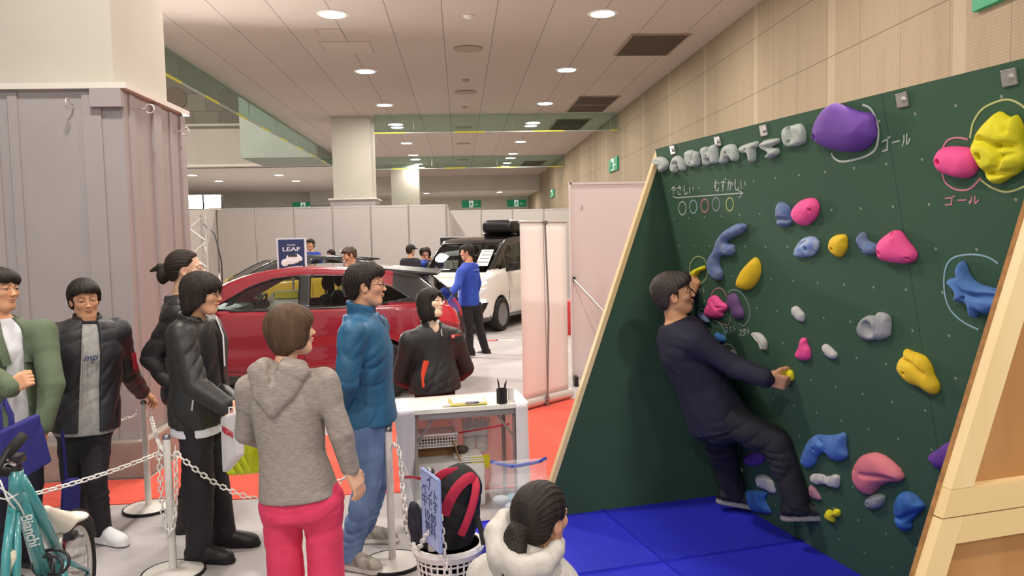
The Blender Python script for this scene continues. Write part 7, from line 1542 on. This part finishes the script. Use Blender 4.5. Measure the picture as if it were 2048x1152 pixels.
def ribbon(nm, pts, w_, th, m, up=(0, -1, 0)): return MB().tube(round_poly(pts, 6, False), w_/2, 10, flat=(up, th/w_)).build(nm, m, t, 'auto')
ribbon('shoulder_strap', [bp(888, 1030, 3.73), bp(900, 1000, 3.72), bp(918, 972, 3.73), bp(940, 955, 3.76), bp(950, 962, 3.78)], .055, .016, crim)
ribbon('shoulder_strap', [bp(922, 1070, 3.72), bp(933, 1045, 3.71), bp(945, 1010, 3.72), bp(952, 975, 3.75), bp(948, 955, 3.79)], .040, .016, crim)
ribbon('side_panel', [bp(872, 960, 3.84), bp(890, 947, 3.83), bp(915, 944, 3.84)], .05, .018, crim); ribbon('loose_strap', [bp(952, 1030, 3.76), bp(962, 1060, 3.74), bp(968, 1090, 3.72)], .03, .006, bk)
b = MB(); b.tube([bp(925, 946, 3.84)+V(.028*math.cos(a), 0, .02*math.sin(a)) for a in np.linspace(0, 2*PI, 14, endpoint=False)], .005, 6, True); b.tube([bp(938, 952, 3.84)+V(.02*math.cos(a), 0, .022*math.sin(a)) for a in np.linspace(0, 2*PI, 14, endpoint=False)], .005, 6, True); b.build('grab_loop', bk, t, True)
t = thing('jacket_bundle', 'dark navy jacket draped over basket edge behind the whiteboard sign', 'jacket', bp(838, 1070, 3.9)); f = Field(bp(838, 1070, 3.9)-V(.2, .2, .4), bp(838, 1000, 3.9)+V(.25, .2, .2), .009); f.chain([bp(828, 1015, 3.93), bp(838, 1050, 3.93), bp(846, 1085, 3.92), bp(852, 1130, 3.90)], [.03, .055, .06, .04], .03); f.fold(.008, 50, (1, .3, .5), 6); f.mesh('cloth', mat('jacket_navy', '#1c2030', .7, bump=.2, bs=60), t)
ts = f = Field(bp(862, 960, 3.8)-V(.15, .15, .15), bp(862, 960, 3.8)+V(.15, .15, .15), .007); f.chain([bp(848, 948, 3.8), bp(860, 962, 3.79), bp(872, 975, 3.8)], [.016, .022, .014], .01); f.ell(bp(851, 945, 3.8), (.02, .02, .016), None, .01); o = f.mesh('strap_tangle', mat('jacket_navy', '#1c2030'), None, base=True); tag(o, 'small dark navy strap bundle hanging over whiteboard sign edge by the backpack', 'strap')
# ================================================================== bags held by people
def tote(label, name, pts, dep, m, cat='bag', folds=.004):
    P = [np.array(p_, float) for p_ in pts]; n = unit(np.cross(P[1]-P[0], P[3]-P[0])); allp = np.array(P); f = Field(allp.min(0)-.1, allp.max(0)+.1, .008); c = allp.mean(0)
    t = thing(name, label, cat, V(c[0], c[1], allp[:, 2].min()))
    X, Y_, Z = f.ax[0][:, None, None], f.ax[1][None, :, None], f.ax[2][None, None, :]; ux = unit(P[1]-P[0]); uy = np.cross(n, ux); D = np.abs((X-c[0])*n[0]+(Y_-c[1])*n[1]+(Z-c[2])*n[2])-dep
    for i in range(4):
        a_, b_ = P[i], P[(i+1) % 4]; e = np.cross(b_-a_, n); e = unit(e); e = e if (c-a_)@e < 0 else -e; D = -smin(-D, -((X-a_[0])*e[0]+(Y_-a_[1])*e[1]+(Z-a_[2])*e[2]), .012)
    f.D = D.astype(np.float32); f.fold(folds, 22, ux+uy*.4, 3); f.mesh('bag_body', m, t); return t, n, ux, uy, c
blue_b = mat('tote_blue', '#2a2a78', .75, bump=.15, bs=120)
t, n, ux, uy, c = tote('royal blue tote bag hanging on the arm of the man at left edge', 'tote_bag', [ony(-8, 862, 4.05), ony(72, 826, 4.2), ony(112, 925, 4.2), ony(-5, 985, 4.05)], .02, blue_b)
MB().tube([ony(2, 862, 4.06), ony(-2, 820, 4.05), ony(8, 800, 4.1), ony(22, 830, 4.1), ony(24, 852, 4.1)], .014, 8, flat=((0, 1, 0), .25)).build('handle', blue_b, t, 'auto')
t, n, ux, uy, c = tote('second blue tote bag hanging low behind the first, before bomber jacket man', 'tote_bag', [ony(126, 958, 4.62), ony(160, 955, 4.7), ony(158, 1020, 4.7), ony(122, 1022, 4.62)], .02, blue_b); MB().tube([ony(132, 958, 4.64), ony(128, 900, 4.6), ony(124, 862, 4.5)], .01, 8, flat=((0, 1, 0), .3)).build('handle', blue_b, t, 'auto')
whiteb = mat('bag_white', '#e4e1e4', .55)
t, n, ux, uy, c = tote('white paper bag with dark red lettering held by man in leather jacket', 'paper_bag', [ony(449, 832, 4.28), ony(480, 822, 4.05), ony(479, 912, 4.05), ony(453, 945, 4.28)], .022, whiteb, folds=.001)
nn = n if n[1] < 0 else -n; hx = unit(V(ux[0], ux[1], 0)); text('bag_lettering', 'NISSAN', mat('print_red', '#c02c3e'), t, c+nn*.0245+V(0, 0, .04), hx if hx[0] > 0 else -hx, V(0, 0, 1), .05, .001, bold=.01, sx=1.1); MB().tube([ony(458, 830, 4.2), ony(458, 815, 4.2), ony(468, 815, 4.15), ony(470, 826, 4.15)], .004, 6).build('handle', whiteb, t)
t, n, ux, uy, c = tote('lime yellow plastic bag behind the white paper bag, left of the hoodie woman', 'plastic_bag', [ony(470, 882, 4.45), ony(512, 880, 4.3), ony(520, 945, 4.3), ony(462, 948, 4.45)], .045, mat('bag_lime', '#c4d41c', .45, bump=.3, bs=15, bd=.02), folds=.012); MB().tube([ony(505, 880, 4.32), ony(502, 862, 4.3), ony(508, 850, 4.25), ony(514, 885, 4.3)], .006, 6).build('handle', mat('bag_lime', '#c4d41c'), t)
# ================================================================== bicycle, bottom left
teal = mat('frame_teal', '#3d9095', .3, spec=.6, coat=.5); bt = thing('bicycle', 'turquoise bicycle with white saddle and black handlebar, bottom left corner', 'bicycle', (-1.55, 3.4, 0))
yb = 3.30; B = lambda px, py, y_=yb: ony(px, py, y_)
hub_r = ony(150, 1172, 3.75); gz = 0.0
frt, hd0, hd1 = None, B(34, 952, 3.18), B(30, 1010, 3.18); bb = B(128, 1215, 3.42); stp = B(112, 1100, 3.5); wr_c = V(*(ony(150, 1150, 3.78)[:2]), .27)
b = MB(); b.tube([B(33, 940, 3.18), B(30, 1020, 3.18)], .026, 14); b.tube([B(38, 958, 3.19), B(75, 1020, 3.3), B(122, 1120, 3.46)], [.028, .026, .024], 14); b.tube([B(34, 985, 3.19), B(62, 1060, 3.28), B(92, 1175, 3.40)], [.030, .030, .030], 14); b.tube([B(122, 1120, 3.46), bb], .024, 12); b.tube([B(122, 1118, 3.46), wr_c+V(.06, 0, .02)], .012, 10); b.tube([bb, wr_c+V(.06, 0, 0)], .013, 10); b.build('frame', teal, bt, True)
text('frame_lettering', 'Bianchi', mat('decal_white', '#e9efee', .5), bt, B(60, 1062, 3.245), unit(B(92, 1175, 3.40)-B(34, 985, 3.19)), unit(np.cross(unit(np.cross(V(0, -1, 0), unit(B(92, 1175, 3.40)-B(34, 985, 3.19)))), V(0, 0, 0)) if False else np.cross(V(.3, -.9, .2), unit(B(92, 1175, 3.40)-B(34, 985, 3.19)))), .06, .001, bold=.012)
b = MB(); b.tube([B(30, 1015, 3.18), B(34, 1100, 3.12), B(30, 1200, 3.05)], .017, 10); b.tube([B(24, 1015, 3.16), B(12, 1110, 3.08), B(8, 1220, 3.0)], .017, 10); b.build('fork', teal, bt, True)
b = MB(); b.tube([B(33, 945, 3.18), B(30, 910, 3.17)], .022, 12); b.box(B(32, 918, 3.17), (.05, .07, .04), None, .012); b.build('stem', capb, bt, 'auto')
b = MB(); b.tube(round_poly([B(-40, 940, 3.05), B(0, 935, 3.12), B(30, 925, 3.17), B(32, 912, 3.17)], 6, False), .014, 10); b.tube(round_poly([B(-14, 955, 2.98), B(0, 930, 3.02), B(14, 905, 3.06), B(30, 885, 3.1)], 6, False), .013, 10); b.build('handlebar', trim_black, bt, True)
MB().tube([B(12, 912, 3.06), B(34, 886, 3.1), B(48, 870, 3.13)], [.019, .021, .019], 12).build('grip', rubber, bt, True); MB().tube([B(-30, 938, 3.05), B(18, 945, 3.1)], .019, 12).build('grip', rubber, bt, True)
b = MB(); b.tube(round_poly([B(2, 935, 3.05), B(16, 925, 3.04), B(30, 930, 3.03)], 5, False), .006, 8); b.box(B(6, 920, 3.05), (.03, .03, .03), None, .008); b.build('brake_lever', chrome, bt, 'auto')
b = MB()
for pts in ([B(0, 975, 3.1), B(20, 990, 3.08), B(38, 1010, 3.12), B(48, 1030, 3.17)], [B(0, 960, 3.06), B(16, 1000, 3.04), B(30, 1018, 3.1)], [B(-5, 995, 3.1), B(15, 998, 3.05), B(36, 988, 3.15)]): b.tube(round_poly(pts, 6, False), .0035, 6)
b.build('cable', mat('cable_white', '#d5d8d6', .4), bt, True)
f = Field(B(75, 1090, 3.5)-V(.08, .16, .1), B(180, 1000, 3.5)+V(.08, .2, .1), .006); sa, sb = B(98, 1022, 3.38), B(128, 1050, 3.58); f.chain([B(92, 1020, 3.36), B(108, 1032, 3.45), B(126, 1044, 3.56)], [.020, .030, .05], .03); f.ell(B(145, 1034, 3.62), (.07, .05, .022), None, .025); f.ell(B(106, 1052, 3.56), (.055, .05, .020), None, .025); f.plane(B(110, 1068, 3.5), (0, .15, -1), .02) if False else None; f.mesh('saddle', mat('saddle_white', '#e6e3d4', .5), bt)
b = MB(); b.tube([B(120, 1062, 3.54), B(116, 1112, 3.47)], .014, 10); b.build('seat_post', alu, bt, True)
b = MB(); b.box(B(128, 1072, 3.62), (.11, .05, .035), None, .012); b.build('saddle_bag', capb, bt, 'auto'); b = MB(); b.box(B(132, 1080, 3.66)-V(0, .05, 0), (.05, .02, .035), None, .008); b.build('rear_reflector', mat('reflector_red', '#8d1f2a', .2, coat=1), bt, 'auto')
def bwheel(c, R, axis, nm):
    ax_ = unit(axis); u_1 = unit(np.cross(ax_, V(0, 0, 1))); v_1 = np.cross(u_1, ax_); ring = lambda r, o_=0: [c+u_1*r*math.cos(a)+v_1*r*math.sin(a)+ax_*o_ for a in np.linspace(0, 2*PI, 40, endpoint=False)]
    o = MB().tube(ring(R-.02), .02, 10, True).build('wheel', rubber, bt, True); MB().tube(ring(R-.045), .010, 8, True).build('rim', alu, o, True); b = MB()
    for k in range(18): a = 2*PI*k/18; b.tube([c+ax_*.02*(-1)**k, c+(u_1*math.cos(a)+v_1*math.sin(a))*(R-.05)], .0012, 4)
    b.tube([c-ax_*.04, c+ax_*.04], .018, 10); b.build('spokes_and_hub', steel, o); b = MB(); b.tube([p_ for p_, a in zip(ring(R+.02), np.linspace(0, 2*PI, 40)) if .2 < a < 3.2], .022, 8, flat=(ax_, 1.0)); b.build('mudguard', trim_black, bt, True); return o
bdir = unit((wr_c-hd1)*V(1, 1, 0)); bwheel(wr_c, .27, V(-bdir[1], bdir[0], 0), 'r'); fc = V(*(hd1-bdir*.16)[:2], .27); bwheel(fc, .27, V(-bdir[1], bdir[0], 0), 'f')
b = MB(); lk = B(102, 1125, 3.36); b.tube([lk+V(.075*math.cos(a), .01*math.sin(2*a), .055*math.sin(a)) for a in np.linspace(0, 2*PI, 24, endpoint=False)], .007, 8, True); b.tube([lk+V(.06*math.cos(a), -.03+.01*math.sin(2*a), .05*math.sin(a)-.01) for a in np.linspace(0, 2*PI, 24, endpoint=False)], .007, 8, True); b.build('cable_lock', capb, bt, True)
b = MB(); b.tube([B(22, 1150, 3.1), B(22, 1115, 3.1)], .024, 12); b.lathe([(.0, .03), (.02, .025), (.024, 0), (0, 0)], 14, c=B(22, 1115, 3.1)); b.build('bottle_lamp', mat('lamp_cream', '#dcd8c0', .4), bt, 'auto')
